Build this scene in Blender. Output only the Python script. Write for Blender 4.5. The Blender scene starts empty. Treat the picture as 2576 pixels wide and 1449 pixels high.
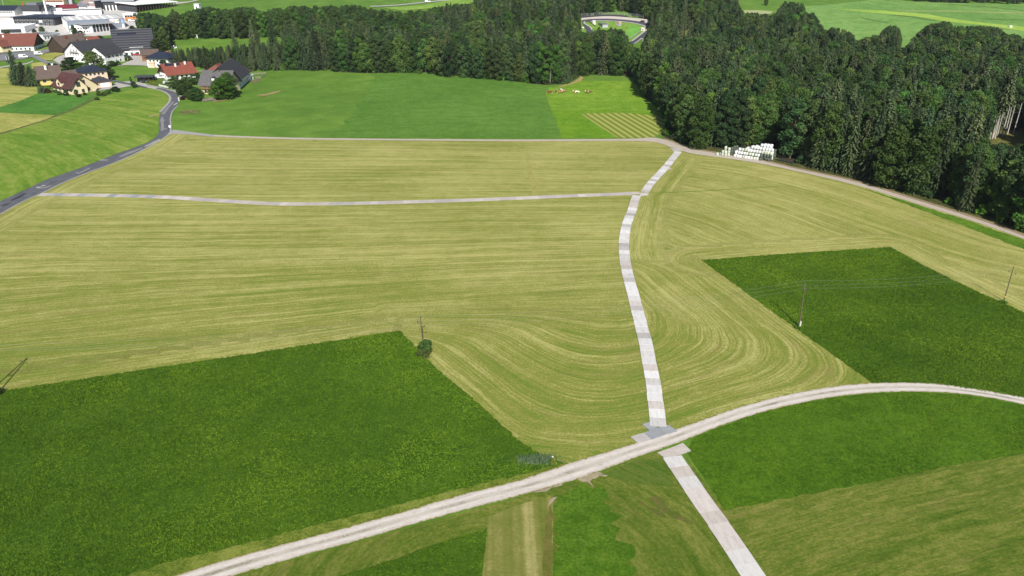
import bpy, bmesh, math, random
import numpy as np
from mathutils import Vector, Matrix, noise as mnoise
from mathutils.geometry import delaunay_2d_cdt
R = math.radians
SC = bpy.context.scene
COL = SC.collection

# ------------------------------------------------------------------ camera, world, sun, exposure
CAMZ = 70.0
PITCH = 25.0
F_PX = 1848.3            # focal length in pixels of a 2576 px wide frame
cam_d = bpy.data.cameras.new('camera')
cam_d.sensor_width = 36.0
cam_d.lens = F_PX / 2576.0 * 36.0
cam_d.clip_start = 0.5
cam_d.clip_end = 12000.0
cam = bpy.data.objects.new('camera', cam_d)
COL.objects.link(cam)
cam.location = (0, 0, CAMZ)
cam.rotation_euler = (R(90 - PITCH), 0, 0)
SC.camera = cam

SUN_EL = 38.5
SUN_TO = Vector((0.10, -1.0, 0)).normalized()      # horizontal direction towards the sun
world = bpy.data.worlds.new('World')
SC.world = world
world.use_nodes = True
wn = world.node_tree.nodes
bg = wn['Background']
sky = wn.new('ShaderNodeTexSky')
sky.sky_type = 'NISHITA'
sky.sun_disc = False
sky.sun_elevation = R(SUN_EL)
sky.sun_rotation = math.atan2(SUN_TO.x, SUN_TO.y)
sky.altitude = 700
world.node_tree.links.new(sky.outputs[0], bg.inputs[0])
bg.inputs[1].default_value = 0.075
sun_d = bpy.data.lights.new('sun', 'SUN')
sun_d.energy = 4.6
sun_d.angle = R(0.53)
sun_d.color = (1.0, 0.955, 0.88)
sun = bpy.data.objects.new('sun', sun_d)
COL.objects.link(sun)
sdir = Vector((SUN_TO.x * math.cos(R(SUN_EL)), SUN_TO.y * math.cos(R(SUN_EL)), math.sin(R(SUN_EL))))
sun.rotation_euler = sdir.to_track_quat('Z', 'Y').to_euler()
sun.location = (0, 0, 200)
SC.view_settings.view_transform = 'Standard'
SC.view_settings.look = 'None'
SC.view_settings.exposure = 0.55
SC.view_settings.gamma = 1.0
SC.cycles.max_bounces = 6
SC.cycles.transparent_max_bounces = 6
SC.cycles.use_denoising = True

# ------------------------------------------------------------------ terrain and pixel -> ground
def _sp(t):
    return np.logaddexp(0.0, t)

def h(x, y):
    """ground height"""
    x = np.asarray(x, float); y = np.asarray(y, float)
    ye = y - 60.0 * _sp((y - 1150.0) / 60.0)          # the slope levels out beyond the far woods
    z = 0.07 * 40.0 * _sp((ye - 480.0) / 40.0)
    t = np.clip((y - 545.0) / 150.0, 0, 1)
    z = z + 14.0 * (t * t * (3 - 2 * t)) * np.exp(-((x - 95.0) / 130.0) ** 2)
    return z

CP, SP_ = math.cos(R(PITCH)), math.sin(R(PITCH))

def ray(p):
    cx = (p[0] - 1288.0) / F_PX
    cy = -(p[1] - 724.5) / F_PX
    return np.array([cx, CP + cy * SP_, -SP_ + cy * CP])

def at(p, z0=None):
    """point of the ground (or of the level z0) seen at p, p in pixels of a 2576 px wide frame"""
    d = ray(p)
    if z0 is not None:
        t = (z0 - CAMZ) / d[2]
        return Vector((d[0] * t, d[1] * t, z0))
    a, b = 20.0, 20.0
    while b < 4000:
        q = d * b
        if CAMZ + q[2] < float(h(q[0], q[1])):
            break
        a = b
        b *= 1.03
    for _ in range(40):
        m = (a + b) / 2
        q = d * m
        if CAMZ + q[2] < float(h(q[0], q[1])):
            b = m
        else:
            a = m
    q = d * b
    return Vector((q[0], q[1], CAMZ + q[2]))

def proj(x, y, z):
    zc = y * CP - (z - CAMZ) * SP_
    yc = y * SP_ + (z - CAMZ) * CP
    return 1288.0 + F_PX * x / zc, 724.5 - F_PX * yc / zc, zc

def V1(x, y): return (x / 3.6, y / 3.6)
def V2(x, y): return (x / 7.2, y / 7.2)
def V3(x, y): return (255.5 + x / 6.109, 63.9 + y / 6.109)
def V4(x, y): return (639 + x / 4.032, y / 4.032)
def V5(x, y): return (1214 + x / 4.032, y / 4.032)
def V7(x, y): return (1853 + x / 3.562, y / 3.562)
def VT(x, y): return (1456.7 + x / 11.2, 31.9 + y / 11.2)      # race track close-up
def VB(x, y): return (1776 + x / 11.859, 345 + y / 11.859)     # bale close-up
def VP(x, y): return (1469.5 + x / 2.954, 958.3 + y / 2.954)   # plate crossing close-up
def VF(x, y): return (x / 3.658, 153.3 + y / 3.658)            # left fields close-up
def VM(x, y): return (1341.7 + x / 6.72, 204.4 + y / 6.72)     # cow meadow close-up
def VG(x, y): return (357.8 + x / 8.063, 153.3 + y / 8.063)    # grey farm close-up

# ------------------------------------------------------------------ scene-graph helpers
def tag(o, label=None, cat=None, group=None, kind=None):
    if label: o['label'] = label
    if cat: o['category'] = cat
    if group: o['group'] = group
    if kind: o['kind'] = kind
    return o

def empty(name, loc, rz=0.0, label=None, cat=None, group=None):
    o = bpy.data.objects.new(name, None)
    o.empty_display_size = 0.5
    COL.objects.link(o)
    o.location = loc
    o.rotation_euler = (0, 0, rz)
    return tag(o, label, cat, group)

def link(name, me, parent=None, loc=None, label=None):
    o = bpy.data.objects.new(name, me)
    COL.objects.link(o)
    if parent is not None: o.parent = parent
    if loc is not None: o.location = loc
    if label: o['label'] = label
    return o

class MB:
    """collects shapes into one mesh"""
    def __init__(s):
        s.v = []; s.f = []; s.m = []; s.mi = 0
    def add(s, vs, fs):
        b = len(s.v)
        s.v.extend([tuple(q) for q in vs])
        for f in fs:
            s.f.append([b + i for i in f]); s.m.append(s.mi)
        return s
    def box(s, x0, x1, y0, y1, z0, z1):
        vs = [(x0, y0, z0), (x1, y0, z0), (x1, y1, z0), (x0, y1, z0), (x0, y0, z1), (x1, y0, z1), (x1, y1, z1), (x0, y1, z1)]
        return s.add(vs, [(0, 3, 2, 1), (4, 5, 6, 7), (0, 1, 5, 4), (1, 2, 6, 5), (2, 3, 7, 6), (3, 0, 4, 7)])
    def tube(s, a, b, r0, r1=None, n=8, cap=True):
        a = Vector(a); b = Vector(b); r1 = r0 if r1 is None else r1
        d = (b - a).normalized()
        u = d.orthogonal().normalized(); w = d.cross(u)
        vs = []
        for q, r in ((a, r0), (b, r1)):
            for k in range(n):
                t = 2 * math.pi * k / n
                vs.append(q + (u * math.cos(t) + w * math.sin(t)) * r)
        fs = [(k, (k + 1) % n, n + (k + 1) % n, n + k) for k in range(n)]
        if cap:
            fs.append(tuple(range(n - 1, -1, -1))); fs.append(tuple(range(n, 2 * n)))
        return s.add(vs, fs)
    def lathe(s, prof, n=16, c=(0, 0, 0)):
        vs = []
        for (r, z) in prof:
            for k in range(n):
                t = 2 * math.pi * k / n
                vs.append((c[0] + r * math.cos(t), c[1] + r * math.sin(t), c[2] + z))
        fs = []
        for i in range(len(prof) - 1):
            for k in range(n):
                fs.append((i * n + k, i * n + (k + 1) % n, (i + 1) * n + (k + 1) % n, (i + 1) * n + k))
        fs.append(tuple(range(n - 1, -1, -1)))
        fs.append(tuple(range((len(prof) - 1) * n, len(prof) * n)))
        return s.add(vs, fs)
    def prism(s, poly, y0, y1, axis='y'):
        """poly in the plane across the axis, extruded along it"""
        n = len(poly)
        if axis == 'y':
            vs = [(p[0], y0, p[1]) for p in poly] + [(p[0], y1, p[1]) for p in poly]
        elif axis == 'x':
            vs = [(y0, p[0], p[1]) for p in poly] + [(y1, p[0], p[1]) for p in poly]
        else:
            vs = [(p[0], p[1], y0) for p in poly] + [(p[0], p[1], y1) for p in poly]
        fs = [(k, (k + 1) % n, n + (k + 1) % n, n + k) for k in range(n)]
        fs += [tuple(range(n - 1, -1, -1)), tuple(range(n, 2 * n))]
        return s.add(vs, fs)
    def mesh(s, name, mats, smooth=False):
        me = bpy.data.meshes.new(name)
        me.from_pydata(s.v, [], s.f)
        if not isinstance(mats, (list, tuple)): mats = [mats]
        for m in mats: me.materials.append(m)
        if len(mats) > 1:
            me.polygons.foreach_set('material_index', s.m)
        bm = bmesh.new(); bm.from_mesh(me)
        bmesh.ops.recalc_face_normals(bm, faces=bm.faces)
        bm.to_mesh(me); bm.free()
        if smooth:
            me.polygons.foreach_set('use_smooth', [True] * len(me.polygons))
        me.update()
        return me
    def build(s, name, mats, parent=None, loc=None, label=None, smooth=False):
        return link(name, s.mesh(name, mats, smooth), parent, loc, label)

# ------------------------------------------------------------------ materials
KLIGHT = 1.45     # what a white level surface shows in full sun at this exposure
def lin(c):
    c = c / 255.0
    return c / 12.92 if c <= 0.04045 else ((c + 0.055) / 1.055) ** 2.4
def C(r, g, b, k=KLIGHT):
    """base colour of a level sunlit surface that is seen as (r, g, b)"""
    return (min(.85, lin(r) / k), min(.85, lin(g) / k), min(.85, lin(b) / k), 1)

class NT:
    def __init__(s, name):
        s.m = bpy.data.materials.new(name)
        s.m.use_nodes = True
        s.t = s.m.node_tree
        s.n = s.t.nodes
        s.p = s.n['Principled BSDF']
        s.out = s.n['Material Output']
        s.p.inputs['Roughness'].default_value = 0.9
        s.p.inputs['Specular IOR Level'].default_value = 0.15
    def l(s, a, b): s.t.links.new(a, b)
    def node(s, typ, **kw):
        n = s.n.new(typ)
        for k, v in kw.items(): setattr(n, k, v)
        return n
    def coord(s): return s.node('ShaderNodeTexCoord').outputs['Object']
    def attr(s, name): return s.node('ShaderNodeAttribute', attribute_name=name)
    def map(s, vec, scale=(1, 1, 1), rot=(0, 0, 0)):
        n = s.node('ShaderNodeMapping')
        n.inputs['Scale'].default_value = scale; n.inputs['Rotation'].default_value = rot
        s.l(vec, n.inputs['Vector']); return n.outputs[0]
    def noise(s, vec, scale, detail=4, rough=.55, dist=0):
        n = s.node('ShaderNodeTexNoise')
        n.inputs['Scale'].default_value = scale; n.inputs['Detail'].default_value = detail
        n.inputs['Roughness'].default_value = rough; n.inputs['Distortion'].default_value = dist
        if vec is not None: s.l(vec, n.inputs['Vector'])
        return n.outputs['Fac']
    def ramp(s, fac, stops, interp='LINEAR'):
        n = s.node('ShaderNodeValToRGB')
        n.color_ramp.interpolation = interp
        e = n.color_ramp.elements
        while len(e) < len(stops): e.new(0.5)
        for q, (pos, c) in zip(e, stops):
            q.position = pos; q.color = c if len(c) == 4 else (*c, 1)
        s.l(fac, n.inputs[0]); return n.outputs[0]
    def mix(s, fac, a, b, mode='MIX'):
        n = s.node('ShaderNodeMix', data_type='RGBA', blend_type=mode)
        if hasattr(fac, 'links'): s.l(fac, n.inputs[0])
        else: n.inputs[0].default_value = fac
        for q, i in ((a, 6), (b, 7)):
            if hasattr(q, 'links'): s.l(q, n.inputs[i])
            else: n.inputs[i].default_value = q
        return n.outputs[2]
    def math(s, op, a, b=None, clamp=False):
        n = s.node('ShaderNodeMath', operation=op, use_clamp=clamp)
        for q, i in ((a, 0), (b, 1)):
            if q is None: continue
            if hasattr(q, 'links'): s.l(q, n.inputs[i])
            else: n.inputs[i].default_value = q
        return n.outputs[0]
    def rng(s, v, a, b, c=0, d=1):
        n = s.node('ShaderNodeMapRange')
        n.inputs[1].default_value = a; n.inputs[2].default_value = b
        n.inputs[3].default_value = c; n.inputs[4].default_value = d
        s.l(v, n.inputs[0]); return n.outputs[0]
    def color(s, c):
        if hasattr(c, 'links'): s.l(c, s.p.inputs['Base Color'])
        else: s.p.inputs['Base Color'].default_value = c
    def bump(s, hgt, dist=.1, strength=1):
        n = s.node('ShaderNodeBump')
        n.inputs['Distance'].default_value = dist; n.inputs['Strength'].default_value = strength
        s.l(hgt, n.inputs['Height']); s.l(n.outputs[0], s.p.inputs['Normal'])

def mul(c, k): return (c[0] * k, c[1] * k, c[2] * k, 1)

def grass_mat(name, c0, c1, c2, patch=.05, fine=3.5, bump=.12, streak=None, cs=.5):
    """meadow: broad patches, tussocks and fine blades; streak=(angle, width) adds mowing lines"""
    t = NT(name); co = t.coord()
    a = t.noise(co, patch, 5, .6)
    b = t.noise(co, fine, 5, .7)
    d = t.noise(co, fine * .22, 4, .6, .6)
    f = t.math('ADD', t.math('MULTIPLY', t.rng(a, .3, .7), .28), t.math('ADD', t.math('MULTIPLY', t.rng(b, .34, .66), .40), t.math('MULTIPLY', t.rng(d, .3, .7), .34)))
    c = t.ramp(f, [(.3, c0), (.5, c1), (.7, c2)])
    if streak:
        ang, w, cstr, lo, hi = streak
        m = t.map(co, (.03, 1.0 / w, 0), (0, 0, ang))
        sn = t.noise(m, 1.0, 3, .6)
        c = t.mix(t.rng(sn, lo, hi), c, cstr)
    t.color(c)
    t.bump(b, bump)
    t.p.inputs['Roughness'].default_value = 1
    return t.m

def flat_mat(name, c, var=.18, scale=1.5, rough=.85, spec=.2, bump=0):
    t = NT(name); co = t.coord()
    n = t.noise(co, scale, 5, .65)
    t.color(t.ramp(n, [(.3, mul(c, 1 - var)), (.7, mul(c, 1 + var))]))
    t.p.inputs['Roughness'].default_value = rough
    t.p.inputs['Specular IOR Level'].default_value = spec
    if bump: t.bump(n, bump)
    return t.m

def tile_mat(name, c, pitch=.35, var=.25, ang=0.0, rough=.8):
    t = NT(name); co = t.coord()
    w = t.node('ShaderNodeTexWave', wave_type='BANDS', bands_direction='X')
    w.inputs['Scale'].default_value = 1.0 / pitch / 2
    w.inputs['Distortion'].default_value = .4
    t.l(co, w.inputs['Vector'])
    n = t.noise(co, .5, 5, .7); n2 = t.noise(co, 4, 3, .6)
    f = t.math('ADD', t.math('MULTIPLY', n, .55), t.math('ADD', t.math('MULTIPLY', n2, .3), t.math('MULTIPLY', w.outputs['Fac'], .15)))
    t.color(t.ramp(f, [(.3, mul(c, 1 - var)), (.7, mul(c, 1 + var))]))
    t.p.inputs['Roughness'].default_value = rough
    t.bump(w.outputs['Fac'], .03)
    return t.m
# ------------------------------------------------------------------ ground sheet
G_DARK, G_MID, G_LIGHT = C(62, 100, 22), C(84, 124, 34), C(108, 146, 48)
t = NT('meadow_green'); co = t.coord()
a = t.noise(co, .012, 5, .6); b = t.noise(co, .9, 6, .7); d = t.noise(co, .09, 4, .6, .4)
f = t.math('ADD', t.math('MULTIPLY', t.rng(a, .3, .7), .3), t.math('ADD', t.math('MULTIPLY', t.rng(b, .25, .75), .35), t.math('MULTIPLY', t.rng(d, .3, .7), .35)))
t.color(t.ramp(f, [(.15, C(80, 116, 34)), (.5, C(102, 140, 46)), (.85, C(132, 164, 68))]))
t.bump(b, .15); t.p.inputs['Roughness'].default_value = 1
M_ground = t.m

def axis(parts):
    out = []
    for a, b, s in parts: out += list(np.arange(a, b, s))
    out.append(parts[-1][1]); return np.array(out)
gx = axis([(-3000, -600, 120), (-600, 600, 10), (600, 3000, 120)])
gy = axis([(-400, 0, 50), (0, 450, 15), (450, 1100, 10), (1100, 4500, 170)])
GX, GY = np.meshgrid(gx, gy)
GZ = h(GX, GY)
nv = np.stack([GX.ravel(), GY.ravel(), GZ.ravel()], 1)
nx = len(gx); ny = len(gy)
ii = (np.arange(ny - 1)[:, None] * nx + np.arange(nx - 1)[None, :]).ravel()
nf = np.stack([ii, ii + 1, ii + nx + 1, ii + nx], 1)

def np_mesh(name, v, f, mat, attrs=None, smooth=False):
    me = bpy.data.meshes.new(name)
    v = np.asarray(v, np.float32); f = np.asarray(f, np.int32)
    k = f.shape[1]
    me.vertices.add(len(v)); me.vertices.foreach_set('co', v.ravel())
    me.loops.add(f.size); me.loops.foreach_set('vertex_index', f.ravel())
    me.polygons.add(len(f))
    me.polygons.foreach_set('loop_start', np.arange(len(f), dtype=np.int32) * k)
    me.polygons.foreach_set('loop_total', np.full(len(f), k, np.int32))
    if smooth: me.polygons.foreach_set('use_smooth', np.ones(len(f), bool))
    me.update(calc_edges=True)
    for n, (typ, data) in (attrs or {}).items():
        at_ = me.attributes.new(n, typ, 'POINT')
        at_.data.foreach_set('vector' if typ == 'FLOAT_VECTOR' else 'value', np.asarray(data, np.float32).ravel())
    me.materials.append(mat)
    return me

tag(link('ground', np_mesh('ground', nv, nf, M_ground, smooth=True)), kind='structure')

# ------------------------------------------------------------------ polygons laid on the ground
def smooth_line(pts, step):
    """Catmull-Rom through ground points, resampled every step metres"""
    P = [np.array(p[:2], float) for p in pts]
    if len(P) == 2: Q = [P[0] + (P[1] - P[0]) * k / 40 for k in range(41)]
    else:
        Q = []
        for i in range(len(P) - 1):
            p0 = P[i - 1] if i else 2 * P[0] - P[1]
            p1, p2 = P[i], P[i + 1]
            p3 = P[i + 2] if i + 2 < len(P) else 2 * P[-1] - P[-2]
            # limit end tangents so that uneven spacing does not overshoot
            L = np.linalg.norm(p2 - p1)
            m1 = (p2 - p0); m1 = m1 / (np.linalg.norm(m1) + 1e-9) * L
            m2 = (p3 - p1); m2 = m2 / (np.linalg.norm(m2) + 1e-9) * L
            for k in range(16):
                s = k / 16.0
                Q.append((2 * s**3 - 3 * s**2 + 1) * p1 + (s**3 - 2 * s**2 + s) * m1 + (-2 * s**3 + 3 * s**2) * p2 + (s**3 - s**2) * m2)
        Q.append(P[-1])
    Q = np.array(Q)
    d = np.r_[0, np.cumsum(np.linalg.norm(np.diff(Q, axis=0), axis=1))]
    n = max(2, int(round(d[-1] / step)) + 1)
    s = np.linspace(0, d[-1], n)
    return np.stack([np.interp(s, d, Q[:, 0]), np.interp(s, d, Q[:, 1])], 1)

def gline(pts):
    return [at(p) if len(p) == 2 else Vector(p) for p in pts]

def inside(poly, x, y):
    poly = np.asarray(poly, float)
    x = np.asarray(x, float); y = np.asarray(y, float)
    r = np.zeros(x.shape, bool)
    j = len(poly) - 1
    for i in range(len(poly)):
        xi, yi = poly[i]; xj, yj = poly[j]
        c = ((yi > y) != (yj > y)) & (x < (xj - xi) * (y - yi) / (yj - yi + 1e-12) + xi)
        r ^= c
        j = i
    return r

def dist_line(line, x, y):
    line = np.asarray(line, float)
    best = np.full(np.shape(x), 1e9)
    for a, b in zip(line[:-1], line[1:]):
        ab = b - a
        t_ = np.clip(((x - a[0]) * ab[0] + (y - a[1]) * ab[1]) / (ab @ ab + 1e-9), 0, 1)
        best = np.minimum(best, np.hypot(x - a[0] - t_ * ab[0], y - a[1] - t_ * ab[1]))
    return best

def patch(name, pts, off, mat, step=12.0, jag=.0, attr=None, kind='structure', edge=None):
    """a sheet over the polygon pts (pixels, or ground points with 3 coordinates)"""
    P = [np.array(p[:2]) for p in gline(pts)]
    rnd = random.Random(name)
    E = []
    es = edge or min(step, 4.0)
    for i in range(len(P)):
        a, b = P[i], P[(i + 1) % len(P)]
        n = max(1, int(np.linalg.norm(b - a) / es))
        nrm = np.array([-(b - a)[1], (b - a)[0]]) / (np.linalg.norm(b - a) + 1e-9)
        for k in range(n):
            j = rnd.uniform(-jag, jag) if k else 0
            E.append(a + (b - a) * k / n + nrm * j)
    E = np.array(E)
    lo, hi = E.min(0), E.max(0)
    xs, ys = np.meshgrid(np.arange(lo[0] + step * .5, hi[0], step), np.arange(lo[1] + step * .5, hi[1], step))
    m = inside(E, xs, ys)
    ip = np.stack([xs[m], ys[m]], 1)
    if len(ip):
        ip = ip[dist_line(np.vstack([E, E[:1]]), ip[:, 0], ip[:, 1]) > step * .25] if len(ip) < 8000 else ip
    allp = np.vstack([E, ip]) if len(ip) else E
    vo, _, fo, *_ = delaunay_2d_cdt([Vector(p) for p in allp], [], [list(range(len(E)))], 1, 1e-4)
    v = np.array([[q.x, q.y] for q in vo])
    vz = np.c_[v, h(v[:, 0], v[:, 1]) + off]
    f = np.array([list(q) for q in fo], np.int32)
    # counter-clockwise, so that the sheet faces up
    a, b, c = v[f[:, 0]], v[f[:, 1]], v[f[:, 2]]
    s = (b[:, 0] - a[:, 0]) * (c[:, 1] - a[:, 1]) - (b[:, 1] - a[:, 1]) * (c[:, 0] - a[:, 0])
    f[s < 0] = f[s < 0][:, ::-1]
    attrs = {}
    if attr is not None: attrs['psi'] = ('FLOAT', attr(v[:, 0], v[:, 1]))
    return tag(link(name, np_mesh(name, vz, f, mat, attrs, smooth=True)), kind=kind)

def ribbon(name, left, right, off, mat, n_across=6, step=1.5, kind='structure'):
    """a strip between two edge lines; stores uv = (along metres, across -1..1)"""
    Lp = smooth_line(gline(left), step); Rp = smooth_line(gline(right), step)
    n = max(len(Lp), len(Rp))
    rs = lambda Q: np.stack([np.interp(np.linspace(0, 1, n), np.linspace(0, 1, len(Q)), Q[:, k]) for k in (0, 1)], 1)
    Lp, Rp = rs(Lp), rs(Rp)
    c = (Lp + Rp) / 2
    s = np.r_[0, np.cumsum(np.linalg.norm(np.diff(c, axis=0), axis=1))]
    w = np.linspace(0, 1, n_across + 1)
    v = Lp[:, None, :] * (1 - w)[None, :, None] + Rp[:, None, :] * w[None, :, None]
    v = v.reshape(-1, 2)
    z = h(v[:, 0], v[:, 1]) + off
    k = n_across + 1
    ii = (np.arange(n - 1)[:, None] * k + np.arange(n_across)[None, :]).ravel()
    f = np.stack([ii, ii + k, ii + k + 1, ii + 1], 1)
    uv = np.stack([np.repeat(s, k), np.tile(w * 2 - 1, n), np.zeros(n * k)], 1)
    a, b, cc = v[f[0, 0]], v[f[0, 1]], v[f[0, 2]]
    if (b[0] - a[0]) * (cc[1] - a[1]) - (b[1] - a[1]) * (cc[0] - a[0]) < 0: f = f[:, ::-1]
    o = link(name, np_mesh(name, np.c_[v, z], f, mat, {'track_uv': ('FLOAT_VECTOR', uv)}, smooth=True))
    return tag(o, kind=kind)

def offset_line(line, d):
    line = np.asarray(line, float)
    g = np.gradient(line, axis=0)
    n = np.stack([-g[:, 1], g[:, 0]], 1)
    n /= np.linalg.norm(n, axis=1)[:, None] + 1e-9
    return line + n * d

def G3(a): return [(p[0], p[1], 0.0) for p in a]

# ------------------------------------------------------------------ field outlines (pixels)
TOP_TRACK_UP = [(430, 328), (520, 338), (700, 345.5), (900, 348.5), (1100, 350), (1300, 351), (1500, 350), (1600, 348.5), (1640, 346), (1668, 350), (1700, 362), (1740, 374), (1800, 385), (1900, 401), (2000, 424), (2150, 457), (2300, 502), (2450, 549), (2576, 594), (2700, 640)]
TOP_TRACK_LO = [(430, 333), (520, 342.5), (700, 350), (900, 352.7), (1100, 354.4), (1300, 355.5), (1500, 355), (1600, 355.5), (1650, 359), (1690, 372), (1740, 387), (1800, 395.5), (1900, 410), (2000, 430.5), (2150, 466), (2300, 511.5), (2450, 558), (2576, 602), (2700, 649)]
LOW_UP = [(280, 1500), (440, 1449), (600, 1400), (800, 1347), (1000, 1292), (1150, 1248), (1300, 1210), (1420, 1170), (1550, 1130), (1650, 1098), (1750, 1063), (1850, 1028), (1950, 1000), (2050, 980), (2150, 967), (2250, 963), (2350, 965), (2450, 978), (2576, 1000), (2750, 1036)]
LOW_LO = [(430, 1500), (590, 1449), (750, 1402), (900, 1361), (1100, 1303), (1250, 1263), (1400, 1222), (1480, 1197), (1600, 1152), (1700, 1117), (1800, 1077), (1900, 1043), (2000, 1018), (2100, 999), (2200, 989), (2300, 986), (2400, 990), (2500, 1003), (2576, 1019), (2750, 1056)]
ROAD_L = [(-160, 588), (-60, 537), (0, 507), (60, 480), (120, 452), (200, 424), (290, 389), (360, 364), (392, 346), (401, 325), (400, 303), (406, 282), (421, 266), (429, 256), (431, 245), (424, 236), (408, 227.5), (386, 222), (361, 218.5), (335, 211)]
ROAD_R = [(-160, 632), (-60, 572), (0, 538), (60, 505), (100, 488), (150, 463), (215, 436), (290, 408), (350, 381), (400, 354), (424, 336), (428, 318), (427, 298), (433, 279), (446, 266), (450, 254), (449, 245), (441, 235), (425, 225), (396, 218), (368, 213.5), (340, 207)]

# mowing pattern of the big pale field: psi is measured across the swaths
L_EDGE_TOP = np.array([p[:2] for p in gline([(-250, 1030), (0, 985), (1005, 832)])])
L_EDGE_R = np.array([p[:2] for p in gline([(1005, 832), (1100, 930), (1200, 1012), (1310, 1112), (1420, 1168)])])
R_EDGE_L = np.array([p[:2] for p in gline([(1765, 655), (1930, 775), (2195, 965)])])
R_EDGE_T = np.array([p[:2] for p in gline([(1765, 655), (1960, 640), (2240, 622)])])
R_EDGE_R = np.array([p[:2] for p in gline([(2240, 622), (2330, 672), (2576, 787), (2800, 890)])])
LOWTR = smooth_line(gline(LOW_UP), 3)
TOPTR = smooth_line(gline(TOP_TRACK_LO), 4)
ROADR = smooth_line(gline(ROAD_R), 4)
P1_C = [(1707, 381), (1673, 423), (1635, 464), (1618, 487), (1604, 490), (1590, 530), (1576, 567), (1570, 608), (1572, 655), (1583, 705), (1595, 750), (1609, 805), (1622, 855), (1632, 905), (1642, 960), (1650, 1020), (1656, 1074)]
PATH1 = smooth_line(gline(P1_C), 2)
P3_C = [(93, 490.5), (150, 490.5), (250, 492), (400, 496), (500, 502), (600, 508.5), (700, 513.5), (850, 513), (1000, 509.5), (1150, 505), (1300, 499.5), (1450, 493), (1592, 487.5)]
PATH3 = smooth_line(gline(P3_C), 2)

def smin(a, b, k):
    hh = np.clip(.5 + .5 * (b - a) / k, 0, 1)
    return b * (1 - hh) + a * hh - k * hh * (1 - hh)

def psi_mown(x, y):
    px = np.interp(y, PATH1[::-1, 1] if PATH1[0, 1] > PATH1[-1, 1] else PATH1[:, 1], PATH1[::-1, 0] if PATH1[0, 1] > PATH1[-1, 1] else PATH1[:, 0])
    dtop = dist_line(TOPTR, x, y); droad = dist_line(ROADR, x, y)
    dLt = dist_line(L_EDGE_TOP, x, y); dLr = dist_line(L_EDGE_R, x, y)
    dlow = dist_line(LOWTR, x, y)
    dRl = dist_line(R_EDGE_L, x, y); dRt = dist_line(R_EDGE_T, x, y); dRr = dist_line(R_EDGE_R, x, y)
    dp = np.abs(x - px)
    th = np.interp(y, [105, 130, 165, 200, 240, 290], [.29, .27, .06, .015, -.03, -.07])
    psi = y - th * (x + 40) + 1.2 * np.sin(x * .03 + y * .02)
    left = x < px
    ss = lambda t_: np.clip(t_, 0, 1) ** 2 * (3 - 2 * np.clip(t_, 0, 1))
    # left pocket: parallel to the green field and the gravel track, easing into the long swaths
    pk = 94 + smin(dLr, dlow, 16)
    w = ss((y - 124 - .12 * (x - 10)) / 26) * (x > L_EDGE_R[0, 0] - 6) + 1.0 * (x <= L_EDGE_R[0, 0] - 6)
    psl = pk * (1 - w) + psi * w
    psl = np.where((dLt < 7) & (x < L_EDGE_R[0, 0]), 700 + dLt, psl)
    psl = np.where(droad < 9, 800 + droad, psl)
    # right of the plate path
    r1 = 1000 + smin(dRl, dlow, 16); r2 = 1090 - dtop
    wr = ss((y - 158) / 30)
    psr = r1 * (1 - wr) + r2 * wr
    psr = np.where(((dRt < 9) | (dRr < 8)) & (dRl > 3), 1500 + np.minimum(dRt, dRr), psr)
    psr = np.where((dp < 10) & (y > 165) & (y < 262), 1700 + dp, psr)
    psi = np.where(left, psl, psr)
    return psi

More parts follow.
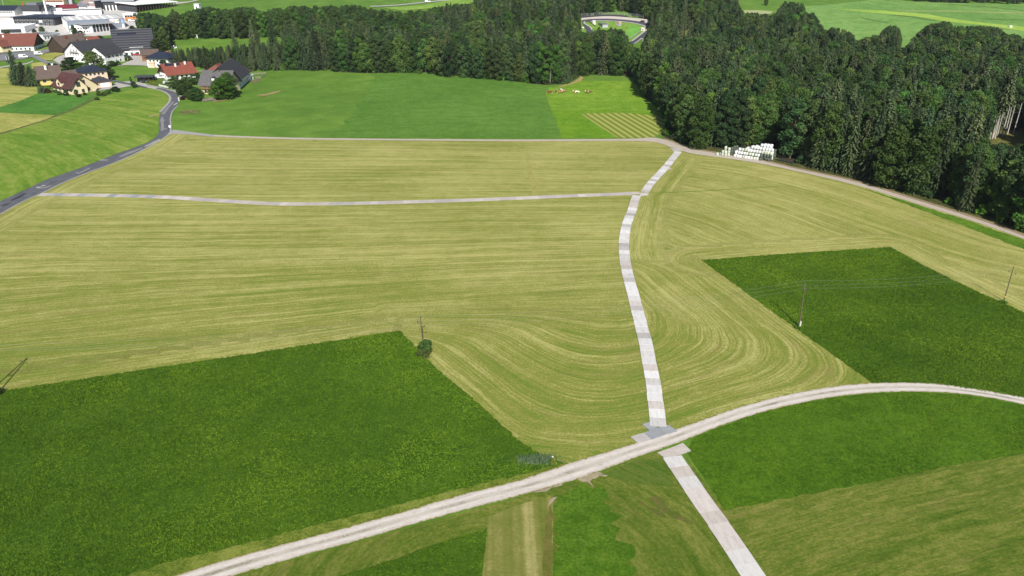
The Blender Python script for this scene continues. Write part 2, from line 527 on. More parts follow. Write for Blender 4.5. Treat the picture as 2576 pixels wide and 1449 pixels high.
def streak_mat(name, straw, olive, green, k_straw=.5, wide=.42, fine=1.5, along=.012, bump=.1, near_green=False):
    """mown hay: pale swaths and greener gaps that follow the attribute psi"""
    t = NT(name); co = t.coord()
    ps = t.attr('psi').outputs['Fac']
    sep = t.node('ShaderNodeSeparateXYZ'); t.l(co, sep.inputs[0])
    wob = t.math('MULTIPLY', t.math('SUBTRACT', t.noise(co, .05, 3), .5), 2.2)
    pw = t.math('ADD', ps, wob)
    def vec(a, b, src=None):
        c = t.node('ShaderNodeCombineXYZ')
        t.l(t.math('MULTIPLY', src or pw, a), c.inputs[0]); t.l(t.math('MULTIPLY', sep.outputs[0], b), c.inputs[1]); t.l(t.math('MULTIPLY', sep.outputs[1], b), c.inputs[2])
        return c.outputs[0]
    n1 = t.noise(vec(wide, along), 1.0, 3, .55)
    n2 = t.noise(vec(fine, along * 2.5), 1.0, 4, .65)
    n6 = t.noise(vec(fine * .55, along * .6), 1.0, 1, .5)
    n3 = t.noise(co, 2.2, 6, .85)
    n4 = t.noise(co, .03, 4, .6)
    n5 = t.noise(co, .35, 4, .65, .5)
    n7 = t.noise(vec(fine * 1.1, along * 10), 1.0, 4, .7)
    n8 = t.noise(vec(wide * 1.3, along * .5), 1.0, 1, .4); ridge = t.rng(t.math('ABSOLUTE', t.math('SUBTRACT', n8, .5)), 0, .05, 1, 0)
    n9 = t.noise(vec(wide * 2.2, along * .8), 1.0, 1, .4); groove = t.rng(t.math('ABSOLUTE', t.math('SUBTRACT', n9, .5)), 0, .04, 0, 1)
    parts = [(t.rng(n1, .34, .66), .12), (t.rng(n2, .32, .68), .15), (t.rng(n7, .3, .7), .20), (t.rng(n3, .36, .64), .27), (t.rng(n4, .35, .65), .09), (t.rng(n5, .3, .7), .09), (t.rng(n6, .38, .62), .06), (ridge, .065), (groove, .05)]
    f = None
    for q, wgt in parts:
        q = t.math('MULTIPLY', q, wgt); f = q if f is None else t.math('ADD', f, q)
    if near_green: f = t.math('ADD', f, t.rng(t.math('ADD', sep.outputs[1], t.math('MULTIPLY', n4, 60)), 120, 200, -.10, .03))
    c = t.ramp(f, [(.29, green), (.5, olive), (.50 + .21 * (1.5 - k_straw), straw)])
    # dry brownish scars
    br = t.noise(vec(.5, .06), 1.0, 5, .7)
    c = t.mix(t.math('MULTIPLY', t.rng(br, .56, .76), .6), c, C(152, 132, 82))
    t.color(c)
    t.bump(t.math('ADD', n2, n3), bump)
    t.p.inputs['Roughness'].default_value = 1
    return t.m

M_mown = streak_mat('mown_hay', C(192, 188, 114), C(148, 151, 70), C(108, 136, 42), .6, near_green=True, wide=.45, fine=2.6)
MOWN = [(-160, 632), (-60, 572), (0, 538), (100, 488), (215, 436), (350, 381), (424, 336), (430, 331), (520, 340), (700, 348), (1100, 352), (1500, 353), (1650, 353), (1740, 381), (1900, 406), (2150, 462), (2300, 507), (2576, 598), (2700, 645),
        (2800, 890), (2750, 1046), (2576, 1010), (2450, 986), (2250, 975), (2050, 992), (1850, 1040), (1650, 1115), (1420, 1190), (1150, 1256), (800, 1230), (0, 1120), (-300, 1080)]
patch('mown_field', MOWN, .03, M_mown, step=1.7, attr=psi_mown)

# uncut meadows
M_tallbase = grass_mat('tall_meadow', C(54, 88, 12), C(68, 102, 18), C(84, 116, 28), .05, 2.2, .15)
M_tallbase_r = grass_mat('tall_meadow_fresh', C(60, 98, 10), C(76, 114, 16), C(94, 130, 28), .05, 2.2, .15)
L_FIELD = [(-300, 1040), (0, 985), (330, 935), (670, 884), (1005, 832), (1100, 930), (1200, 1012), (1310, 1112), (1370, 1150), (1420, 1166), (1300, 1196), (1150, 1232), (1000, 1270), (800, 1320), (600, 1372), (420, 1415), (250, 1470), (100, 1530), (-500, 1500)]
patch('left_meadow', L_FIELD, .05, M_tallbase, step=4, jag=.22, edge=.7)
R_FIELD = [(1765, 655), (1960, 640), (2240, 622), (2330, 672), (2450, 730), (2576, 787), (2800, 890), (2750, 1040), (2576, 1002), (2450, 981), (2350, 967), (2250, 964), (2195, 965), (2080, 882), (1930, 775)]
patch('right_meadow', R_FIELD, .05, M_tallbase, step=4, jag=.22, edge=.7)
LR_FIELD = [(1742, 1105), (1800, 1079), (1900, 1044), (2000, 1019), (2100, 1000), (2200, 990), (2300, 987), (2400, 991), (2500, 1004), (2576, 1020), (2750, 1056), (2750, 1115), (2576, 1142), (2420, 1166), (2200, 1212), (2000, 1250), (1822, 1284), (1770, 1200), (1728, 1137)]
patch('lower_right_meadow', LR_FIELD, .05, M_tallbase_r, step=4, jag=.2, edge=1.0)
# verges and lower fields
M_verge = grass_mat('verge_grass', C(84, 106, 28), C(112, 128, 42), C(140, 148, 66), .12, 2.6, .1)
patch('track_verge', [(60, 1540), (250, 1466), (420, 1411), (600, 1368), (800, 1316), (1000, 1266), (1150, 1228), (1300, 1192), (1420, 1160), (1440, 1172), (1300, 1216), (1000, 1300), (700, 1385), (440, 1460), (280, 1515)], .04, M_verge, step=5)
def psi_low(x, y): return y * .95 - .32 * x
def psi_fan(x, y):
    c = at((1480, 1215))
    return np.hypot(x - c.x + 14, y - c.y + 22)
M_olive = streak_mat('cropped_olive', C(150, 150, 72), C(102, 122, 36), C(74, 104, 20), .2, wide=.3, fine=1.2, along=.06, bump=.15)
patch('lower_field', [(280, 1510), (590, 1449), (900, 1363), (1250, 1266), (1480, 1200), (1660, 1132), (1720, 1160), (1800, 1310), (1990, 1620), (200, 1620)], .03, M_olive, step=2.0, attr=psi_fan)
patch('cropped_field', [(1720, 1140), (1822, 1280), (2000, 1248), (2200, 1210), (2420, 1164), (2576, 1140), (2850, 1100), (2850, 1640), (2000, 1640), (1870, 1440)], .038, M_olive, step=2.0, attr=psi_low)
SMALL_FIELD = [(600, 1540), (740, 1490), (862, 1447), (980, 1412), (1110, 1366), (1229, 1328), (1222, 1380), (1213, 1449), (1205, 1540)]
patch('small_meadow', SMALL_FIELD, .05, M_tallbase, step=4, jag=.2, edge=1.0)
t = NT('hay_stripes'); co = t.coord()
ps = t.attr('psi').outputs['Fac']
cmb = t.node('ShaderNodeCombineXYZ'); t.l(ps, cmb.inputs[0])
n1 = t.noise(cmb.outputs[0], .42, 2, .5); n2 = t.noise(co, 2.4, 6, .75); n3 = t.noise(co, .4, 4, .6)
f = t.math('ADD', t.math('MULTIPLY', t.rng(n1, .36, .64), .5), t.math('ADD', t.math('MULTIPLY', t.rng(n2, .25, .75), .3), t.math('MULTIPLY', t.rng(n3, .3, .7), .2)))
t.color(t.ramp(f, [(.2, C(104, 120, 36)), (.5, C(134, 136, 66)), (.82, C(180, 172, 108))])); t.bump(n2, .1)
M_stripes = t.m
patch('hay_strip', [(1229, 1300), (1300, 1272), (1392, 1246), (1390, 1449), (1388, 1560), (1195, 1560), (1213, 1449)], .055, M_stripes, step=1.5, attr=lambda x, y: x + .02 * y)
M_brownstrip = grass_mat('dry_edge', C(98, 108, 36), C(114, 114, 50), C(128, 120, 62), .3, 3, .1)
patch('dry_strip', [(1372, 1300), (1388, 1262), (1391, 1330), (1390, 1560), (1362, 1560), (1366, 1400)], .07, M_brownstrip, step=2, jag=.2, edge=.8)
patch('cropped_meadow', [(1392, 1246), (1470, 1215), (1512, 1222), (1560, 1330), (1590, 1449), (1620, 1560), (1388, 1560), (1390, 1330)], .05, grass_mat('short_green', C(66, 104, 14), C(82, 118, 22), C(104, 134, 36), .1, 2.4, .15), step=4, jag=1.3, edge=1.0)
patch('turf_scar', [(1512, 1195), (1600, 1158), (1660, 1156), (1700, 1225), (1600, 1218)], .045, streak_mat('turf_scar', C(120, 128, 62), C(92, 118, 36), C(70, 102, 24), .3, .4, 1.6, .05), step=1.5, attr=psi_fan)
M_mud = flat_mat('bare_mud', C(128, 108, 74), .3, 1.2)
for k, q in enumerate([[(1632, 1252), (1660, 1250), (1690, 1285), (1745, 1318), (1728, 1318), (1680, 1295)], [(1600, 1258), (1650, 1280), (1680, 1305), (1660, 1302)]]):
    patch('mud_scar', q, .06 + .004 * k, grass_mat('mud_grass', C(88, 110, 36), C(104, 110, 48), C(122, 112, 62), .6, 3, .1), step=2, jag=.3, edge=.8)

i_lo = int(np.argmin(np.abs(PATH1[:, 1] - at((1604, 495)).y)))
# gravel tracks
def gravel_mat(name, c, mid_green=.5, edge_c=C(120, 128, 50), lo=.55):
    t = NT(name); co = t.coord()
    uv = t.attr('track_uv').outputs['Vector']
    sep = t.node('ShaderNodeSeparateXYZ'); t.l(uv, sep.inputs[0])
    ac = t.math('ABSOLUTE', sep.outputs[1])
    n1 = t.noise(co, 1.1, 6, .7); n2 = t.noise(co, 7, 5, .75); n3 = t.noise(co, .12, 3)
    sv = t.map(uv, (.25, 5, 1)); n4 = t.noise(sv, 1.0, 4, .6)
    base = t.ramp(t.math('ADD', t.math('MULTIPLY', n1, .36), t.math('ADD', t.math('MULTIPLY', n2, .36), t.math('MULTIPLY', n4, .28))), [(.34, mul(c, .62)), (.5, c), (.66, mul(c, 1.2))])
    rut = t.math('ABSOLUTE', t.math('SUBTRACT', t.math('ADD', ac, t.math('MULTIPLY', t.math('SUBTRACT', n3, .5), .3)), .48))
    base = t.mix(t.rng(rut, .1, .36, 0, .5), base, t.mix(.5, base, C(172, 156, 128)))
    # grass growing along the middle
    mm = t.math('MULTIPLY', t.rng(ac, .10, .30, 1, 0), t.rng(t.math('ADD', t.math('MULTIPLY', n2, .4), t.math('MULTIPLY', t.math('ADD', t.math('MULTIPLY', n3, 1.5), n1), .24)), lo, lo + .12))
    c2 = t.mix(t.math('MULTIPLY', mm, mid_green), base, C(108, 104, 66))
    e = t.rng(t.math('ADD', ac, t.math('MULTIPLY', t.math('SUBTRACT', n1, .5), .9)), .78, .95)
    e2 = t.rng(t.math('ADD', ac, t.math('MULTIPLY', t.math('SUBTRACT', n1, .5), .75)), .92, 1.0)
    c3 = t.mix(t.math('MULTIPLY', e, .75), c2, C(168, 148, 108))
    t.color(t.mix(e2, c3, edge_c)); t.bump(n2, .04)
    return t.m
M_gravel = gravel_mat('gravel', C(228, 219, 208), .85, lo=.48)
M_gravel_far = gravel_mat('gravel_far', C(206, 194, 180), .25)
ribbon('gravel_track', LOW_UP, LOW_LO, .075, M_gravel, 10, 1.0)
ribbon('field_track', TOP_TRACK_UP, TOP_TRACK_LO, .075, M_gravel_far, 6, 1.5)
patch('track_fork', [(1620, 349), (1650, 346), (1680, 353), (1720, 368), (1735, 383), (1690, 371), (1650, 358)], .07, flat_mat('fork_gravel', C(204, 190, 178), .15, 1.5), step=3, jag=.3, edge=1)
M_spill = flat_mat('spilled_gravel', C(172, 160, 130), .3, 1.2)
patch('gravel_spill', [(1440, 1206), (1500, 1188), (1530, 1196), (1500, 1204), (1484, 1212), (1494, 1226), (1478, 1214)], .062, M_spill, step=1.2, jag=.35, edge=.6)
patch('gravel_spill', [(1330, 1238), (1440, 1206), (1400, 1226), (1350, 1240)], .064, M_spill, step=1.2, jag=.35, edge=.6)
patch('gravel_spill', [(1376, 1280), (1384, 1258), (1402, 1250), (1392, 1262)], .072, M_spill, step=1.2, jag=.2, edge=.6)
patch('gravel_spill', [(1415, 1172), (1436, 1164), (1446, 1168), (1425, 1174)], .066, M_spill, step=1.2, jag=.2, edge=.6)
# brown bank along the forest side of the upper track
bank = smooth_line(gline(TOP_TRACK_UP[9:]), 2)
patch('track_bank', G3(bank) + G3(offset_line(bank, 1.6)[::-1]), .06, flat_mat('bank_soil', C(160, 140, 112), .25, .8), step=4, jag=.4, edge=1.5)
_o = offset_line(smooth_line(gline([(1632, 487), (1760, 482), (1960, 470)]), 2), 0)
patch('green_seam', G3(_o) + G3(offset_line(_o, .7)[::-1]), .045, grass_mat('seam_grass', C(104, 132, 42), C(122, 142, 52), C(140, 152, 66), .3, 2, .1), step=4, jag=.25, edge=1)
_o = smooth_line(gline([(1324, 372), (1331, 420), (1347, 492)]), 2)
patch('pale_wheel_line', G3(offset_line(_o, -.8)) + G3(offset_line(_o, .8)[::-1]), .045, grass_mat('pale_line', C(158, 156, 82), C(170, 165, 92), C(184, 177, 106), .3, 2, .1), step=4, jag=.3, edge=1)
patch('slope_meadow', [V5(1915, 372), V5(2000, 335), V5(2120, 300), V5(2215, 284), V5(2215, 315), V5(2080, 345), V5(1950, 392)], .5, grass_mat('slope_meadow', C(140, 156, 76), C(156, 168, 88), C(172, 182, 104), .05, .6, .1), step=8)
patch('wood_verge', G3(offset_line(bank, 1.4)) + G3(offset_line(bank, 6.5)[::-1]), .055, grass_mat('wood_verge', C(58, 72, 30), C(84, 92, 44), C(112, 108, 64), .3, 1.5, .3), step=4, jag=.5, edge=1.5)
patch('field_edge', [(2180, 476.5), (2300, 513), (2450, 560), (2576, 604), (2700, 651), (2700, 684), (2576, 628), (2450, 578), (2330, 533), (2250, 504)], .05, grass_mat('edge_grass', C(74, 112, 20), C(90, 128, 28), C(112, 146, 44), .1, 2, .15), step=5, jag=.4, edge=1.2)

# asphalt road with verge strip and repair patches
t = NT('asphalt'); co = t.coord()
uv = t.attr('track_uv').outputs['Vector']; sep = t.node('ShaderNodeSeparateXYZ'); t.l(uv, sep.inputs[0])
n1 = t.noise(t.map(uv, (.2, 1.6, 1)), 1.0, 5, .65); n2 = t.noise(co, 5, 5, .7); n3 = t.noise(co, .25, 4, .7)
c = t.ramp(t.math('ADD', t.math('MULTIPLY', n1, .4), t.math('ADD', t.math('MULTIPLY', n2, .25), t.math('MULTIPLY', n3, .35))), [(.3, C(78, 80, 86)), (.5, C(106, 107, 112)), (.7, C(134, 134, 138))])
t.color(c); t.p.inputs['Roughness'].default_value = .8
M_asph = t.m
ribbon('asphalt_road', ROAD_L, ROAD_R, .08, M_asph, 6, 2)
M_conc = flat_mat('concrete', C(176, 172, 168), .14, 1.2)
M_concd = flat_mat('grey_repair', C(148, 147, 147), .12, 1.5)
M_dark = flat_mat('dark_tar', C(62, 64, 70), .2, 1.5)
rr = smooth_line(gline(ROAD_R[1:15]), 2)
patch('road_edge_strip', G3(offset_line(rr, .0)) + G3(offset_line(rr, -.55)[::-1]), .09, M_conc, step=6)
rl = smooth_line(gline(ROAD_L[11:19]), 1.5)
patch('road_kerb_strip', G3(offset_line(rl, .0)) + G3(offset_line(rl, 1.1)[::-1]), .09, M_conc, step=6)
for k, (q, m_) in enumerate([
    ([VF(325, 1170), VF(345, 1158), VF(385, 1160), VF(366, 1174)], M_conc), ([VF(372, 1158), VF(395, 1143), VF(427, 1146), VF(405, 1157)], M_conc),
    ([VF(365, 1171), VF(412, 1168), VF(465, 1148), VF(470, 1152), VF(415, 1174), VF(366, 1175)], M_conc),
    ([VF(705, 1028), VF(725, 1034), VF(830, 983), VF(834, 987), VF(727, 1040), VF(700, 1033)], M_conc),
    ([VF(915, 918), VF(935, 909), VF(996, 911), VF(985, 917)], M_conc),
    ([VF(1090, 882), VF(1180, 842), VF(1300, 800), VF(1322, 803), VF(1210, 852), VF(1115, 886)], M_concd),
    ([VF(1325, 790), VF(1400, 752), VF(1465, 720), VF(1478, 726), VF(1410, 765), VF(1345, 792)], M_conc),
    ([VF(1485, 520), VF(1502, 520), VF(1504, 540), VF(1518, 545), VF(1516, 556), VF(1506, 558), VF(1510, 620), VF(1560, 612), VF(1562, 616), VF(1500, 640), VF(1478, 650), VF(1484, 600), VF(1480, 560), VF(1470, 552)], M_concd),
    ([VF(1484, 490), VF(1500, 470), VF(1535, 430), VF(1555, 408), VF(1565, 412), VF(1545, 450), VF(1515, 492)], M_concd),
    ([VF(95, 1285), VF(140, 1262), VF(215, 1225), VF(250, 1218), VF(180, 1262), VF(110, 1290)], M_dark),
    ([VF(10, 1340), VF(40, 1320), VF(95, 1318), VF(60, 1330)], M_dark),
    ([VF(1495, 630), VF(1500, 620), VF(1556, 613), VF(1556, 626)], M_dark),
    ([VG(545, 910), VG(610, 825), VG(650, 830), VG(590, 905), VG(560, 940)], M_concd),
    ([VG(625, 895), VG(700, 850), VG(730, 868), VG(650, 905)], M_conc),
]):
    patch('road_repair', q, .1 + .004 * (k % 4), m_, step=6)
patch('road_pavement', [VG(80, 490), VG(300, 520), VG(480, 570), VG(640, 595), VG(745, 600), VG(805, 735), VG(770, 770), VG(745, 700), VG(650, 630), VG(450, 570), VG(240, 530), VG(80, 520)], .11, M_conc, step=5)
patch('junction_apron', [(424, 340), (432, 326), (470, 331), (540, 340), (540, 345), (470, 338), (434, 337)], .1, M_conc, step=5)

# left fields
def psi_lb(x, y): return np.hypot(x + 330, y - 100) * .9
M_bright = streak_mat('bright_meadow', C(158, 172, 78), C(112, 146, 40), C(84, 126, 28), .35, wide=.14, fine=.5, along=.02)
LEFT_BRIGHT = [(-300, 420), (-160, 385), (0, 339), (60, 320), (130, 298), (200, 272), (250, 247), (300, 233), (345, 222), (386, 223.5), (408, 229), (424, 237), (431, 246), (428, 257), (420, 267), (404, 284), (398, 303), (399, 325), (390, 346), (358, 364), (288, 389), (198, 424), (118, 452), (58, 480), (0, 507), (-160, 588), (-300, 640)]
patch('bright_meadow', LEFT_BRIGHT, .05, M_bright, step=4, attr=psi_lb)
patch('dark_meadow', [VF(-300, 470), VF(0, 430), VF(180, 370), VF(345, 300), VF(440, 300), VF(700, 330), VF(870, 330), VF(905, 330), VF(820, 385), VF(640, 460), VF(500, 498), VF(0, 476), VF(-300, 500)], .06, grass_mat('deep_meadow', C(66, 118, 36), C(82, 134, 44), C(100, 148, 56), .03, .8, .12), step=8)
M_hay2 = streak_mat('pale_hay', C(196, 190, 110), C(160, 164, 76), C(122, 146, 50), .6, wide=.12, fine=.4, along=.02)
patch('pale_hayfield', [VF(-300, 478), VF(0, 476), VF(250, 488), VF(505, 500), VF(420, 540), VF(0, 668), VF(-300, 760)], .06, M_hay2, step=4, attr=psi_lb)
patch('hayfield', [VF(-300, 60), VF(0, 68), VF(140, 70), VF(135, 190), VF(250, 230), VF(342, 236), VF(345, 300), VF(180, 370), VF(0, 426), VF(-300, 470)], .055, M_hay2, step=4, attr=psi_lb)
patch('hayfield', [VF(290, 20), VF(400, 10), VF(520, 60), VF(400, 75), VF(290, 70)], .055, M_hay2, step=4, attr=psi_lb)
dl = smooth_line(gline([VF(-300, 750), VF(0, 668), VF(200, 612), VF(430, 540), VF(530, 500), VF(640, 462), VF(740, 410), VF(870, 340)]), 3)
patch('drainage_ditch', G3(offset_line(dl, -.8)) + G3(offset_line(dl, .8)[::-1]), .07, grass_mat('ditch_grass', C(84, 84, 44), C(110, 104, 62), C(132, 122, 80), .2, 1.5, .3), step=6, jag=.5, edge=2)

# meadows beyond the upper track
patch('deep_green_meadow', [VM(-3420, 950), VM(-3200, 700), VM(-2750, 150), VM(-2700, -130), VM(-1800, -150), VM(-900, -60), VM(0, 45), VM(245, 105), VM(200, 210), VM(250, 330), VM(300, 510), VM(370, 600), VM(470, 960), VM(-1000, 970), VM(-2500, 960)], .06,
      grass_mat('seeded_meadow', C(82, 124, 36), C(95, 137, 46), C(112, 150, 60), .02, .9, .08, (R(78), 1.6, C(78, 118, 36), .5, .8)), step=10, jag=1.6, edge=2)
patch('cow_meadow', [VM(245, 105), VM(420, 100), VM(600, 50), VM(800, -5), VM(1600, 0), VM(1800, 100), VM(1900, 300), VM(2230, 540), VM(1240, 488), VM(310, 510), VM(205, 210)], .06, grass_mat('grazed_meadow', C(104, 146, 32), C(122, 160, 42), C(146, 178, 58), .03, .9, .1), step=10)
patch('hay_bank', [VM(400, 98), VM(600, 45), VM(700, 0), VM(790, -80), VM(840, -75), VM(800, 0), VM(620, 60), VM(450, 104)], .1, flat_mat('dry_bank', C(176, 158, 100), .2, .6), step=6, jag=.5, edge=2)
patch('bright_corner', [VM(310, 512), VM(1240, 490), VM(2230, 540), VM(2230, 600), VM(850, 545), VM(800, 556), VM(1420, 955), VM(480, 960), VM(370, 600)], .065, grass_mat('fresh_meadow', C(94, 140, 22), C(110, 152, 28), C(132, 168, 42), .05, .9, .1), step=10)
t = NT('striped_hay'); co = t.coord(); ps = t.attr('psi').outputs['Fac']
w = t.node('ShaderNodeTexWave', wave_type='BANDS', bands_direction='X'); w.inputs['Scale'].default_value = .1
w.inputs['Distortion'].default_value = .6; w.inputs['Detail'].default_value = 2
cmb = t.node('ShaderNodeCombineXYZ'); t.l(ps, cmb.inputs[0]); t.l(cmb.outputs[0], w.inputs['Vector'])
n2 = t.noise(co, 1.2, 6, .7)
f = t.math('ADD', t.math('MULTIPLY', w.outputs['Fac'], .6), t.math('MULTIPLY', n2, .4))
t.color(t.ramp(f, [(.25, C(122, 140, 36)), (.55, C(150, 160, 66)), (.8, C(184, 184, 112))]))
_a, _b = at(VM(820, 560)), at(VM(1400, 950))
_n = Vector((-(_b - _a).y, (_b - _a).x)).normalized()
patch('striped_hayfield', [VM(815, 560), VM(900, 545), VM(1500, 535), VM(2250, 590), VM(2260, 800), VM(2040, 950), VM(1700, 962), VM(1420, 958), VM(1050, 720)], .075, t.m, step=3, attr=lambda x, y: (x * _n.x + y * _n.y) * 1.0)
# far meadows
patch('upper_meadow', [(1960, 20), (2230, -4), (2300, 6), (2600, 12), (2900, 20), (2900, 140), (2600, 110), (2300, 130), (2100, 90), (1990, 40)], .3, grass_mat('hill_meadow', C(100, 146, 62), C(118, 160, 76), C(138, 174, 92), .008, .35, .2), step=12)
patch('mown_swath', [V7(840, 80), V7(1300, 98), V7(1700, 130), V7(2050, 190), V7(2400, 228), V7(2576, 245), V7(2576, 285), V7(2300, 240), V7(1900, 200), V7(1600, 150), V7(1200, 116)], .4, grass_mat('swath_meadow', C(142, 178, 60), C(158, 190, 74), C(174, 200, 90), .02, .4, .1), step=12)
patch('dry_swath', [V7(1350, 95), V7(1900, 98), V7(2576, 115), V7(2576, 130), V7(2000, 112), V7(1500, 104)], .4, grass_mat('dry_meadow', C(140, 160, 90), C(150, 170, 96), C(168, 182, 110), .02, .4, .1), step=12)
for k, q in enumerate([[V7(1110, 160), V7(1200, 178), V7(1360, 210), V7(1358, 213), V7(1190, 182), V7(1110, 163)], [V7(1400, 140), V7(1560, 152), V7(1800, 190), V7(1790, 193), V7(1550, 156), V7(1400, 143)], [V7(1900, 42), V7(2200, 60), V7(2576, 98), V7(2576, 101), V7(2200, 63), V7(1900, 45)], [V7(2200, 172), V7(2576, 184), V7(2576, 187), V7(2200, 175)]]):
    patch('wheel_track', q, .45, flat_mat('tramline', C(92, 122, 58), .15, .3), step=12)
patch('pale_verge', [V7(70, 95), V7(180, 96), V7(330, 105), V7(300, 130), V7(150, 130), V7(60, 118)], .4, flat_mat('pale_verge', C(176, 182, 130), .15, .2), step=12)
patch('far_strip_meadow', [V4(1300, 80), V4(1700, 60), V4(1990, 0), V4(2400, -10), V4(2400, 30), V4(2300, 28), V4(2000, 60), V4(1720, 95), V4(1500, 110)], .35, grass_mat('strip_meadow', C(120, 156, 60), C(136, 172, 66), C(156, 186, 84), .02, .3, .1), step=12)
ribbon('country_road', [V4(1180, 64), V4(1400, 55), V4(1750, 20), V4(2000, -6)], [V4(1180, 73), V4(1400, 64), V4(1750, 30), V4(2000, 4)], .4, flat_mat('pale_road', C(188, 186, 182), .08, .5), 3, 4)
ribbon('country_lane', [V1(1590, 22), V1(1700, 18), V1(1800, -4)], [V1(1560, 45), V1(1700, 28), V1(1830, -2)], .4, flat_mat('lane_gravel', C(198, 190, 176), .1, .5), 3, 3)
patch('tramline_scar', [VG(2380, 735), VG(2480, 705), VG(2570, 675), VG(2576, 690), VG(2490, 720), VG(2400, 748)], .09, M_brownstrip, step=3, jag=.3, edge=1)
patch('field_scar', [(645, 240), (670, 236), (690, 231), (706, 227), (704, 230), (690, 236), (665, 241)], .1, flat_mat('dry_scar', C(168, 148, 100), .25, .7), step=3, jag=.3, edge=1)
patch('field_scar', [VF(1365, 510), VF(1400, 500), VF(1465, 490), VF(1462, 500), VF(1400, 512), VF(1370, 516)], .1, flat_mat('dry_scar', C(176, 156, 108), .2, .7), step=3, jag=.2, edge=1)
patch('forage_scar', [(448, 283), (470, 275), (506, 279), (500, 285), (460, 288)], .1, grass_mat('weedy_patch', C(86, 96, 46), C(110, 116, 62), C(140, 140, 84), .3, 1.5, .3), step=3, jag=.5, edge=1)

# tall grass standing in the uncut meadows (numberless)
t = NT('grass_blades'); co = t.coord()
n1 = t.noise(co, .045, 5, .65); n2 = t.math('ADD', t.math('MULTIPLY', t.noise(co, 1.1, 5, .75), .55), t.math('MULTIPLY', t.noise(co, 4.5, 3, .7), .45)); n3 = t.attr('tone').outputs['Fac']
f = t.math('ADD', t.math('MULTIPLY', t.rng(n1, .3, .7), .34), t.math('ADD', t.math('MULTIPLY', t.rng(n2, .32, .68), .42), t.math('MULTIPLY', n3, .2)))
t.color(t.ramp(f, [(.28, C(56, 88, 6)), (.5, C(82, 114, 12)), (.72, C(116, 146, 32))]))
t.p.inputs['Roughness'].default_value = .8
geo = t.node('ShaderNodeNewGeometry'); vm = t.node('ShaderNodeMix', data_type='VECTOR'); vm.inputs[0].default_value = .6
t.l(geo.outputs['Normal'], vm.inputs[4]); vm.inputs[5].default_value = (0, 0, 1)
vn = t.node('ShaderNodeVectorMath', operation='NORMALIZE'); t.l(vm.outputs[1], vn.inputs[0]); t.l(vn.outputs[0], t.p.inputs['Normal'])
M_blade = t.m
def tufts(name, label, polys, n, hgt, seed, mat=M_blade, width=.5):
    r = np.random.default_rng(seed)
    pos = []
    for poly in polys:
        P = np.array([p[:2] for p in gline(poly)])
        lo, hi = P.min(0), P.max(0)
        area = .5 * abs(np.dot(P[:, 0], np.roll(P[:, 1], 1)) - np.dot(P[:, 1], np.roll(P[:, 0], 1)))
        k = int(n * area)
        q = lo + r.random((int(k * (hi - lo).prod() / area) + 10, 2)) * (hi - lo)
        q = q[inside(P, q[:, 0], q[:, 1])]
        u, v_, _ = proj(q[:, 0], q[:, 1], 0)
        q = q[(u > -150) & (u < 2726) & (v_ < 1560)]
        pos.append(q)
    p = np.vstack(pos); N = len(p)
    vs = np.zeros((N, 3, 4, 3)); 
    dens = np.array([mnoise.noise(Vector((a * .12, b * .12, seed))) for a, b in p])
    hh = hgt * (.75 + .5 * r.random(N)) * (1 + .45 * dens)
    for j in range(3):
        an = r.random(N) * 2 * math.pi
        ca, sa = np.cos(an), np.sin(an)
        w = width * (.6 + .8 * r.random(N))
        le = (r.random((N, 2)) - .5) * .7 * hh[:, None]
        base = p + (r.random((N, 2)) - .5) * .35
        for k, (sx, sz) in enumerate(((-.5, 0), (.5, 0), (.34, 1), (-.34, 1))):
            vs[:, j, k, 0] = base[:, 0] + ca * w * sx + le[:, 0] * sz
            vs[:, j, k, 1] = base[:, 1] + sa * w * sx + le[:, 1] * sz
            vs[:, j, k, 2] = .02 + hh * sz * (.8 + .4 * r.random(N))
    f = np.arange(N * 12).reshape(-1, 4)
    tone = np.repeat(r.random(N), 12)
    me = np_mesh(name, vs.reshape(-1, 3), f, mat, {'tone': ('FLOAT', tone)})
    return tag(link(name, me), label, 'grass', kind='stuff')
tufts('tall_grass', 'tall dark green grass standing in the uncut meadows', [L_FIELD, R_FIELD, SMALL_FIELD], 15.0, .16, 11, width=.15)
tufts('meadow_grass', 'fresh green grass of the meadow below the gravel track', [LR_FIELD], 16.0, .10, 12, width=.12)
# ------------------------------------------------------------------ ground plates
def plate_mat(name, c):
    t = NT(name); co = t.coord(); oi = t.node('ShaderNodeObjectInfo')
    off = t.node('ShaderNodeVectorMath', operation='ADD')
    t.l(co, off.inputs[0])
    rv = t.node('ShaderNodeCombineXYZ'); k = t.math('MULTIPLY', oi.outputs['Random'], 60)
    t.l(k, rv.inputs[0]); t.l(k, rv.inputs[1]); t.l(rv.outputs[0], off.inputs[1])
    n1 = t.noise(t.map(off.outputs[0], (.35, 1.4, 1)), 1.0, 6, .7); n2 = t.noise(off.outputs[0], 5, 5, .75)
    f = t.math('ADD', t.math('MULTIPLY', n1, .6), t.math('MULTIPLY', n2, .4))
    b = t.ramp(f, [(.34, mul(c, .72)), (.5, c), (.66, mul(c, 1.1))])
    sp = t.noise(t.map(off.outputs[0], (1, .45, 1)), 9, 2, .5)
    b = t.mix(t.rng(sp, .7, .76, 0, .45), b, C(120, 110, 98))
    v = t.math('ADD', t.math('MULTIPLY', oi.outputs['Random'], .16), .92)
    hs = t.node('ShaderNodeHueSaturation'); t.l(v, hs.inputs['Value']); t.l(b, hs.inputs['Color'])
    t.color(hs.outputs[0]); t.p.inputs['Roughness'].default_value = .7
    return t.m
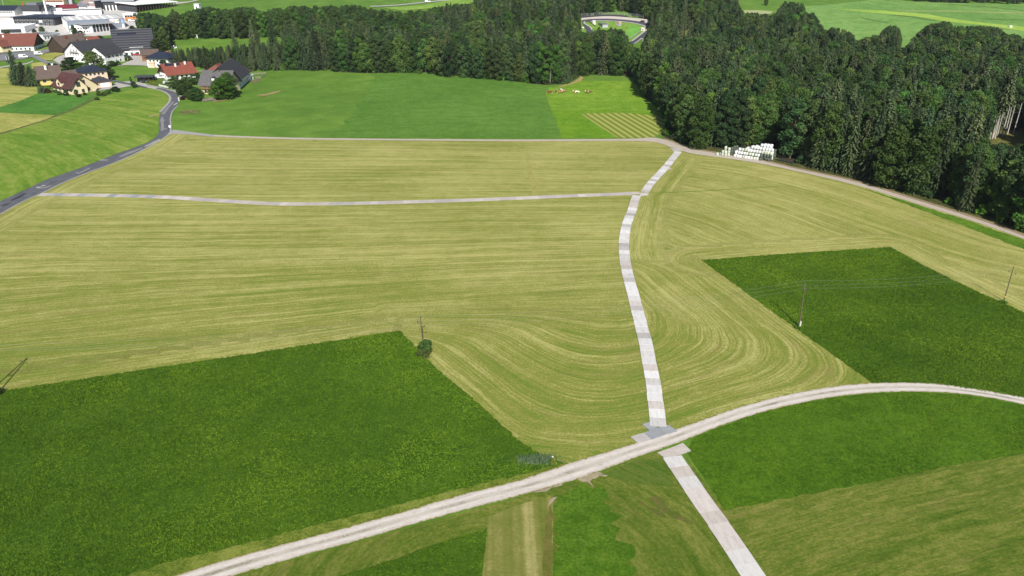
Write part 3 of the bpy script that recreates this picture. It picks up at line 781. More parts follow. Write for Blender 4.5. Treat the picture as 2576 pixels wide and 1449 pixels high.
PLATE = {
    'bright white': plate_mat('plate_white', C(238, 235, 230)), 'pale grey': plate_mat('plate_pale', C(222, 218, 213)),
    'mid grey': plate_mat('plate_grey', C(196, 190, 184)), 'pinkish beige': plate_mat('plate_pink', C(218, 208, 200)),
    'tan': plate_mat('plate_tan', C(206, 196, 186)), 'steel grey': plate_mat('plate_steel', C(170, 172, 174))}
def plate_mesh(L, W, mat, name='ground_plate'):
    bm = bmesh.new()
    bmesh.ops.create_cube(bm, size=1)
    bmesh.ops.scale(bm, vec=(L, W, .06), verts=bm.verts)
    bmesh.ops.bevel(bm, geom=list(bm.edges), offset=.012, segments=1, affect='EDGES')
    me = bpy.data.meshes.new(name); bm.to_mesh(me); bm.free(); me.materials.append(mat)
    return me
PL_MESH = {(k, L): plate_mesh(L, W, m) for k, m in PLATE.items() for L, W in ((2.4, 2.62), (2.41, 2.85), (2.42, 3.0))}
PLATE_SRC = {}
def put_plate(kind, L, x, y, rz, label, group, z=None):
    src = PLATE_SRC.get((kind, L))
    if src is None:
        o = link('ground_plate', PL_MESH[(kind, L)]); PLATE_SRC[(kind, L)] = o
    else:
        o = src.copy(); COL.objects.link(o)
    o.location = (x, y, float(h(x, y)) + (.115 if z is None else z)); o.rotation_euler = (0, 0, rz)
    return tag(o, label, 'ground plate', group)
rnd = random.Random(5)
def plate_path(line, L, pick, place, group, a=0.0, b=None):
    d = np.r_[0, np.cumsum(np.linalg.norm(np.diff(line, axis=0), axis=1))]
    b = d[-1] if b is None else b
    s = a; k = 0
    while s + 2.4 <= b + .6:
        x0 = [np.interp(s, d, line[:, j]) for j in (0, 1)]; x1 = [np.interp(s + 2.43, d, line[:, j]) for j in (0, 1)]
        kind = pick(s / b, k)
        put_plate(kind, L, (x0[0] + x1[0]) / 2 + rnd.uniform(-.04, .04), (x0[1] + x1[1]) / 2, math.atan2(x1[1] - x0[1], x1[0] - x0[0]) + rnd.uniform(-.008, .008),
                  place(kind, s / b), group, .115 + .004 * (k % 2))
        s += 2.43; k += 1
i_cross = int(np.argmin(np.abs(PATH1[:, 1] - at((1610, 488)).y)))
upper, lower = PATH1[:i_cross], PATH1[i_cross + 1:]
up = lower[::-1]
SEQ = ['pale grey', 'bright white', 'pinkish beige', 'bright white', 'bright white', 'pale grey', 'bright white', 'pinkish beige', 'bright white', 'pale grey', 'bright white', 'bright white', 'mid grey', 'pale grey', 'bright white', 'bright white', 'bright white', 'mid grey', 'pinkish beige', 'bright white', 'bright white', 'bright white', 'bright white', 'mid grey', 'pale grey', 'bright white', 'tan', 'pinkish beige', 'pale grey', 'pale grey', 'bright white', 'mid grey', 'mid grey', 'pale grey', 'bright white', 'pale grey', 'bright white', 'pale grey', 'mid grey', 'bright white', 'bright white', 'pale grey', 'mid grey', 'pale grey', 'bright white', 'pinkish beige', 'pinkish beige', 'tan', 'pinkish beige', 'pale grey', 'pinkish beige', 'pale grey']
plate_path(up, 2.4, lambda f_, k: SEQ[k % len(SEQ)],
           lambda kd, f_: f'{kd} ground plate in the long curved plate path, ' + ('nearer the gravel track' if f_ < .33 else 'in its middle stretch' if f_ < .66 else 'nearer the plate crossing'),
           'plates of the long curved path')
plate_path(upper[::-1], 2.4, lambda f_, k: rnd.choice(['pinkish beige', 'pale grey', 'pale grey', 'bright white', 'tan']),
           lambda kd, f_: f'{kd} ground plate in the slanting path between the plate crossing and the forest track', 'plates of the slanting path')
plate_path(PATH3, 2.41, lambda f_, k: rnd.choice(['tan', 'tan', 'mid grey', 'pinkish beige', 'tan', 'steel grey' if f_ < .3 else 'tan']),
           lambda kd, f_: f'{kd} plate of the cross path over the mown field, ' + ('near the asphalt road' if f_ < .33 else 'midway' if f_ < .66 else 'near the plate crossing'),
           'plates of the cross path', 0.8)
P2_C = [VP(655, 566), VP(780, 755), VP(910, 945), VP(1050, 1140), VP(1240, 1430), VP(1420, 1700)]
PATH2 = smooth_line(gline(P2_C), 2)
plate_path(PATH2, 2.42, lambda f_, k: ['pale grey', 'tan', 'pale grey', 'pinkish beige', 'pinkish beige', 'tan', 'pinkish beige', 'pinkish beige', 'pale grey'][k % 9],
           lambda kd, f_: f'{kd} ground plate in the straight path below the gravel track, ' + ('upper half' if f_ < .5 else 'lower half'), 'plates of the lower path')
def pad(q, kind, label, z, group):
    P = [at(p) for p in q]
    c = sum(P, Vector()) / len(P)
    mb = MB(); mb.prism([((p - c).x, (p - c).y) for p in P], -.03, .03, axis='z')
    o = mb.build('pad_plate', PLATE[kind], None, (c.x, c.y, z))
    tag(o, label, 'ground plate', group)
pad([VP(430, 325), VP(490, 308), VP(545, 345), VP(487, 372)], 'steel grey', 'steel grey pad plate at the top left corner of the upper pad', .10, 'pad plates by the gravel track')
pad([VP(487, 372), VP(545, 350), VP(604, 402), VP(503, 440), VP(446, 388)], 'steel grey', 'large steel grey pad plate in the middle of the upper pad', .102, 'pad plates by the gravel track')
pad([VP(547, 349), VP(626, 331), VP(695, 378), VP(606, 402)], 'steel grey', 'steel grey pad plate at the right end of the upper pad', .104, 'pad plates by the gravel track')
pad([VP(345, 419), VP(444, 389), VP(501, 440), VP(405, 469)], 'mid grey', 'paler grey pad plate at the lower left end of the upper pad', .106, 'pad plates by the gravel track')
pad([VP(543, 536), VP(640, 502), VP(705, 552), VP(612, 585)], 'tan', 'tan pad plate at the left of the pad below the gravel track', .10, 'pad plates by the gravel track')
pad([VP(642, 501), VP(733, 466), VP(795, 524), VP(707, 554)], 'tan', 'tan pad plate with a pale right edge below the gravel track', .103, 'pad plates by the gravel track')
pad([(1583, 484.5), (1606, 483.5), (1612, 488.5), (1592, 489.5)], 'pinkish beige', 'pinkish plate at the left corner of the plate crossing', .11, 'plates of the crossing')
pad([(1606, 486), (1628, 484.5), (1634, 487.5), (1612, 490)], 'tan', 'tan plate at the far right corner of the plate crossing', .106, 'plates of the crossing')
pad([(1608, 491), (1626, 488.5), (1632, 491.5), (1612, 493)], 'pale grey', 'pale grey plate at the near right corner of the plate crossing', .104, 'plates of the crossing')
pad([(1668, 420), (1690, 424), (1684, 428), (1668, 427)], 'tan', 'odd tan plate jutting out beside the slanting path', .10, 'plates of the crossing')
pad([(1684, 372), (1706, 376), (1716, 381), (1696, 382)], 'mid grey', 'mid grey plate at the forest end of the slanting path', .11, 'plates of the crossing')

# ------------------------------------------------------------------ wrapped silage bales
def film_mat(name, c, rough=.38):
    t = NT(name); co = t.coord(); oi = t.node('ShaderNodeObjectInfo')
    n = t.noise(t.map(co, (1, 1, 4)), 3, 4, .6)
    hs = t.node('ShaderNodeHueSaturation')
    t.l(t.math('ADD', t.math('MULTIPLY', oi.outputs['Random'], .3), .82), hs.inputs['Value'])
    t.l(t.ramp(n, [(.3, mul(c, .85)), (.7, mul(c, 1.1))]), hs.inputs['Color'])
    t.color(hs.outputs[0]); t.p.inputs['Roughness'].default_value = rough
    t.p.inputs['Specular IOR Level'].default_value = .4
    t.bump(n, .05)
    return t.m
FILM = {'white': film_mat('white_film', (.64, .64, .63, 1)), 'pale green': film_mat('pale_green_film', (.46, .50, .40, 1)), 'dark green': film_mat('dark_green_film', (.075, .095, .07, 1), .45)}
def bale_mesh(seed, mat):
    r = random.Random(seed)
    mb = MB()
    mb.lathe([(.28, 0), (.41, .03), (.485, .11), (.51, .3), (.515, .5), (.51, .7), (.485, .9), (.41, .985), (.28, 1.02)], 18)
    mb.v = [(x * (1 + .05 * mnoise.noise(Vector((x * 3, y * 3, z * 4 + seed * 7)))), y * (1 + .05 * mnoise.noise(Vector((x * 3 + 9, y * 3, z * 4 + seed * 7)))), z + (.03 * mnoise.noise(Vector((x * 3, y * 3, seed)))) * (z > 1)) for x, y, z in mb.v]
    return mb.mesh('silage_bale', mat, smooth=True)
BALE = {k: [bale_mesh(i + 1, m) for i in range(4)] for k, m in FILM.items()}
bsrc = {}
def bale(kind, x, y, z, label, tilt=0):
    k = rnd.randrange(4)
    if (kind, k) not in bsrc:
        o = link('silage_bale', BALE[kind][k]); bsrc[(kind, k)] = o
    else:
        o = bsrc[(kind, k)].copy(); COL.objects.link(o)
    o.location = (x, y, z); o.rotation_euler = (rnd.uniform(-.05, .05) + tilt, rnd.uniform(-.05, .05), rnd.uniform(0, 6.28))
    return tag(o, label, 'silage bale', 'wrapped silage bales stacked at the forest edge')
BS = 1.03
for q, kind, n, lb in [((340, 540), 'pale green', 1, 'pale green bale standing alone at the left end of the bale row'), ((440, 530), 'pale green', 1, 'small pale green bale second from the left end'),
                       ((492, 552), 'pale green', 2, None), ((580, 568), 'pale green', 2, None), ((570, 515), 'pale green', 3, None), ((670, 555), 'pale green', 3, None),
                       ((757, 540), 'dark green', 3, None), ((835, 500), 'dark green', 3, None), ((905, 490), 'dark green', 3, None), ((970, 500), 'dark green', 2, None)]:
    p = at(VB(*q))
    for j in range(n):
        lbl = lb or f"{kind} bale, {['lowest', 'second', 'third'][j]} in its column, in the " + ('pale columns left of the dark ones' if kind == 'pale green' else 'dark columns left of the white stack')
        bale(kind, p.x, p.y, j * BS, lbl)
A_, B_ = at(VB(860, 585)), at(VB(1690, 706))
du = (B_ - A_).normalized(); dn = Vector((-du.y, du.x, 0))
if dn.y < 0: dn = -dn
ncol = int((B_ - A_).length / 1.02) + 1
def need(x, y):      # how many bales reach the upper outline of the stack here
    u, v_, zc = proj(x, y, 0)
    xb, yb = (u - 1776) * 11.859, (v_ - 345) * 11.859
    return int(round((yb - (345 - (xb - 1060) * .148)) / 11.859 / (F_PX * CP / zc) / BS)), xb
for r in range(6):
    for c in range(ncol + 6):
        fr = c / (ncol - 1)
        x0 = A_.x + du.x * c * 1.02 + dn.x * r * 1.0; y0 = A_.y + du.y * c * 1.02 + dn.y * r * 1.0
        nd, xb = need(x0, y0)
        if (r < 2 and c >= ncol) or xb > 1945 or (c < 3 and r > 2): continue
        top = max(1, min(r + 1, nd, 6)) if r < 5 else max(1, min(nd, 6))
        for lv in range(top):
            end = c == 0 or c >= ncol - 1
            if r and lv < r and not end and lv != top - 1: continue          # buried in the stack
            if r == 0 and c % 7 == 3: kind = 'pale green'
            elif r <= 2 and fr > .18 and rnd.random() < .42: kind = 'pale green'
            else: kind = 'white'
            if c >= ncol - 1 and r < 3: kind = 'dark green' if lv < 2 else 'pale green'
            x = A_.x + du.x * c * 1.02 + dn.x * r * 1.0 + rnd.uniform(-.07, .07); y = A_.y + du.y * c * 1.02 + dn.y * r * 1.0 + rnd.uniform(-.07, .07)
            where = 'front row on the ground' if r == 0 else 'second step' if r == 1 else 'third step' if r == 2 else 'top wall at the back'
            side = 'left' if fr < .34 else 'middle' if fr < .67 else 'right'
            bale(kind, x, y, lv * BS, f'{kind} bale in the {where} of the big stack, {side} part', rnd.uniform(-.1, .1) if r == 0 else 0)
for q, n in [((1790, 700), 1), ((1860, 722), 1), ((1900, 640), 2), ((1985, 650), 3), ((2040, 610), 3)]:
    p = at(VB(*q))
    for j in range(n): bale('dark green', p.x, p.y, j * BS, 'dark green bale in the shade at the right end of the big stack')
# old tyres and covers lying in the shade right of the bales
M_tyre = flat_mat('old_rubber', (.03, .03, .032, 1), .3, 2)
tyre_me = None
for k in range(9):
    p = at(VB(2110 + k * 58 + rnd.uniform(-10, 10), 690 + k * 13 + rnd.uniform(-12, 12)))
    if tyre_me is None:
        mb = MB()
        n, m_ = 18, 8
        vs = []
        for a in range(n):
            for b in range(m_):
                ta, tb = 2 * math.pi * a / n, 2 * math.pi * b / m_
                vs.append(((.45 + .16 * math.cos(tb)) * math.cos(ta), (.45 + .16 * math.cos(tb)) * math.sin(ta), .16 + .14 * math.sin(tb)))
        mb.add(vs, [(a * m_ + b, ((a + 1) % n) * m_ + b, ((a + 1) % n) * m_ + (b + 1) % m_, a * m_ + (b + 1) % m_) for a in range(n) for b in range(m_)])
        tyre_me = mb.mesh('old_tyre', M_tyre, True); o = link('old_tyre', tyre_me); tsrc = o
    else:
        o = tsrc.copy(); COL.objects.link(o)
    o.location = (p.x, p.y, .12 + .25 * (k % 2)); o.rotation_euler = (rnd.uniform(-.3, .3), rnd.uniform(-.3, .3), 0)
    tag(o, 'old black tyre lying in the forest shade right of the bales', 'tyre', 'old tyres by the bales')

# ------------------------------------------------------------------ poles and wires
M_wood = flat_mat('weathered_pole', (.115, .088, .064, 1), .35, 6)
M_cfoot = flat_mat('concrete_foot', (.42, .40, .37, 1), .2, 4)
M_metal = flat_mat('dark_metal', (.05, .045, .04, 1), .2, 4, .5, .5)
M_wire = flat_mat('wire_metal', (.20, .21, .21, 1), .05, 1, .4, .5)
M_tag = flat_mat('yellow_tag', (.6, .45, .1, 1), .1, 4)
def top_height(b, vy):
    cy = -(vy - 724.5) / F_PX
    return b.y * (cy * CP - SP_) / (CP + cy * SP_) + CAMZ
def utility_pole(base_px, top_px, label, arms, foot, band):
    b = at(base_px)
    H = top_height(b, top_px[1])
    zc = b.y * CP - (H - CAMZ) * SP_
    tx = (top_px[0] - 1288) / F_PX * zc - b.x
    rt = empty('utility_pole', b, 0, label, 'utility pole', 'wooden poles of the power line over the meadows')
    mb = MB(); mb.tube((0, 0, -.2), (tx, 0, H), .125, .085, 10); mb.build('pole', M_wood, rt)
    tips = []
    if foot:
        mb = MB(); mb.box(-.17, .17, -.30, -.155, -.2, 1.5); mb.box(-.17, .17, .155, .30, -.2, 1.5); mb.build('concrete_foot', M_cfoot, rt)
    if band:
        mb = MB(); f_ = .14; mb.tube((tx * f_, 0, H * f_), (tx * (f_ + .03), 0, H * (f_ + .03)), .16, .16, 10); mb.build('warning_band', M_tag, rt)
    for (s, dz) in arms:
        mb = MB()
        fz = (H - dz) / H
        c = Vector((tx * fz, 0, H - dz))
        e = c + Vector((s * .62, -s * .25, -.12))
        if s == 0: e = c + Vector((0, 0, .05))
        if s:
            mb.tube(c, e, .03, .03, 6)
        mb.tube(e, e + Vector((0, 0, .22)), .03, .03, 6); 
        i_ = MB(); i_.lathe([(.05, .18), (.11, .2), (.12, .26), (.07, .3), (.10, .33), (.10, .38), (.04, .42)], 10, tuple(e))
        br = mb.build('bracket', M_metal, rt); i_.build('insulator', M_metal, br)
        tips.append(rt.location + e + Vector((0, 0, .42)))
    return tips
tA = utility_pole((2010.6, 823.5), (2026, 711), 'wooden pole with a concrete foot at the edge of the right meadow', [(0, 0.0), (-1, .9), (1, 1.35)], True, False)
tB = utility_pole((2525, 758.4), (2549, 675), 'dark wooden pole with a yellow band at the right edge of the mown field', [(0, 0.0), (-1, .9), (1, 1.3)], False, True)
tC = utility_pole((1065, 868), (1057.5, 802.5), 'short wooden pole rising from the bush at the meadow corner', [(0, 0.0), (-1, .9), (1, 1.5)], False, False)
# twin-leg pole just beyond the frame at the left; its shadow falls into view
bL = at((-9, 985))
rt = empty('twin_leg_pole', bL, 0, 'tall twin-leg wooden pole whose shadow falls across the meadow edge', 'utility pole')
HL = 8.9
for s in (-1, 1):
    mb = MB(); mb.tube((s * .85 - .3, 0, -.2), (s * .10 - .3, 0, HL), .14, .10, 10); mb.build('leg', M_wood, rt)
mb = MB()
for f_ in (.06, .48): 
    w_ = .85 - .75 * f_; mb.box(-w_ - .42, w_ - .18, -.07, .07, HL * f_ - .08, HL * f_ + .08)
mb.build('crossbar', M_wood, rt)
tL = []
for s, z in ((0, 0), (-1, .8), (1, 1.1)):
    mb = MB(); e = Vector((-.3 + s * .7, 0, HL - z))
    mb.tube((-.3, 0, HL - z - .15), e, .04, .04, 6); br = mb.build('bracket', M_metal, rt)
    i_ = MB(); i_.lathe([(.05, 0), (.12, .05), (.13, .14), (.07, .2), (.1, .26), (.04, .34)], 10, tuple(e)); i_.build('insulator', M_metal, br)
    tL.append(bL + e + Vector((0, 0, .34)))
def wire(a, b, sag, label):
    mb = MB(); n = 26
    P = [a.lerp(b, k / n) - Vector((0, 0, sag * 4 * (k / n) * (1 - k / n))) for k in range(n + 1)]
    for p, q in zip(P[:-1], P[1:]): mb.tube(p, q, .009, .009, 4, False)
    tag(mb.build('power_wire', M_wire), label, 'wire', 'wires of the power line')
for k in range(3):
    w_ = ['top', 'left', 'right'][k]
    wire(tA[k], tB[k], 1.0, f'{w_} wire between the pole with the concrete foot and the banded pole')
    wire(tC[k], tA[k], 1.6, f'{w_} wire between the pole in the bush and the pole with the concrete foot')
    wire(tL[k], tC[k], 1.2, f'{w_} wire between the pole in the bush and the twin-leg pole')

# ------------------------------------------------------------------ cows
def cow_mesh(pose, mat):
    hd = {'graze': ((1.35, .0, .75), (1.55, .05, .35)), 'stand': ((1.42, 0, 1.45), (1.78, .1, 1.38)), 'turn': ((1.3, .35, 1.35), (1.45, .7, 1.28))}[pose]
    P = [(-.85, 0, 1.12), (-.35, 0, 1.1), (.3, 0, 1.08), (.85, 0, 1.15), hd[0], hd[1]]
    rad = [.30, .36, .38, .34, .2, .13]
    E = [(0, 1), (1, 2), (2, 3), (3, 4), (4, 5)]
    for (b, x, y, bend) in ((0, -.9, .24, -.08), (0, -.9, -.24, -.08), (3, .82, .22, .04), (3, .82, -.22, .04)):
        i = len(P)
        P += [(x, y, .78), (x + bend, y, .42), (x, y, .03)]; rad += [.17 if b == 0 else .13, .075, .06]
        E += [(b, i), (i, i + 1), (i + 1, i + 2)]
    i = len(P); P += [(-1.15, 0, 1.2), (-1.22, 0, .6)]; rad += [.05, .035]; E += [(0, i), (i, i + 1)]
    me = bpy.data.meshes.new('cow_skeleton'); me.from_pydata(P, E, [])
    o = bpy.data.objects.new('cow_skeleton', me); COL.objects.link(o)
    md = o.modifiers.new('skin', 'SKIN'); 
    for k, sv in enumerate(me.skin_vertices[0].data): sv.radius = (rad[k], rad[k])
    me.skin_vertices[0].data[1].use_root = True
    sb = o.modifiers.new('sub', 'SUBSURF'); sb.levels = 1
    dg = bpy.context.evaluated_depsgraph_get()
    out = bpy.data.meshes.new_from_object(o.evaluated_get(dg))
    bpy.data.objects.remove(o)
    bm = bmesh.new(); bm.from_mesh(out)
    e = Vector(hd[1]); n = Vector(hd[0])
    for s in (-1, 1):          # ears and horns belong to the one body
        c = n.lerp(e, .45) + Vector((-.05, s * .14, .1))
        for tip, r in ((Vector((-.02, s * .2, .02)), .05), (Vector((.02, s * .07, .17)), .025)):
            m = Matrix.Translation(c + tip * .5) @ tip.to_track_quat('Z', 'Y').to_matrix().to_4x4()
            bmesh.ops.create_cone(bm, segments=6, radius1=r, radius2=.01, depth=tip.length, matrix=m, cap_ends=True)
    bm.to_mesh(out); bm.free()
    out.name = 'cow'; out.materials.clear(); out.materials.append(mat)
    out.polygons.foreach_set('use_smooth', [True] * len(out.polygons))
    return out
def coat(name, brown, lo):
    t = NT(name); co = t.coord(); oi = t.node('ShaderNodeObjectInfo')
    off = t.node('ShaderNodeVectorMath', operation='ADD'); t.l(co, off.inputs[0]); t.l(oi.outputs['Random'], off.inputs[1])
    n = t.noise(off.outputs[0], 1.3, 2, .5)
    t.color(t.ramp(n, [(lo, brown), (lo + .04, (.72, .66, .56, 1))])); t.p.inputs['Roughness'].default_value = .8
    return t.m
c_red, c_dark, c_pale = coat('red_pied', (.26, .085, .035, 1), .52), coat('dark_pied', (.15, .05, .02, 1), .56), coat('cream_coat', (.5, .26, .12, 1), .35)
for q, pose, ct, rz, lb in [
    ((262, 205), 'graze', c_red, 2.6, 'red pied cow grazing at the left end of the herd'),
    ((290, 208), 'stand', c_dark, 2.9, 'dark brown cow close behind the leftmost cow'),
    ((384, 186), 'stand', c_dark, 1.3, 'small cow seen end-on between the two left groups'),
    ((455, 206), 'graze', c_red, 3.3, 'red pied cow with lowered head in the group of three'),
    ((478, 178), 'stand', c_pale, 1.9, 'cream white cow standing behind the group of three'),
    ((515, 192), 'graze', c_red, .3, 'reddish cow at the right of the group of three'),
    ((715, 205), 'stand', c_red, 3.0, 'white and red cow in the loose pair'), ((738, 206), 'graze', c_pale, .2, 'tan cow in the loose pair'),
    ((918, 204), 'stand', c_dark, 3.1, 'dark brown and white cow at the right end of the herd'), ((946, 206), 'graze', c_dark, .1, 'cow grazing beside the rightmost brown cow')]:
    p = at(VM(*q))
    o = link('cow', cow_mesh(pose, ct), None, p); o.rotation_euler = (0, 0, rz)
    tag(o, lb, 'cow', 'cows in the far meadow')
# ------------------------------------------------------------------ trees
def leaf_mat(name, dark, mid, light, trans=.22):
    t = NT(name); co = t.coord(); oi = t.node('ShaderNodeObjectInfo')
    tone = t.attr('tone').outputs['Fac']
    n = t.noise(co, .5, 3, .6)
    f = t.math('ADD', t.math('MULTIPLY', tone, .5), t.math('ADD', t.math('MULTIPLY', t.rng(n, .3, .7), .28), t.math('MULTIPLY', oi.outputs['Random'], .22)))
    c = t.ramp(f, [(.12, dark), (.5, mid), (.9, light)])
    hs = t.node('ShaderNodeHueSaturation')
    rr_ = t.math('FRACT', t.math('MULTIPLY', oi.outputs['Random'], 7.31))
    t.l(t.math('ADD', t.math('MULTIPLY', rr_, .045), .50), hs.inputs['Hue'])
    r2 = t.math('FRACT', t.math('MULTIPLY', oi.outputs['Random'], 23.7))
    t.l(t.math('ADD', t.math('MULTIPLY', r2, .75), .62), hs.inputs['Value'])
    hs.inputs['Saturation'].default_value = 1.0; t.l(c, hs.inputs['Color'])
    t.color(hs.outputs[0]); t.p.inputs['Roughness'].default_value = .65; t.p.inputs['Specular IOR Level'].default_value = .12
    tr = t.node('ShaderNodeBsdfTranslucent'); t.l(hs.outputs[0], tr.inputs[0])
    mx = t.node('ShaderNodeMixShader'); mx.inputs[0].default_value = trans
    t.l(t.p.outputs[0], mx.inputs[1]); t.l(tr.outputs[0], mx.inputs[2]); t.l(mx.outputs[0], t.out.inputs[0])
    return t.m
M_leaf = [leaf_mat('leaf_dark', (.028, .050, .018, 1), (.050, .080, .026, 1), (.110, .145, .042, 1)),
          leaf_mat('leaf_mid', (.036, .066, .014, 1), (.068, .108, .024, 1), (.145, .19, .045, 1)),
          leaf_mat('leaf_olive', (.044, .068, .018, 1), (.08, .108, .028, 1), (.135, .16, .048, 1))]
M_needle = [leaf_mat('needle_dark', (.026, .044, .020, 1), (.053, .076, .032, 1), (.096, .120, .052, 1), .1),
            leaf_mat('needle_olive', (.038, .054, .022, 1), (.076, .092, .038, 1), (.13, .142, .062, 1), .1)]
M_bright_leaf = leaf_mat('leaf_bright', (.055, .12, .012, 1), (.10, .19, .02, 1), (.17, .26, .04, 1))
M_leaf.append(leaf_mat('leaf_fresh', (.042, .085, .014, 1), (.082, .145, .022, 1), (.15, .22, .042, 1)))
M_hedge = leaf_mat('hedge_leaf', (.07, .085, .010, 1), (.115, .125, .014, 1), (.16, .165, .03, 1))
M_hedge_d = leaf_mat('hedge_dark', (.014, .030, .008, 1), (.028, .052, .012, 1), (.05, .08, .02, 1))
M_redleaf = leaf_mat('leaf_purple', (.03, .012, .012, 1), (.05, .02, .018, 1), (.08, .035, .03, 1))
M_rust = leaf_mat('needle_rust', (.07, .03, .02, 1), (.13, .055, .035, 1), (.19, .085, .05, 1))
M_silver = leaf_mat('leaf_silver', (.09, .11, .07, 1), (.16, .18, .12, 1), (.24, .26, .19, 1))
M_bark = flat_mat('bark', (.085, .065, .048, 1), .4, 3)
M_palebark = flat_mat('pale_bark', (.30, .26, .22, 1), .35, 3)
M_deadwood = flat_mat('dead_wood', (.26, .225, .19, 1), .3, 3)

def cards(cen, nrm, size, rng, tone, jitter=.8):
    n = len(cen)
    d = nrm + rng.normal(0, jitter, (n, 3)); d /= np.linalg.norm(d, axis=1)[:, None] + 1e-9
    a = np.cross(d, rng.normal(0, 1, (n, 3))); a /= np.linalg.norm(a, axis=1)[:, None] + 1e-9
    b = np.cross(d, a)
    sx = (size * rng.uniform(.7, 1.3, n))[:, None] * .5; sy = (size * rng.uniform(.5, 1.0, n))[:, None] * .5
    v = np.stack([cen - a * sx - b * sy * .5, cen + a * sx * .3 - b * sy, cen + a * sx + b * sy * .4, cen - a * sx * .2 + b * sy], 1)
    return v.reshape(-1, 3), np.repeat(tone, 4)

def crown_broad(seed, H=20.0, Rr=4.6, lobes=22, per=210, size=.62, low=.2, mat=None, name='crown'):
    rng = np.random.default_rng(seed)
    V, T = [], []
    prof = lambda z: np.interp(z, [0, .12, .35, .6, .82, 1], [.45, .78, 1.0, .92, .62, .22])
    for k in range(lobes):
        zf = (k + rng.uniform(.2, .8)) / lobes
        rad = Rr * prof(zf)
        lr = Rr * rng.uniform(.30, .46) * (1 - .3 * zf)
        an = k * 2.4 + rng.uniform(-.5, .5)
        rr = max(0, rad - lr * .75) * math.sqrt(rng.uniform(.45, 1))
        c = np.array([rr * math.cos(an), rr * math.sin(an), H * (low + (1 - low) * (zf * .9)) + lr * .25])
        n = int(per * rng.uniform(.75, 1.25))
        u = rng.normal(0, 1, (n, 3)); u[:, 2] = u[:, 2] * .9 + .25; u /= np.linalg.norm(u, axis=1)[:, None]
        bump_ = 1 + .28 * np.sin(u[:, 0] * 5 + seed + k) * np.sin(u[:, 1] * 5 + k) * np.cos(u[:, 2] * 4)
        p = c + u * (lr * bump_ * rng.uniform(.72, 1.05, n))[:, None] * np.array([1.05, 1.05, .85])
        p[:, 2] = np.minimum(p[:, 2], H)
        v, t_ = cards(p, u, size * np.ones(n), rng, np.clip(rng.uniform(.25, .75) + rng.normal(0, .13, n), 0, 1))
        V.append(v); T.append(t_)
    v = np.vstack(V)
    return np_mesh(name, v, np.arange(len(v)).reshape(-1, 4), mat, {'tone': ('FLOAT', np.concatenate(T))})

def crown_spruce(seed, H=24.0, Rr=3.3, low=.06, mat=None, name='crown', dens=1.0, sparse=0.0):
    rng = np.random.default_rng(seed)
    V, T = [], []
    z = H * low
    while z < H * .985:
        fr = (z - H * low) / (H * (1 - low))
        L = Rr * ((1 - fr) ** .72) * (.82 + .18 * math.sin(fr * 9 + seed)) * min(1, .72 + fr * 2.2) + .2
        nb = int((9 + 3 * rng.random()) * (1 - .45 * fr) * dens) + 3
        a0 = rng.uniform(0, 6.28)
        for b in range(nb):
            if rng.random() < sparse: continue
            an = a0 + b * 2 * math.pi / nb + rng.uniform(-.25, .25)
            bl = L * rng.uniform(.7, 1.12)
            ca, sa = math.cos(an), math.sin(an)
            m = max(2, int(bl / .55))
            tone = np.clip(rng.uniform(.25, .7), 0, 1)
            for k in range(m):
                s0, s1 = k / m, (k + 1) / m
                zz = lambda s: z + .35 * bl * s * .5 - bl * .62 * s * s
                w = (.95 - .55 * s0) * (.5 + .28 * bl / Rr) * rng.uniform(.75, 1.2)
                p0 = np.array([ca * bl * s0, sa * bl * s0, zz(s0)]); p1 = np.array([ca * bl * s1 * 1.03, sa * bl * s1 * 1.03, zz(s1)])
                tl = rng.uniform(-1.15, 1.15); sd = np.array([-sa * math.cos(tl), ca * math.cos(tl), math.sin(tl)]) * w * .62
                dr = np.array([0, 0, -.22 * rng.random()])
                V.append(np.array([p0 - sd + dr, p1 - sd * .6 + dr, p1 + sd * .6 + dr, p0 + sd + dr])); T.append(np.full(4, np.clip(tone + .25 * (s0 - .4) + rng.normal(0, .1), 0, 1)))
                if rng.random() < .3:      # hanging twigs
                    q = (p0 + p1) / 2; hl = rng.uniform(.4, .9)
                    e = np.array([-sa * .5 + ca * .4, ca * .5 + sa * .4, 0]) * .35
                    V.append(np.array([q - e, q + e, q + e * .5 + [0, 0, -hl], q - e * .5 + [0, 0, -hl]])); T.append(np.full(4, np.clip(tone + rng.normal(-.05, .1), 0, 1)))
        z += .50 + .28 * (1 - fr) * rng.uniform(.8, 1.3)
    # leader
    for k in range(4):
        an = k * 1.57; e = np.array([math.cos(an), math.sin(an), 0]) * .16
        V.append(np.array([[0, 0, H * .95] - e, [0, 0, H * .95] + e, [0, 0, H] + e * .1, [0, 0, H] - e * .1])); T.append(np.full(4, .6))
    v = np.vstack(V)
    return np_mesh(name, v, np.arange(len(v)).reshape(-1, 4), mat, {'tone': ('FLOAT', np.concatenate(T))})

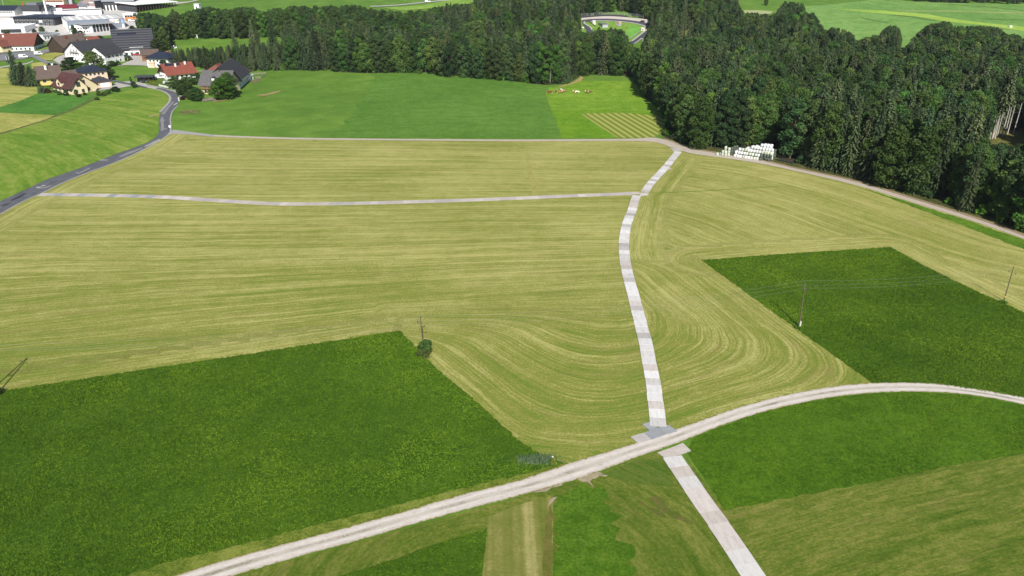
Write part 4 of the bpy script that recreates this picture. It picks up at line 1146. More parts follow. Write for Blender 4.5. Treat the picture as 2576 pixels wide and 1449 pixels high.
def trunk_mesh(seed, H, r0, limbs=0, frac=.9, mat=None, lean=.0, name='trunk'):
    r = random.Random(seed); mb = MB()
    n = 5; P = []
    for k in range(n + 1):
        f_ = k / n
        P.append(Vector((lean * H * f_ + r.uniform(-.12, .12) * (k > 0), r.uniform(-.12, .12) * (k > 0), -.3 + (H * frac + .3) * f_)))
    for k in range(n): mb.tube(P[k], P[k + 1], r0 * (1 - .85 * k / n), r0 * (1 - .85 * (k + 1) / n), 7, k in (0, n - 1))
    for k in range(limbs):
        f_ = r.uniform(.25, .75); b = P[0].lerp(P[-1], f_); an = r.uniform(0, 6.28); L = H * r.uniform(.12, .22)
        e = b + Vector((math.cos(an) * L, math.sin(an) * L, L * r.uniform(.5, 1.0)))
        mb.tube(b, e, r0 * .35 * (1.1 - f_), r0 * .08, 5)
        for j in range(2):
            a2 = an + r.uniform(-.9, .9); m = b.lerp(e, r.uniform(.4, .8))
            mb.tube(m, m + Vector((math.cos(a2) * L * .5, math.sin(a2) * L * .5, L * r.uniform(.2, .6))), r0 * .12, .015, 4)
    return mb.mesh(name, mat or M_bark)

def dead_mesh(seed, H):
    r = random.Random(seed); mb = MB()
    def grow(p, d, L, rad, lv):
        e = p + d * L
        mb.tube(p, e, rad, rad * .6, 6 if lv < 2 else 4)
        if lv == 0:
            # keep the stem going
            for j in range(9):
                q = p.lerp(e, r.uniform(.35, 1)); an = r.uniform(0, 6.28)
                grow(q, Vector((math.cos(an), math.sin(an), r.uniform(.7, 1.6))).normalized(), H * r.uniform(.16, .34), rad * .42, 1)
        elif lv < 3:
            for j in range(3):
                q = p.lerp(e, r.uniform(.4, 1)); an = r.uniform(0, 6.28)
                grow(q, (d + Vector((math.cos(an), math.sin(an), r.uniform(0, .6))) * .8).normalized(), L * r.uniform(.35, .6), rad * .55, lv + 1)
    grow(Vector((0, 0, -.2)), Vector((.03, .02, 1)).normalized(), H * .72, .24, 0)
    return mb.mesh('crown', M_deadwood)

BROAD = []       # (crown mesh, trunk mesh, nominal height, radius)
for i in range(10):
    Rr = [4.6, 5.6, 4.2, 5.2, 6.0, 4.6, 5.0, 5.4, 4.2, 4.8][i]
    BROAD.append((crown_broad(100 + i, 20, Rr, 22 + i % 3 * 4, 240, .62, .02 + .025 * (i % 4), M_leaf[[0, 1, 1, 0, 1, 2, 0, 1, 0, 3][i]]), trunk_mesh(i, 20, .34, 5, .8), 20.0, Rr))
SPRUCE = []
for i in range(7):
    Rr = [4.4, 3.7, 4.9, 4.1, 5.2, 3.5, 4.5][i]
    SPRUCE.append((crown_spruce(200 + i, 24, Rr, .02 + .02 * (i % 3), M_needle[[0, 1, 0, 1, 0, 1, 0][i]]), trunk_mesh(50 + i, 24, .30, 0, .97), 24.0, Rr))

def tree(name, cm, tm, x, y, s, sz, rz, label, group=None, cat='tree', z=None):
    rt = empty(name, (x, y, float(h(x, y)) if z is None else z), rz, label, cat, group)
    rt.scale = (s, s, sz)
    if tm is not None: link('trunk', tm, rt)
    link('crown', cm, rt)
    return rt

# where open ground or other things must stay in sight
FRONT = [(436, 172), (500, 176), (560, 180), (640, 180), (700, 178), (788, 177), (862, 182), (937, 184.5), (1061, 186), (1135, 196), (1200, 199), (1278, 206), (1330, 210), (1373, 214), (1427, 211), (1452, 197), (1487, 188), (1540, 190), (1578, 191), (1592, 196), (1597, 208), (1612, 235), (1640, 264), (1668, 298), (1672, 318), (1662, 338), (1680, 352), (1740, 372), (1805, 384), (1955, 398), (2000, 413), (2150, 448), (2300, 493), (2450, 540), (2576, 585), (2760, 650)]
KEEP = {
 'fields': [(430, 172)] + FRONT[:28] + [(1800, 386), (1802, 374), (1828, 369), (1860, 366), (1938, 361), (1950, 374), (1955, 396)] + FRONT[30:] + [(2760, 2000), (0, 2000), (0, 400), (430, 260)],
 'glade': [(430, 98), (520, 96), (640, 93.5), (756, 92.5), (740, 99), (690, 106), (640, 104), (610, 109), (560, 112), (525, 121), (510, 112), (470, 118), (435, 124)],
 'top': [(353, 30), (370, 28), (395, 31), (417, 39), (426, 28), (434, 17), (450, 31), (472, 25), (514, 14), (539, 14), (555, 22), (580, 17), (611, 14), (636, 12), (650, 22), (664, 25), (681, 17), (708, 16), (733, 11), (763, 11), (778, 15), (795, 8), (803, 15), (820, 10), (857, 10), (897, 9), (924, 15), (959, 20), (991, 24), (1021, 27), (1033, 21), (1066, 22), (1095, 15), (1125, 4), (1157, 5), (1180, 6), (1190, -3), (1190, -60), (353, -60)],
 'track': [VT(70, 100), VT(750, 80), VT(790, -20), VT(1440, -10), VT(1400, 110), VT(1980, 190), VT(1960, 310), VT(1910, 440), VT(1860, 540), VT(1790, 700), VT(1760, 1000), VT(1640, 940), VT(1480, 830), VT(1440, 700), VT(1330, 560), VT(1260, 470), VT(1200, 400), VT(950, 370), VT(800, 430), VT(660, 430), VT(540, 330), VT(460, 430), VT(390, 490), VT(200, 510), VT(80, 480)],
 'hill': [V7(60, 100), V7(330, 110), V7(350, 100), V7(430, 0), V7(600, 20), V7(640, 100), V7(690, 95), V7(740, 170), V7(800, 250), V7(860, 230), V7(930, 245), V7(1030, 270), V7(1090, 345), V7(1200, 310), V7(1280, 280), V7(1370, 215), V7(1430, 215), V7(1480, 270), V7(1500, 340), V7(1463, 450), V7(1508, 440), V7(1560, 320), V7(1650, 260), V7(1740, 200), V7(1890, 175), V7(1960, 220), V7(2070, 225), V7(2200, 215), V7(2370, 240), V7(2440, 290), V7(2500, 280), V7(2576, 330), V7(2900, 340), V7(2900, 80), V7(2576, 55), V7(2000, 30), V7(1300, 0), V7(1200, -200), V7(0, -200), V7(20, 0)],
 'slope': [V5(1930, 360), V5(2210, 288), V5(2200, 312), V5(1960, 385)],
 'felled': [(2488, 350), (2508, 288), (2545, 262), (2600, 252), (2600, 358), (2529, 356)],
}
def blocked(x, y, z0, H, r, kind):
    if kind == 'b':
        zs = np.array([.06, .2, .35, .5, .65, .8, .93, 1.0]); ws = np.array([.5, .75, .9, .95, .9, .7, .4, .1])
    else:
        zs = np.array([.03, .1, .3, .5, .7, .88, 1.0]); ws = np.array([.7, .95, .75, .55, .36, .16, .02])
    zz = np.repeat(z0 + zs * H, 3); xx = x + np.outer(ws * r, [-1, 0, 1]).ravel()
    u, v_, _ = proj(xx, y, zz)
    for k, P in KEEP_NP.items():
        if k == 'felled' and y > 306: continue
        if k == 'fields':
            m = inside(P, u, v_)
            if m.any(): return k
        elif inside(P, u, v_).any(): return k
    return None
KEEP_NP = {k: np.array(p, float) for k, p in KEEP.items()}

front_g = np.array([p[:2] for p in gline(FRONT)])
FOREST = np.vstack([front_g, [(330, 150), (420, 260), (440, 540), (300, 760), (260, 1000), (-110, 1000), (-200, 700), (-300, 640), tuple(at((352, 96))[:2]), tuple(at((436, 140))[:2])]])
FAR_R = np.array([p[:2] for p in gline([(2150, -14), (2218, 0), (2414, 8), (2576, 14), (2760, 22)])])
FAR_R = np.vstack([FAR_R, FAR_R[::-1] + [60, 130]])
rng = np.random.default_rng(77)
cand = []
lo, hi = FOREST.min(0), FOREST.max(0)
y = lo[1]
while y < hi[1]:
    sp = 5.4 if y < 480 else 6.6 if y < 640 else 8.5
    xs = np.arange(lo[0], hi[0], sp) + rng.uniform(-.4, .4, len(np.arange(lo[0], hi[0], sp))) * sp
    ys = y + rng.uniform(-.4, .4, len(xs)) * sp
    ok = inside(FOREST, xs, ys) | inside(FAR_R, xs, ys)
    cand += list(zip(xs[ok], ys[ok]))
    y += sp * .9
lo, hi = FAR_R.min(0), FAR_R.max(0)
for k in range(700):
    p = lo + rng.random(2) * (hi - lo)
    if p[1] > FOREST[:, 1].max() or not inside(FOREST, p[0:1], p[1:2])[0]:
        if inside(FAR_R, p[0:1], p[1:2])[0]: cand.append(tuple(p))
picked = []
for (x, y) in cand:
    z0 = float(h(x, y))
    u, v_, zc = proj(x, y, z0 + 12)
    if u < -250 or u > 2860 or v_ < -70: continue
    nz = mnoise.noise(Vector((x * .018, y * .018, 3.1)))
    nz2 = mnoise.noise(Vector((x * .06, y * .06, 9.7)))
    p_sp = .29 + .6 * nz + .3 * nz2
    strip = u < 790 and v_ < 178 and y < 500
    if strip: p_sp = .9
    if y > 520 and u < 1000: p_sp = .03
    if u > 1100 and y > 560 and u < 1480: p_sp = .6
    kind = 's' if rng.random() < p_sp else 'b'
    base = (22.5 if kind == 's' else 20.0) + 3.5 * nz2 + 2.5 * nz + rng.normal(0, 1.8)
    if strip: base = rng.uniform(11, 15) if u < 560 else rng.uniform(13.5, 18) if u < 660 else rng.uniform(16, 21)
    for att in range(5):
        H = base * [1, .88, .76, .65, .55][att]
        i = int(rng.integers(0, len(SPRUCE) if kind == 's' else len(BROAD)))
        cm, tm, H0, R0 = (SPRUCE if kind == 's' else BROAD)[i]
        s = H / H0 * rng.uniform(.92, 1.12) * (1 if kind == 'b' else 1.55 if strip else 1.2); r = R0 * s
        bl = blocked(x, y, z0, H, r, kind)
        if bl is None:
            picked.append([x, y, z0, H, r, s, H / H0, kind, i, u, v_, zc]); break
        if H < (6.5 if strip else 9): break
# who is seen: paint the crowns from near to far on a small picture
W_, H_ = 859, 483
buf = np.zeros((H_, W_), bool)
picked.sort(key=lambda p: p[1])
for p in picked:
    x, y, z0, H, r, s, sz, kind, i, u, v_, zc = p
    ut, vt, _ = proj(x, y, z0 + H); ub, vb, _ = proj(x, y, z0 + H * (.2 if kind == 'b' else .05)); pr = F_PX * r / zc
    x0, x1 = int(max(0, (u - pr) / 3)), int(min(W_ - 1, (u + pr) / 3)); y0, y1 = int(max(0, vt / 3)), int(min(H_ - 1, vb / 3))
    if x1 < x0 or y1 < y0: p.append(0); continue
    yy, xx = np.mgrid[y0:y1 + 1, x0:x1 + 1]
    fy = (vb / 3 - yy) / max(1e-3, (vb - vt) / 3)
    cx_ = u / 3
    wd = pr / 3 * (np.sqrt(np.clip(1 - (2 * fy - 1) ** 2, 0, 1)) if kind == 'b' else np.clip(1.02 - fy, 0, 1))
    m = np.abs(xx - cx_) <= np.maximum(wd, .5)
    sub = buf[y0:y1 + 1, x0:x1 + 1]
    p.append(int((m & ~sub).sum()))
    sub |= m
MAXK = 285
ind, rest = [], []
for kd in 'bs':
    L = sorted([p for p in picked if p[7] == kd], key=lambda p: -p[12])
    k = sum(1 for p in L if p[12] >= 4)
    k = min(MAXK, k)
    ind += L[:k]; rest += L[k:]
print('forest:', len(picked), 'individual', len(ind), 'rest', len(rest))
def zone(p):
    x, y, u = p[0], p[1], p[9]
    if u < 800 and y < 510: return 'in the spruce row behind the farmhouse and the pale meadow', 'trees of the row behind the farmhouse'
    if u < 1000 and y >= 510: return 'in the tree belt between the two far meadows', 'trees of the far belt'
    if u < 1600 and y < 520: return 'at the wood edge above the cow meadow', 'trees of the wood above the cow meadow'
    if u < 1650: return 'in the far wood around the bend of the racetrack', 'trees of the wood by the racetrack'
    if p[1] > 640: return 'in the far wood on the right skyline', 'trees of the right skyline'
    if u > 1950 and y < 290: return 'along the gravel track in the right-hand wood', 'trees along the right-hand gravel track'
    if u < 2000 and y < 330: return 'behind the bale stack in the right-hand wood', 'trees around the bale stack'
    return 'deep inside the right-hand wood below the hill meadow', 'trees inside the right-hand wood'
for p in ind:
    x, y, z0, H, r, s, sz, kind, i = p[:9]
    src = (SPRUCE if kind == 's' else BROAD)[i]
    zt, grp = zone(p)
    if kind == 's':
        tone = ['dark green', 'olive brown', 'dark green', 'olive brown', 'dark green', 'olive brown', 'dark green'][i]
        kindw = 'spruce'; nm = 'spruce_tree'
    else:
        tone = ['dark green', 'mid green', 'mid green', 'dark green', 'mid green', 'olive green', 'dark green', 'mid green', 'dark green', 'fresh green'][i]
        kindw = 'broadleaf tree'; nm = 'broadleaf_tree'
    size = 'tall ' if H > 23 else 'small ' if H < 15 else ''
    tree(nm, src[0], src[1], x, y, s, sz, float(rng.uniform(0, 6.28)), f'{size}{tone} {kindw} {zt}', grp, z=z0)
# the rest of the wood: one object, points that carry whole trees
tc = bpy.data.collections.new('tree_kinds')
kinds = []
for (cm, tm, H0, R0) in BROAD + SPRUCE:
    me = bpy.data.meshes.new('woodland_tree')
    bm = bmesh.new(); bm.from_mesh(cm)
    nq = len(bm.faces)
    bm.from_mesh(tm); bm.faces.ensure_lookup_table()
    for f_ in bm.faces[nq:]: f_.material_index = 1
    bm.to_mesh(me); bm.free()
    me.materials.append(cm.materials[0]); me.materials.append(M_bark)
    o = bpy.data.objects.new('woodland_tree_%02d' % len(kinds), me); tc.objects.link(o); kinds.append(o)
pm = bpy.data.meshes.new('woodland')
pm.from_pydata([(p[0], p[1], p[2]) for p in rest], [], [])
a1 = pm.attributes.new('kind_index', 'INT', 'POINT'); a1.data.foreach_set('value', [p[8] + (len(BROAD) if p[7] == 's' else 0) for p in rest])
a2 = pm.attributes.new('tree_scale', 'FLOAT_VECTOR', 'POINT'); a2.data.foreach_set('vector', np.array([[p[5], p[5], p[6]] for p in rest], np.float32).ravel())
a3 = pm.attributes.new('tree_turn', 'FLOAT_VECTOR', 'POINT'); a3.data.foreach_set('vector', np.array([[0, 0, rng.uniform(0, 6.28)] for p in rest], np.float32).ravel())
wo = tag(link('woodland', pm), 'the mass of further trees filling the far woods', 'wood', kind='stuff')
ng = bpy.data.node_groups.new('woodland_nodes', 'GeometryNodeTree')
ng.interface.new_socket('Geometry', in_out='INPUT', socket_type='NodeSocketGeometry')
ng.interface.new_socket('Geometry', in_out='OUTPUT', socket_type='NodeSocketGeometry')
gi, go = ng.nodes.new('NodeGroupInput'), ng.nodes.new('NodeGroupOutput')
ci = ng.nodes.new('GeometryNodeCollectionInfo'); ci.inputs['Collection'].default_value = tc
ci.inputs['Separate Children'].default_value = True; ci.inputs['Reset Children'].default_value = True
ip = ng.nodes.new('GeometryNodeInstanceOnPoints'); ip.inputs['Pick Instance'].default_value = True
def na(nm, typ):
    n = ng.nodes.new('GeometryNodeInputNamedAttribute'); n.data_type = typ; n.inputs[0].default_value = nm
    return [o for o in n.outputs if o.enabled][0]
ng.links.new(gi.outputs[0], ip.inputs['Points']); ng.links.new(ci.outputs[0], ip.inputs['Instance'])
ng.links.new(na('kind_index', 'INT'), ip.inputs['Instance Index'])
ng.links.new(na('tree_turn', 'FLOAT_VECTOR'), ip.inputs['Rotation']); ng.links.new(na('tree_scale', 'FLOAT_VECTOR'), ip.inputs['Scale'])
ng.links.new(ip.outputs[0], go.inputs[0])
wm = wo.modifiers.new('woodland', 'NODES'); wm.node_group = ng

# shaded floor of the woods
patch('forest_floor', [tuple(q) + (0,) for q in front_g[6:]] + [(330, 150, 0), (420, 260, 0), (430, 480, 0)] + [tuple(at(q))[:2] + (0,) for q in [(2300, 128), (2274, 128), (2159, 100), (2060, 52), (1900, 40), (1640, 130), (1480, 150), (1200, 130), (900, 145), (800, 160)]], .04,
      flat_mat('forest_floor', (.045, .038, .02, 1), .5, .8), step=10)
patch('felled_slope', [(2466, 366), (2496, 336), (2536, 306), (2640, 288), (2660, 372), (2530, 374)], .07, grass_mat('felled_ground', C(92, 100, 40), C(120, 116, 56), C(146, 136, 84), .2, 1.5, .4), step=5, jag=.6, edge=2)

# bushes along the edge of the woods
def bush_mesh(seed, mat, hgt=2.4, rad=1.6, lobes=9, per=110, size=.42, name='bush'):
    return crown_broad(seed, hgt, rad, lobes, per, size, .02, mat, name)
BUSH = [bush_mesh(300 + i, M_leaf[[0, 1, 2, 1, 0][i]]) for i in range(5)]
BUSH_B = [bush_mesh(310 + i, M_bright_leaf) for i in range(2)]
edge = np.vstack([front_g])
d = np.r_[0, np.cumsum(np.linalg.norm(np.diff(edge, axis=0), axis=1))]
bs = {}
s = 45.0
while s < d[-1] - 5:
    q = np.array([np.interp(s, d, edge[:, k]) for k in (0, 1)]); q2 = np.array([np.interp(s + 1, d, edge[:, k]) for k in (0, 1)])
    tdir = (q2 - q) / (np.linalg.norm(q2 - q) + 1e-9); nrm = np.array([-tdir[1], tdir[0]])
    far = q[1] > 330
    sc = float(rng.uniform(.7, 1.5)) * (1.25 if far else 1)
    pos = q + nrm * (1.3 * sc + rng.uniform(0, 1.5))
    u, v_, _ = proj(pos[0], pos[1], 1.0)
    if not (1785 < u < 1990):
        key = int(rng.integers(0, 7)); me = BUSH_B[key - 5] if key > 4 else BUSH[key]
        lb = ('fresh light green' if key > 4 else 'dark green' if key in (0, 4) else 'mid green') + ' bush ' + ('at the foot of the wood above the cow meadow' if u < 1590 else 'at the wood edge beside the right-hand gravel track' if u > 1690 else 'at the shady corner of the right-hand wood')
        o = link('edge_bush', me); o.location = (pos[0], pos[1], 0); o.scale = (sc, sc, sc * float(rng.uniform(.8, 1.3))); o.rotation_euler = (0, 0, float(rng.uniform(0, 6.28)))
        tag(o, lb, 'bush', 'bushes along the wood edge')
    s += float(rng.uniform(3.5, 7.0)) * (1.3 if far else 1)

# single trees of a kind
DEAD = [dead_mesh(i, 20) for i in range(4)]
def at_mid(q, z):      # ground point of a tree whose crown middle (height z) is seen at q
    p = at(q, z)
    return p
for k, (q, zc_, H, lb) in enumerate([((1719, 205), 15, 22, 'bare grey dead tree in the right-hand wood left of the bales'), ((1960, 268), 13, 17, 'pale bare tree standing above the bale stack'),
                          ((2229, 226), 14, 17, 'bare brownish tree in a dark gap of the right-hand wood'), ((2358, 254), 14, 18, 'bare leaning tree near the felled slope'), ((2390, 150), 16, 18, 'bare grey tree high in the right-hand wood'),
                          ((807, 96), 15, 20, 'leafless grey tree at the left of the wood above the meadow'), ((838, 110), 13, 20, 'half bare tree with a long pale trunk beside the leafless one'), ((1092, 105), 15, 18, 'thin bare tree in the middle of the wood above the meadow'), ((1210, 118), 14, 17, 'yellowish bare tree right of the middle of the wood')]):
    p = at_mid(q, zc_)
    rt = empty('dead_tree', (p.x, p.y - 2.5, float(h(p.x, p.y))), k * 1.3, lb, 'dead tree')
    rt.scale = (H / 20,) * 3
    me = DEAD[k % 4]
    link('trunk', trunk_mesh(400 + k, 20, .22, 0, .7, M_deadwood), rt); link('branches', me, rt)
p = at_mid((2030, 219), 18)
tree('dying_spruce', crown_spruce(777, 15, 2.6, .45, M_rust), trunk_mesh(778, 20, .2), p.x, p.y - 3, 1, 1, 0, 'rust red dying spruce standing out of the green right-hand wood')
# tall bare trunks at the felled slope
for k, (b, t_) in enumerate([((2489, 350), (2504, 292)), ((2496, 349), (2507, 302)), ((2503, 349), (2516, 290)), ((2512, 339), (2526, 283)), ((2520, 342), (2541, 268)), ((2528, 341), (2545, 270)), ((2534, 338), (2554, 265)), ((2549, 337), (2571, 260)), ((2499, 346), (2512, 300)), ((2508, 345), (2522, 288)), ((2566, 307), (2574, 272))]):
    p = at(b); H = top_height(p, t_[1])
    zc_ = p.y * CP - (H - CAMZ) * SP_; tx = (t_[0] - 1288) / F_PX * zc_ - p.x
    mb = MB(); mb.tube((0, 0, -.3), (tx, 0, H), .24, .09, 8)
    rr_ = random.Random(k)
    for j in range(10):
        f_ = rr_.uniform(.35, .98); an = rr_.uniform(0, 6.28); L = rr_.uniform(.3, 1.1)
        mb.tube((tx * f_, 0, H * f_), (tx * f_ + math.cos(an) * L, math.sin(an) * L, H * f_ - .2), .03, .01, 4)
    o = mb.build('bare_trunk', flat_mat('bare_stem', (.42, .39, .35, 1), .25, 3) if k == 0 else bpy.data.materials['bare_stem'], None, p)
    tag(o, f'tall pale limbless trunk at the felled slope, {"left" if k in (0, 1, 2, 8) else "right" if k in (6, 7, 10) else "middle"} of the row', 'tree trunk', 'bare trunks on the felled slope')
# pale trunks showing at the foot of the woods
for k, q in enumerate([(945, 152), (982, 143), (1018, 170), (1071, 168), (1121, 168), (1384, 200)]):
    b = at((q[0], q[1] + 12))
    o = trunk_mesh(500 + k, 11, .2, 0, 1, M_palebark, .02 * (k % 3 - 1)); 
    tag(link('bare_trunk', o, None, (b.x, b.y, float(h(b.x, b.y)))), 'pale bare trunk showing at the foot of the wood', 'tree trunk', 'pale trunks at the wood edge')

# bush and reeds in the near meadows
b = at((1071, 884))
o = crown_broad(901, 2.3, 1.6, 12, 150, .30, .05, M_leaf[1], 'meadow_bush'); 
tag(link('meadow_bush', o, None, b), 'dark round bush around the foot of the short pole', 'bush')
b = at((1066, 896))
tag(link('weed_clump', crown_broad(902, 1.0, 1.7, 8, 90, .25, .05, M_leaf[2], 'weed_clump'), None, b), 'low grey green weeds in front of the dark bush', 'weeds')
b = at((2524, 762))
tag(link('weed_clump', crown_broad(903, 0.5, .9, 8, 70, .2, .05, M_bright_leaf, 'weed_clump'), None, b), 'dark weeds around the foot of the banded pole', 'weeds')
b = at((2008, 827))
tag(link('weed_clump', crown_broad(904, .45, .8, 8, 70, .2, .05, M_bright_leaf, 'weed_clump'), None, b), 'weeds around the concrete foot of the pole', 'weeds')
b = at((-4, 990))
tag(link('weed_clump', crown_broad(905, .7, 1.2, 8, 80, .22, .05, M_leaf[2], 'weed_clump'), None, b), 'grey green weeds at the foot of the twin-leg pole', 'weeds')
b = at((1393, 1168))
tag(link('flowering_weed', crown_broad(906, 1.1, .6, 6, 60, .2, .05, leaf_mat('yellow_weed', (.12, .16, .02, 1), (.24, .26, .03, 1), (.4, .38, .06, 1)), 'flowering_weed'), None, b), 'yellow flowering weed at the right end of the reeds', 'plant')
r = np.random.default_rng(31)
_c0, _c1 = at((1318, 1158)), at((1386, 1160))
f_ = r.random(1000); q = np.stack([_c0.x + (_c1.x - _c0.x) * f_ + r.normal(0, .8, 1000), _c0.y + (_c1.y - _c0.y) * f_ + r.normal(0, .55, 1000)], 1)
n = len(q); an = r.random(n) * 6.28; hh = r.uniform(.3, .65, n); le = r.normal(0, .14, (n, 2))
v = np.zeros((n, 4, 3))
for k, (sx, sz) in enumerate(((-1, 0), (1, 0), (.3, 1), (-.3, 1))):
    v[:, k, 0] = q[:, 0] + np.cos(an) * .06 * sx + le[:, 0] * sz; v[:, k, 1] = q[:, 1] + np.sin(an) * .06 * sx + le[:, 1] * sz; v[:, k, 2] = .03 + hh * sz
t = NT('reed_blade'); tn = t.attr('tone').outputs['Fac']; t.color(t.ramp(tn, [(0, (.06, .11, .05, 1)), (1, (.12, .18, .09, 1))]))
tag(link('reeds', np_mesh('reeds', v.reshape(-1, 3), np.arange(n * 4).reshape(-1, 4), t.m, {'tone': ('FLOAT', np.repeat(r.random(n), 4))})), 'patch of blue green reeds at the meadow corner', 'reeds', kind='stuff')
mb = MB(); mb.tube((0, 0, 0), (0, 0, .9), .03, .03, 6); mb.box(-.14, .14, -.03, .0, .7, .95)
tag(mb.build('marker_plate', flat_mat('white_marker', (.5, .5, .48, 1), .05, 2), None, at((1390, 1160))), 'small white marker plate on a stake beside the reeds', 'marker')
# ------------------------------------------------------------------ village: paved ground
M_yard = flat_mat('yard_gravel', C(196, 190, 182), .12, .5)
M_yard2 = flat_mat('pale_paving', C(214, 210, 204), .08, .3)
M_road2 = flat_mat('village_asphalt', C(140, 140, 144), .12, .4)
patch('industrial_yard', [V1(-200, 130), V1(300, 70), V1(1000, 60), V1(1240, 115), V1(1262, 130), V1(1275, 170), V1(1255, 255), V1(1150, 290), V1(1000, 322), V1(850, 330), V1(640, 320), V1(540, 350), V1(380, 385), V1(-200, 420)], .22, M_yard2, step=14)
patch('village_lawn', [V1(370, 385), V1(540, 350), V1(660, 330), V1(740, 345), V1(600, 400), V1(460, 395)], .26, M_bright, step=10, attr=psi_lb)
patch('village_lawn', [V1(300, 470), V1(420, 430), V1(590, 400), V1(585, 450), V1(400, 480)], .27, M_bright, step=10, attr=psi_lb)
patch('village_road', [V1(-200, 520), V1(0, 500), V1(200, 478), V1(330, 465), V1(480, 440), V1(600, 395), V1(380, 395), V1(640, 318), V1(860, 345), V1(860, 358), V1(650, 332), V1(470, 398), V1(600, 402), V1(600, 462), V1(480, 468), V1(330, 500), V1(300, 518), V1(200, 540), V1(0, 555), V1(-200, 570)], .3, M_road2, step=14)
patch('village_road', [V1(290, 520), V1(330, 505), V1(420, 555), V1(500, 572), V1(590, 592), V1(600, 612), V1(520, 600), V1(400, 575)], .3, M_road2, step=10)
patch('farm_drive', [V1(480, 550), V1(520, 520), V1(600, 490), V1(600, 540), V1(680, 560), V1(600, 600), V1(540, 580)], .31, M_yard, step=10)
patch('farm_bank', [V1(330, 520), V1(400, 490), V1(585, 470), V1(580, 495), V1(500, 520), V1(475, 550), V1(400, 550)], .28, M_hay2, step=8, attr=psi_lb)
patch('field_path', [V1(-200, 640), V1(0, 608), V1(120, 590), V1(240, 575), V1(300, 552), V1(300, 562), V1(240, 585), V1(120, 600), V1(0, 618), V1(-200, 652)], .2, M_yard, step=10)
patch('farm_yard', [V1(1060, 600), V1(1180, 552), V1(1190, 500), V1(1290, 495), V1(1330, 560), V1(1420, 590), V1(1440, 620), V1(1380, 608), V1(1290, 596), V1(1150, 592)], .25, M_yard, step=8)
patch('garage_forecourt', [V1(810, 815), V1(880, 795), V1(1010, 775), V1(1060, 745), V1(1200, 735), V1(1300, 755), V1(1440, 790), V1(1400, 808), V1(1300, 785), V1(1200, 778), V1(1100, 795), V1(960, 812), V1(850, 830)], .1, M_yard, step=8)
ribbon('lane', [V1(1330, 790), V1(1240, 766), V1(1140, 748), V1(1040, 728), V1(1000, 715)], [V1(1330, 800), V1(1230, 782), V1(1120, 762), V1(1030, 742), V1(990, 728)], .14, M_asph, 3, 2)
patch('bare_soil', [V3(2290, 880), V3(2360, 830), V3(2450, 830), V3(2400, 870), V3(2330, 890)], .12, flat_mat('bare_soil', C(130, 112, 88), .25, 1), step=4, jag=.3, edge=1)
patch('garden_edge', [V3(1700, 1160), V3(1850, 1140), V3(2050, 1110), V3(2080, 1090), V3(2080, 1115), V3(1850, 1165), V3(1720, 1180)], .12, flat_mat('garden_edge', C(158, 140, 100), .25, 1), step=4, jag=.3, edge=1)

# ------------------------------------------------------------------ village: building kit
def wall_mat(name, c, var=.06): return flat_mat(name, c, var, .7, .9, .1)
W_white = wall_mat('white_plaster', (.80, .79, .77, 1)); W_cream = wall_mat('cream_plaster', (.66, .55, .36, 1)); W_yellow = wall_mat('yellow_plaster', (.62, .46, .16, 1))
W_peach = wall_mat('peach_plaster', (.66, .48, .36, 1)); W_grey = wall_mat('grey_panel', (.36, .38, .41, 1)); W_blue_shade = wall_mat('blue_grey_panel_shaded', (.19, .22, .265, 1)); W_sky = wall_mat('blue_plaster', (.30, .42, .68, 1))  # blue-grey hall panel, darkened in its colour to imitate shade on the long wall
W_dark = wall_mat('dark_panel', (.055, .058, .065, 1)); W_wood = tile_mat('dark_boards', (.06, .042, .03, 1), .3, .3); W_brown = tile_mat('brown_boards', (.24, .11, .05, 1), .3, .25); W_pink = wall_mat('dusty_pink', (.30, .23, .22, 1))
T_red = tile_mat('red_tiles', (.20, .06, .04, 1), .4, .26); T_red2 = tile_mat('red_brown_tiles', (.16, .058, .042, 1), .4, .28); T_maroon = tile_mat('maroon_tiles', (.075, .034, .032, 1), .35, .25)
T_brown = tile_mat('brown_tiles', (.115, .085, .07, 1), .35, .25); T_dark = tile_mat('anthracite_tiles', (.045, .045, .05, 1), .35, .25); T_navy = tile_mat('navy_roof', (.022, .028, .045, 1), .5, .25, rough=.5)
T_grey = tile_mat('grey_shingles', (.105, .10, .10, 1), .35, .3); T_metal = flat_mat('grey_metal_roof', (.30, .31, .33, 1), .08, .4, .5, .4); T_flat = flat_mat('pale_gravel_roof', (.52, .51, .49, 1), .1, .4); T_white = flat_mat('white_roof', (.78, .78, .77, 1), .06, .4)
T_burg = tile_mat('burgundy_roof', (.17, .025, .035, 1), .35, .2); T_slate = tile_mat('slate_roof', (.16, .17, .185, 1), .4, .2)
M_glass = flat_mat('window_glass', (.035, .04, .05, 1), .2, 1, .15, .6); M_frame = flat_mat('window_frame', (.75, .74, .72, 1), .03, 1); M_fdark = flat_mat('dark_frame', (.08, .07, .065, 1), .1, 1)
M_chim = flat_mat('white_chimney', (.75, .73, .70, 1), .1, 2); M_solar = flat_mat('solar_glass', (.018, .02, .035, 1), .25, .6, .2, .6); M_door = flat_mat('brown_door', (.13, .08, .05, 1), .2, 2); M_gdoor = flat_mat('white_garage_door', (.8, .8, .79, 1), .04, 1)
t = NT('banded_roof'); co = t.coord(); w = t.node('ShaderNodeTexWave', wave_type='BANDS', bands_direction='Y'); w.inputs['Scale'].default_value = .16; w.inputs['Distortion'].default_value = .3
t.l(co, w.inputs['Vector']); n = t.noise(co, .6, 4, .6)
t.color(t.ramp(t.math('ADD', t.math('MULTIPLY', w.outputs['Fac'], .6), t.math('MULTIPLY', n, .4)), [(.3, (.028, .028, .032, 1)), (.72, (.075, .078, .088, 1))])); t.p.inputs['Roughness'].default_value = .55
T_barn = t.m

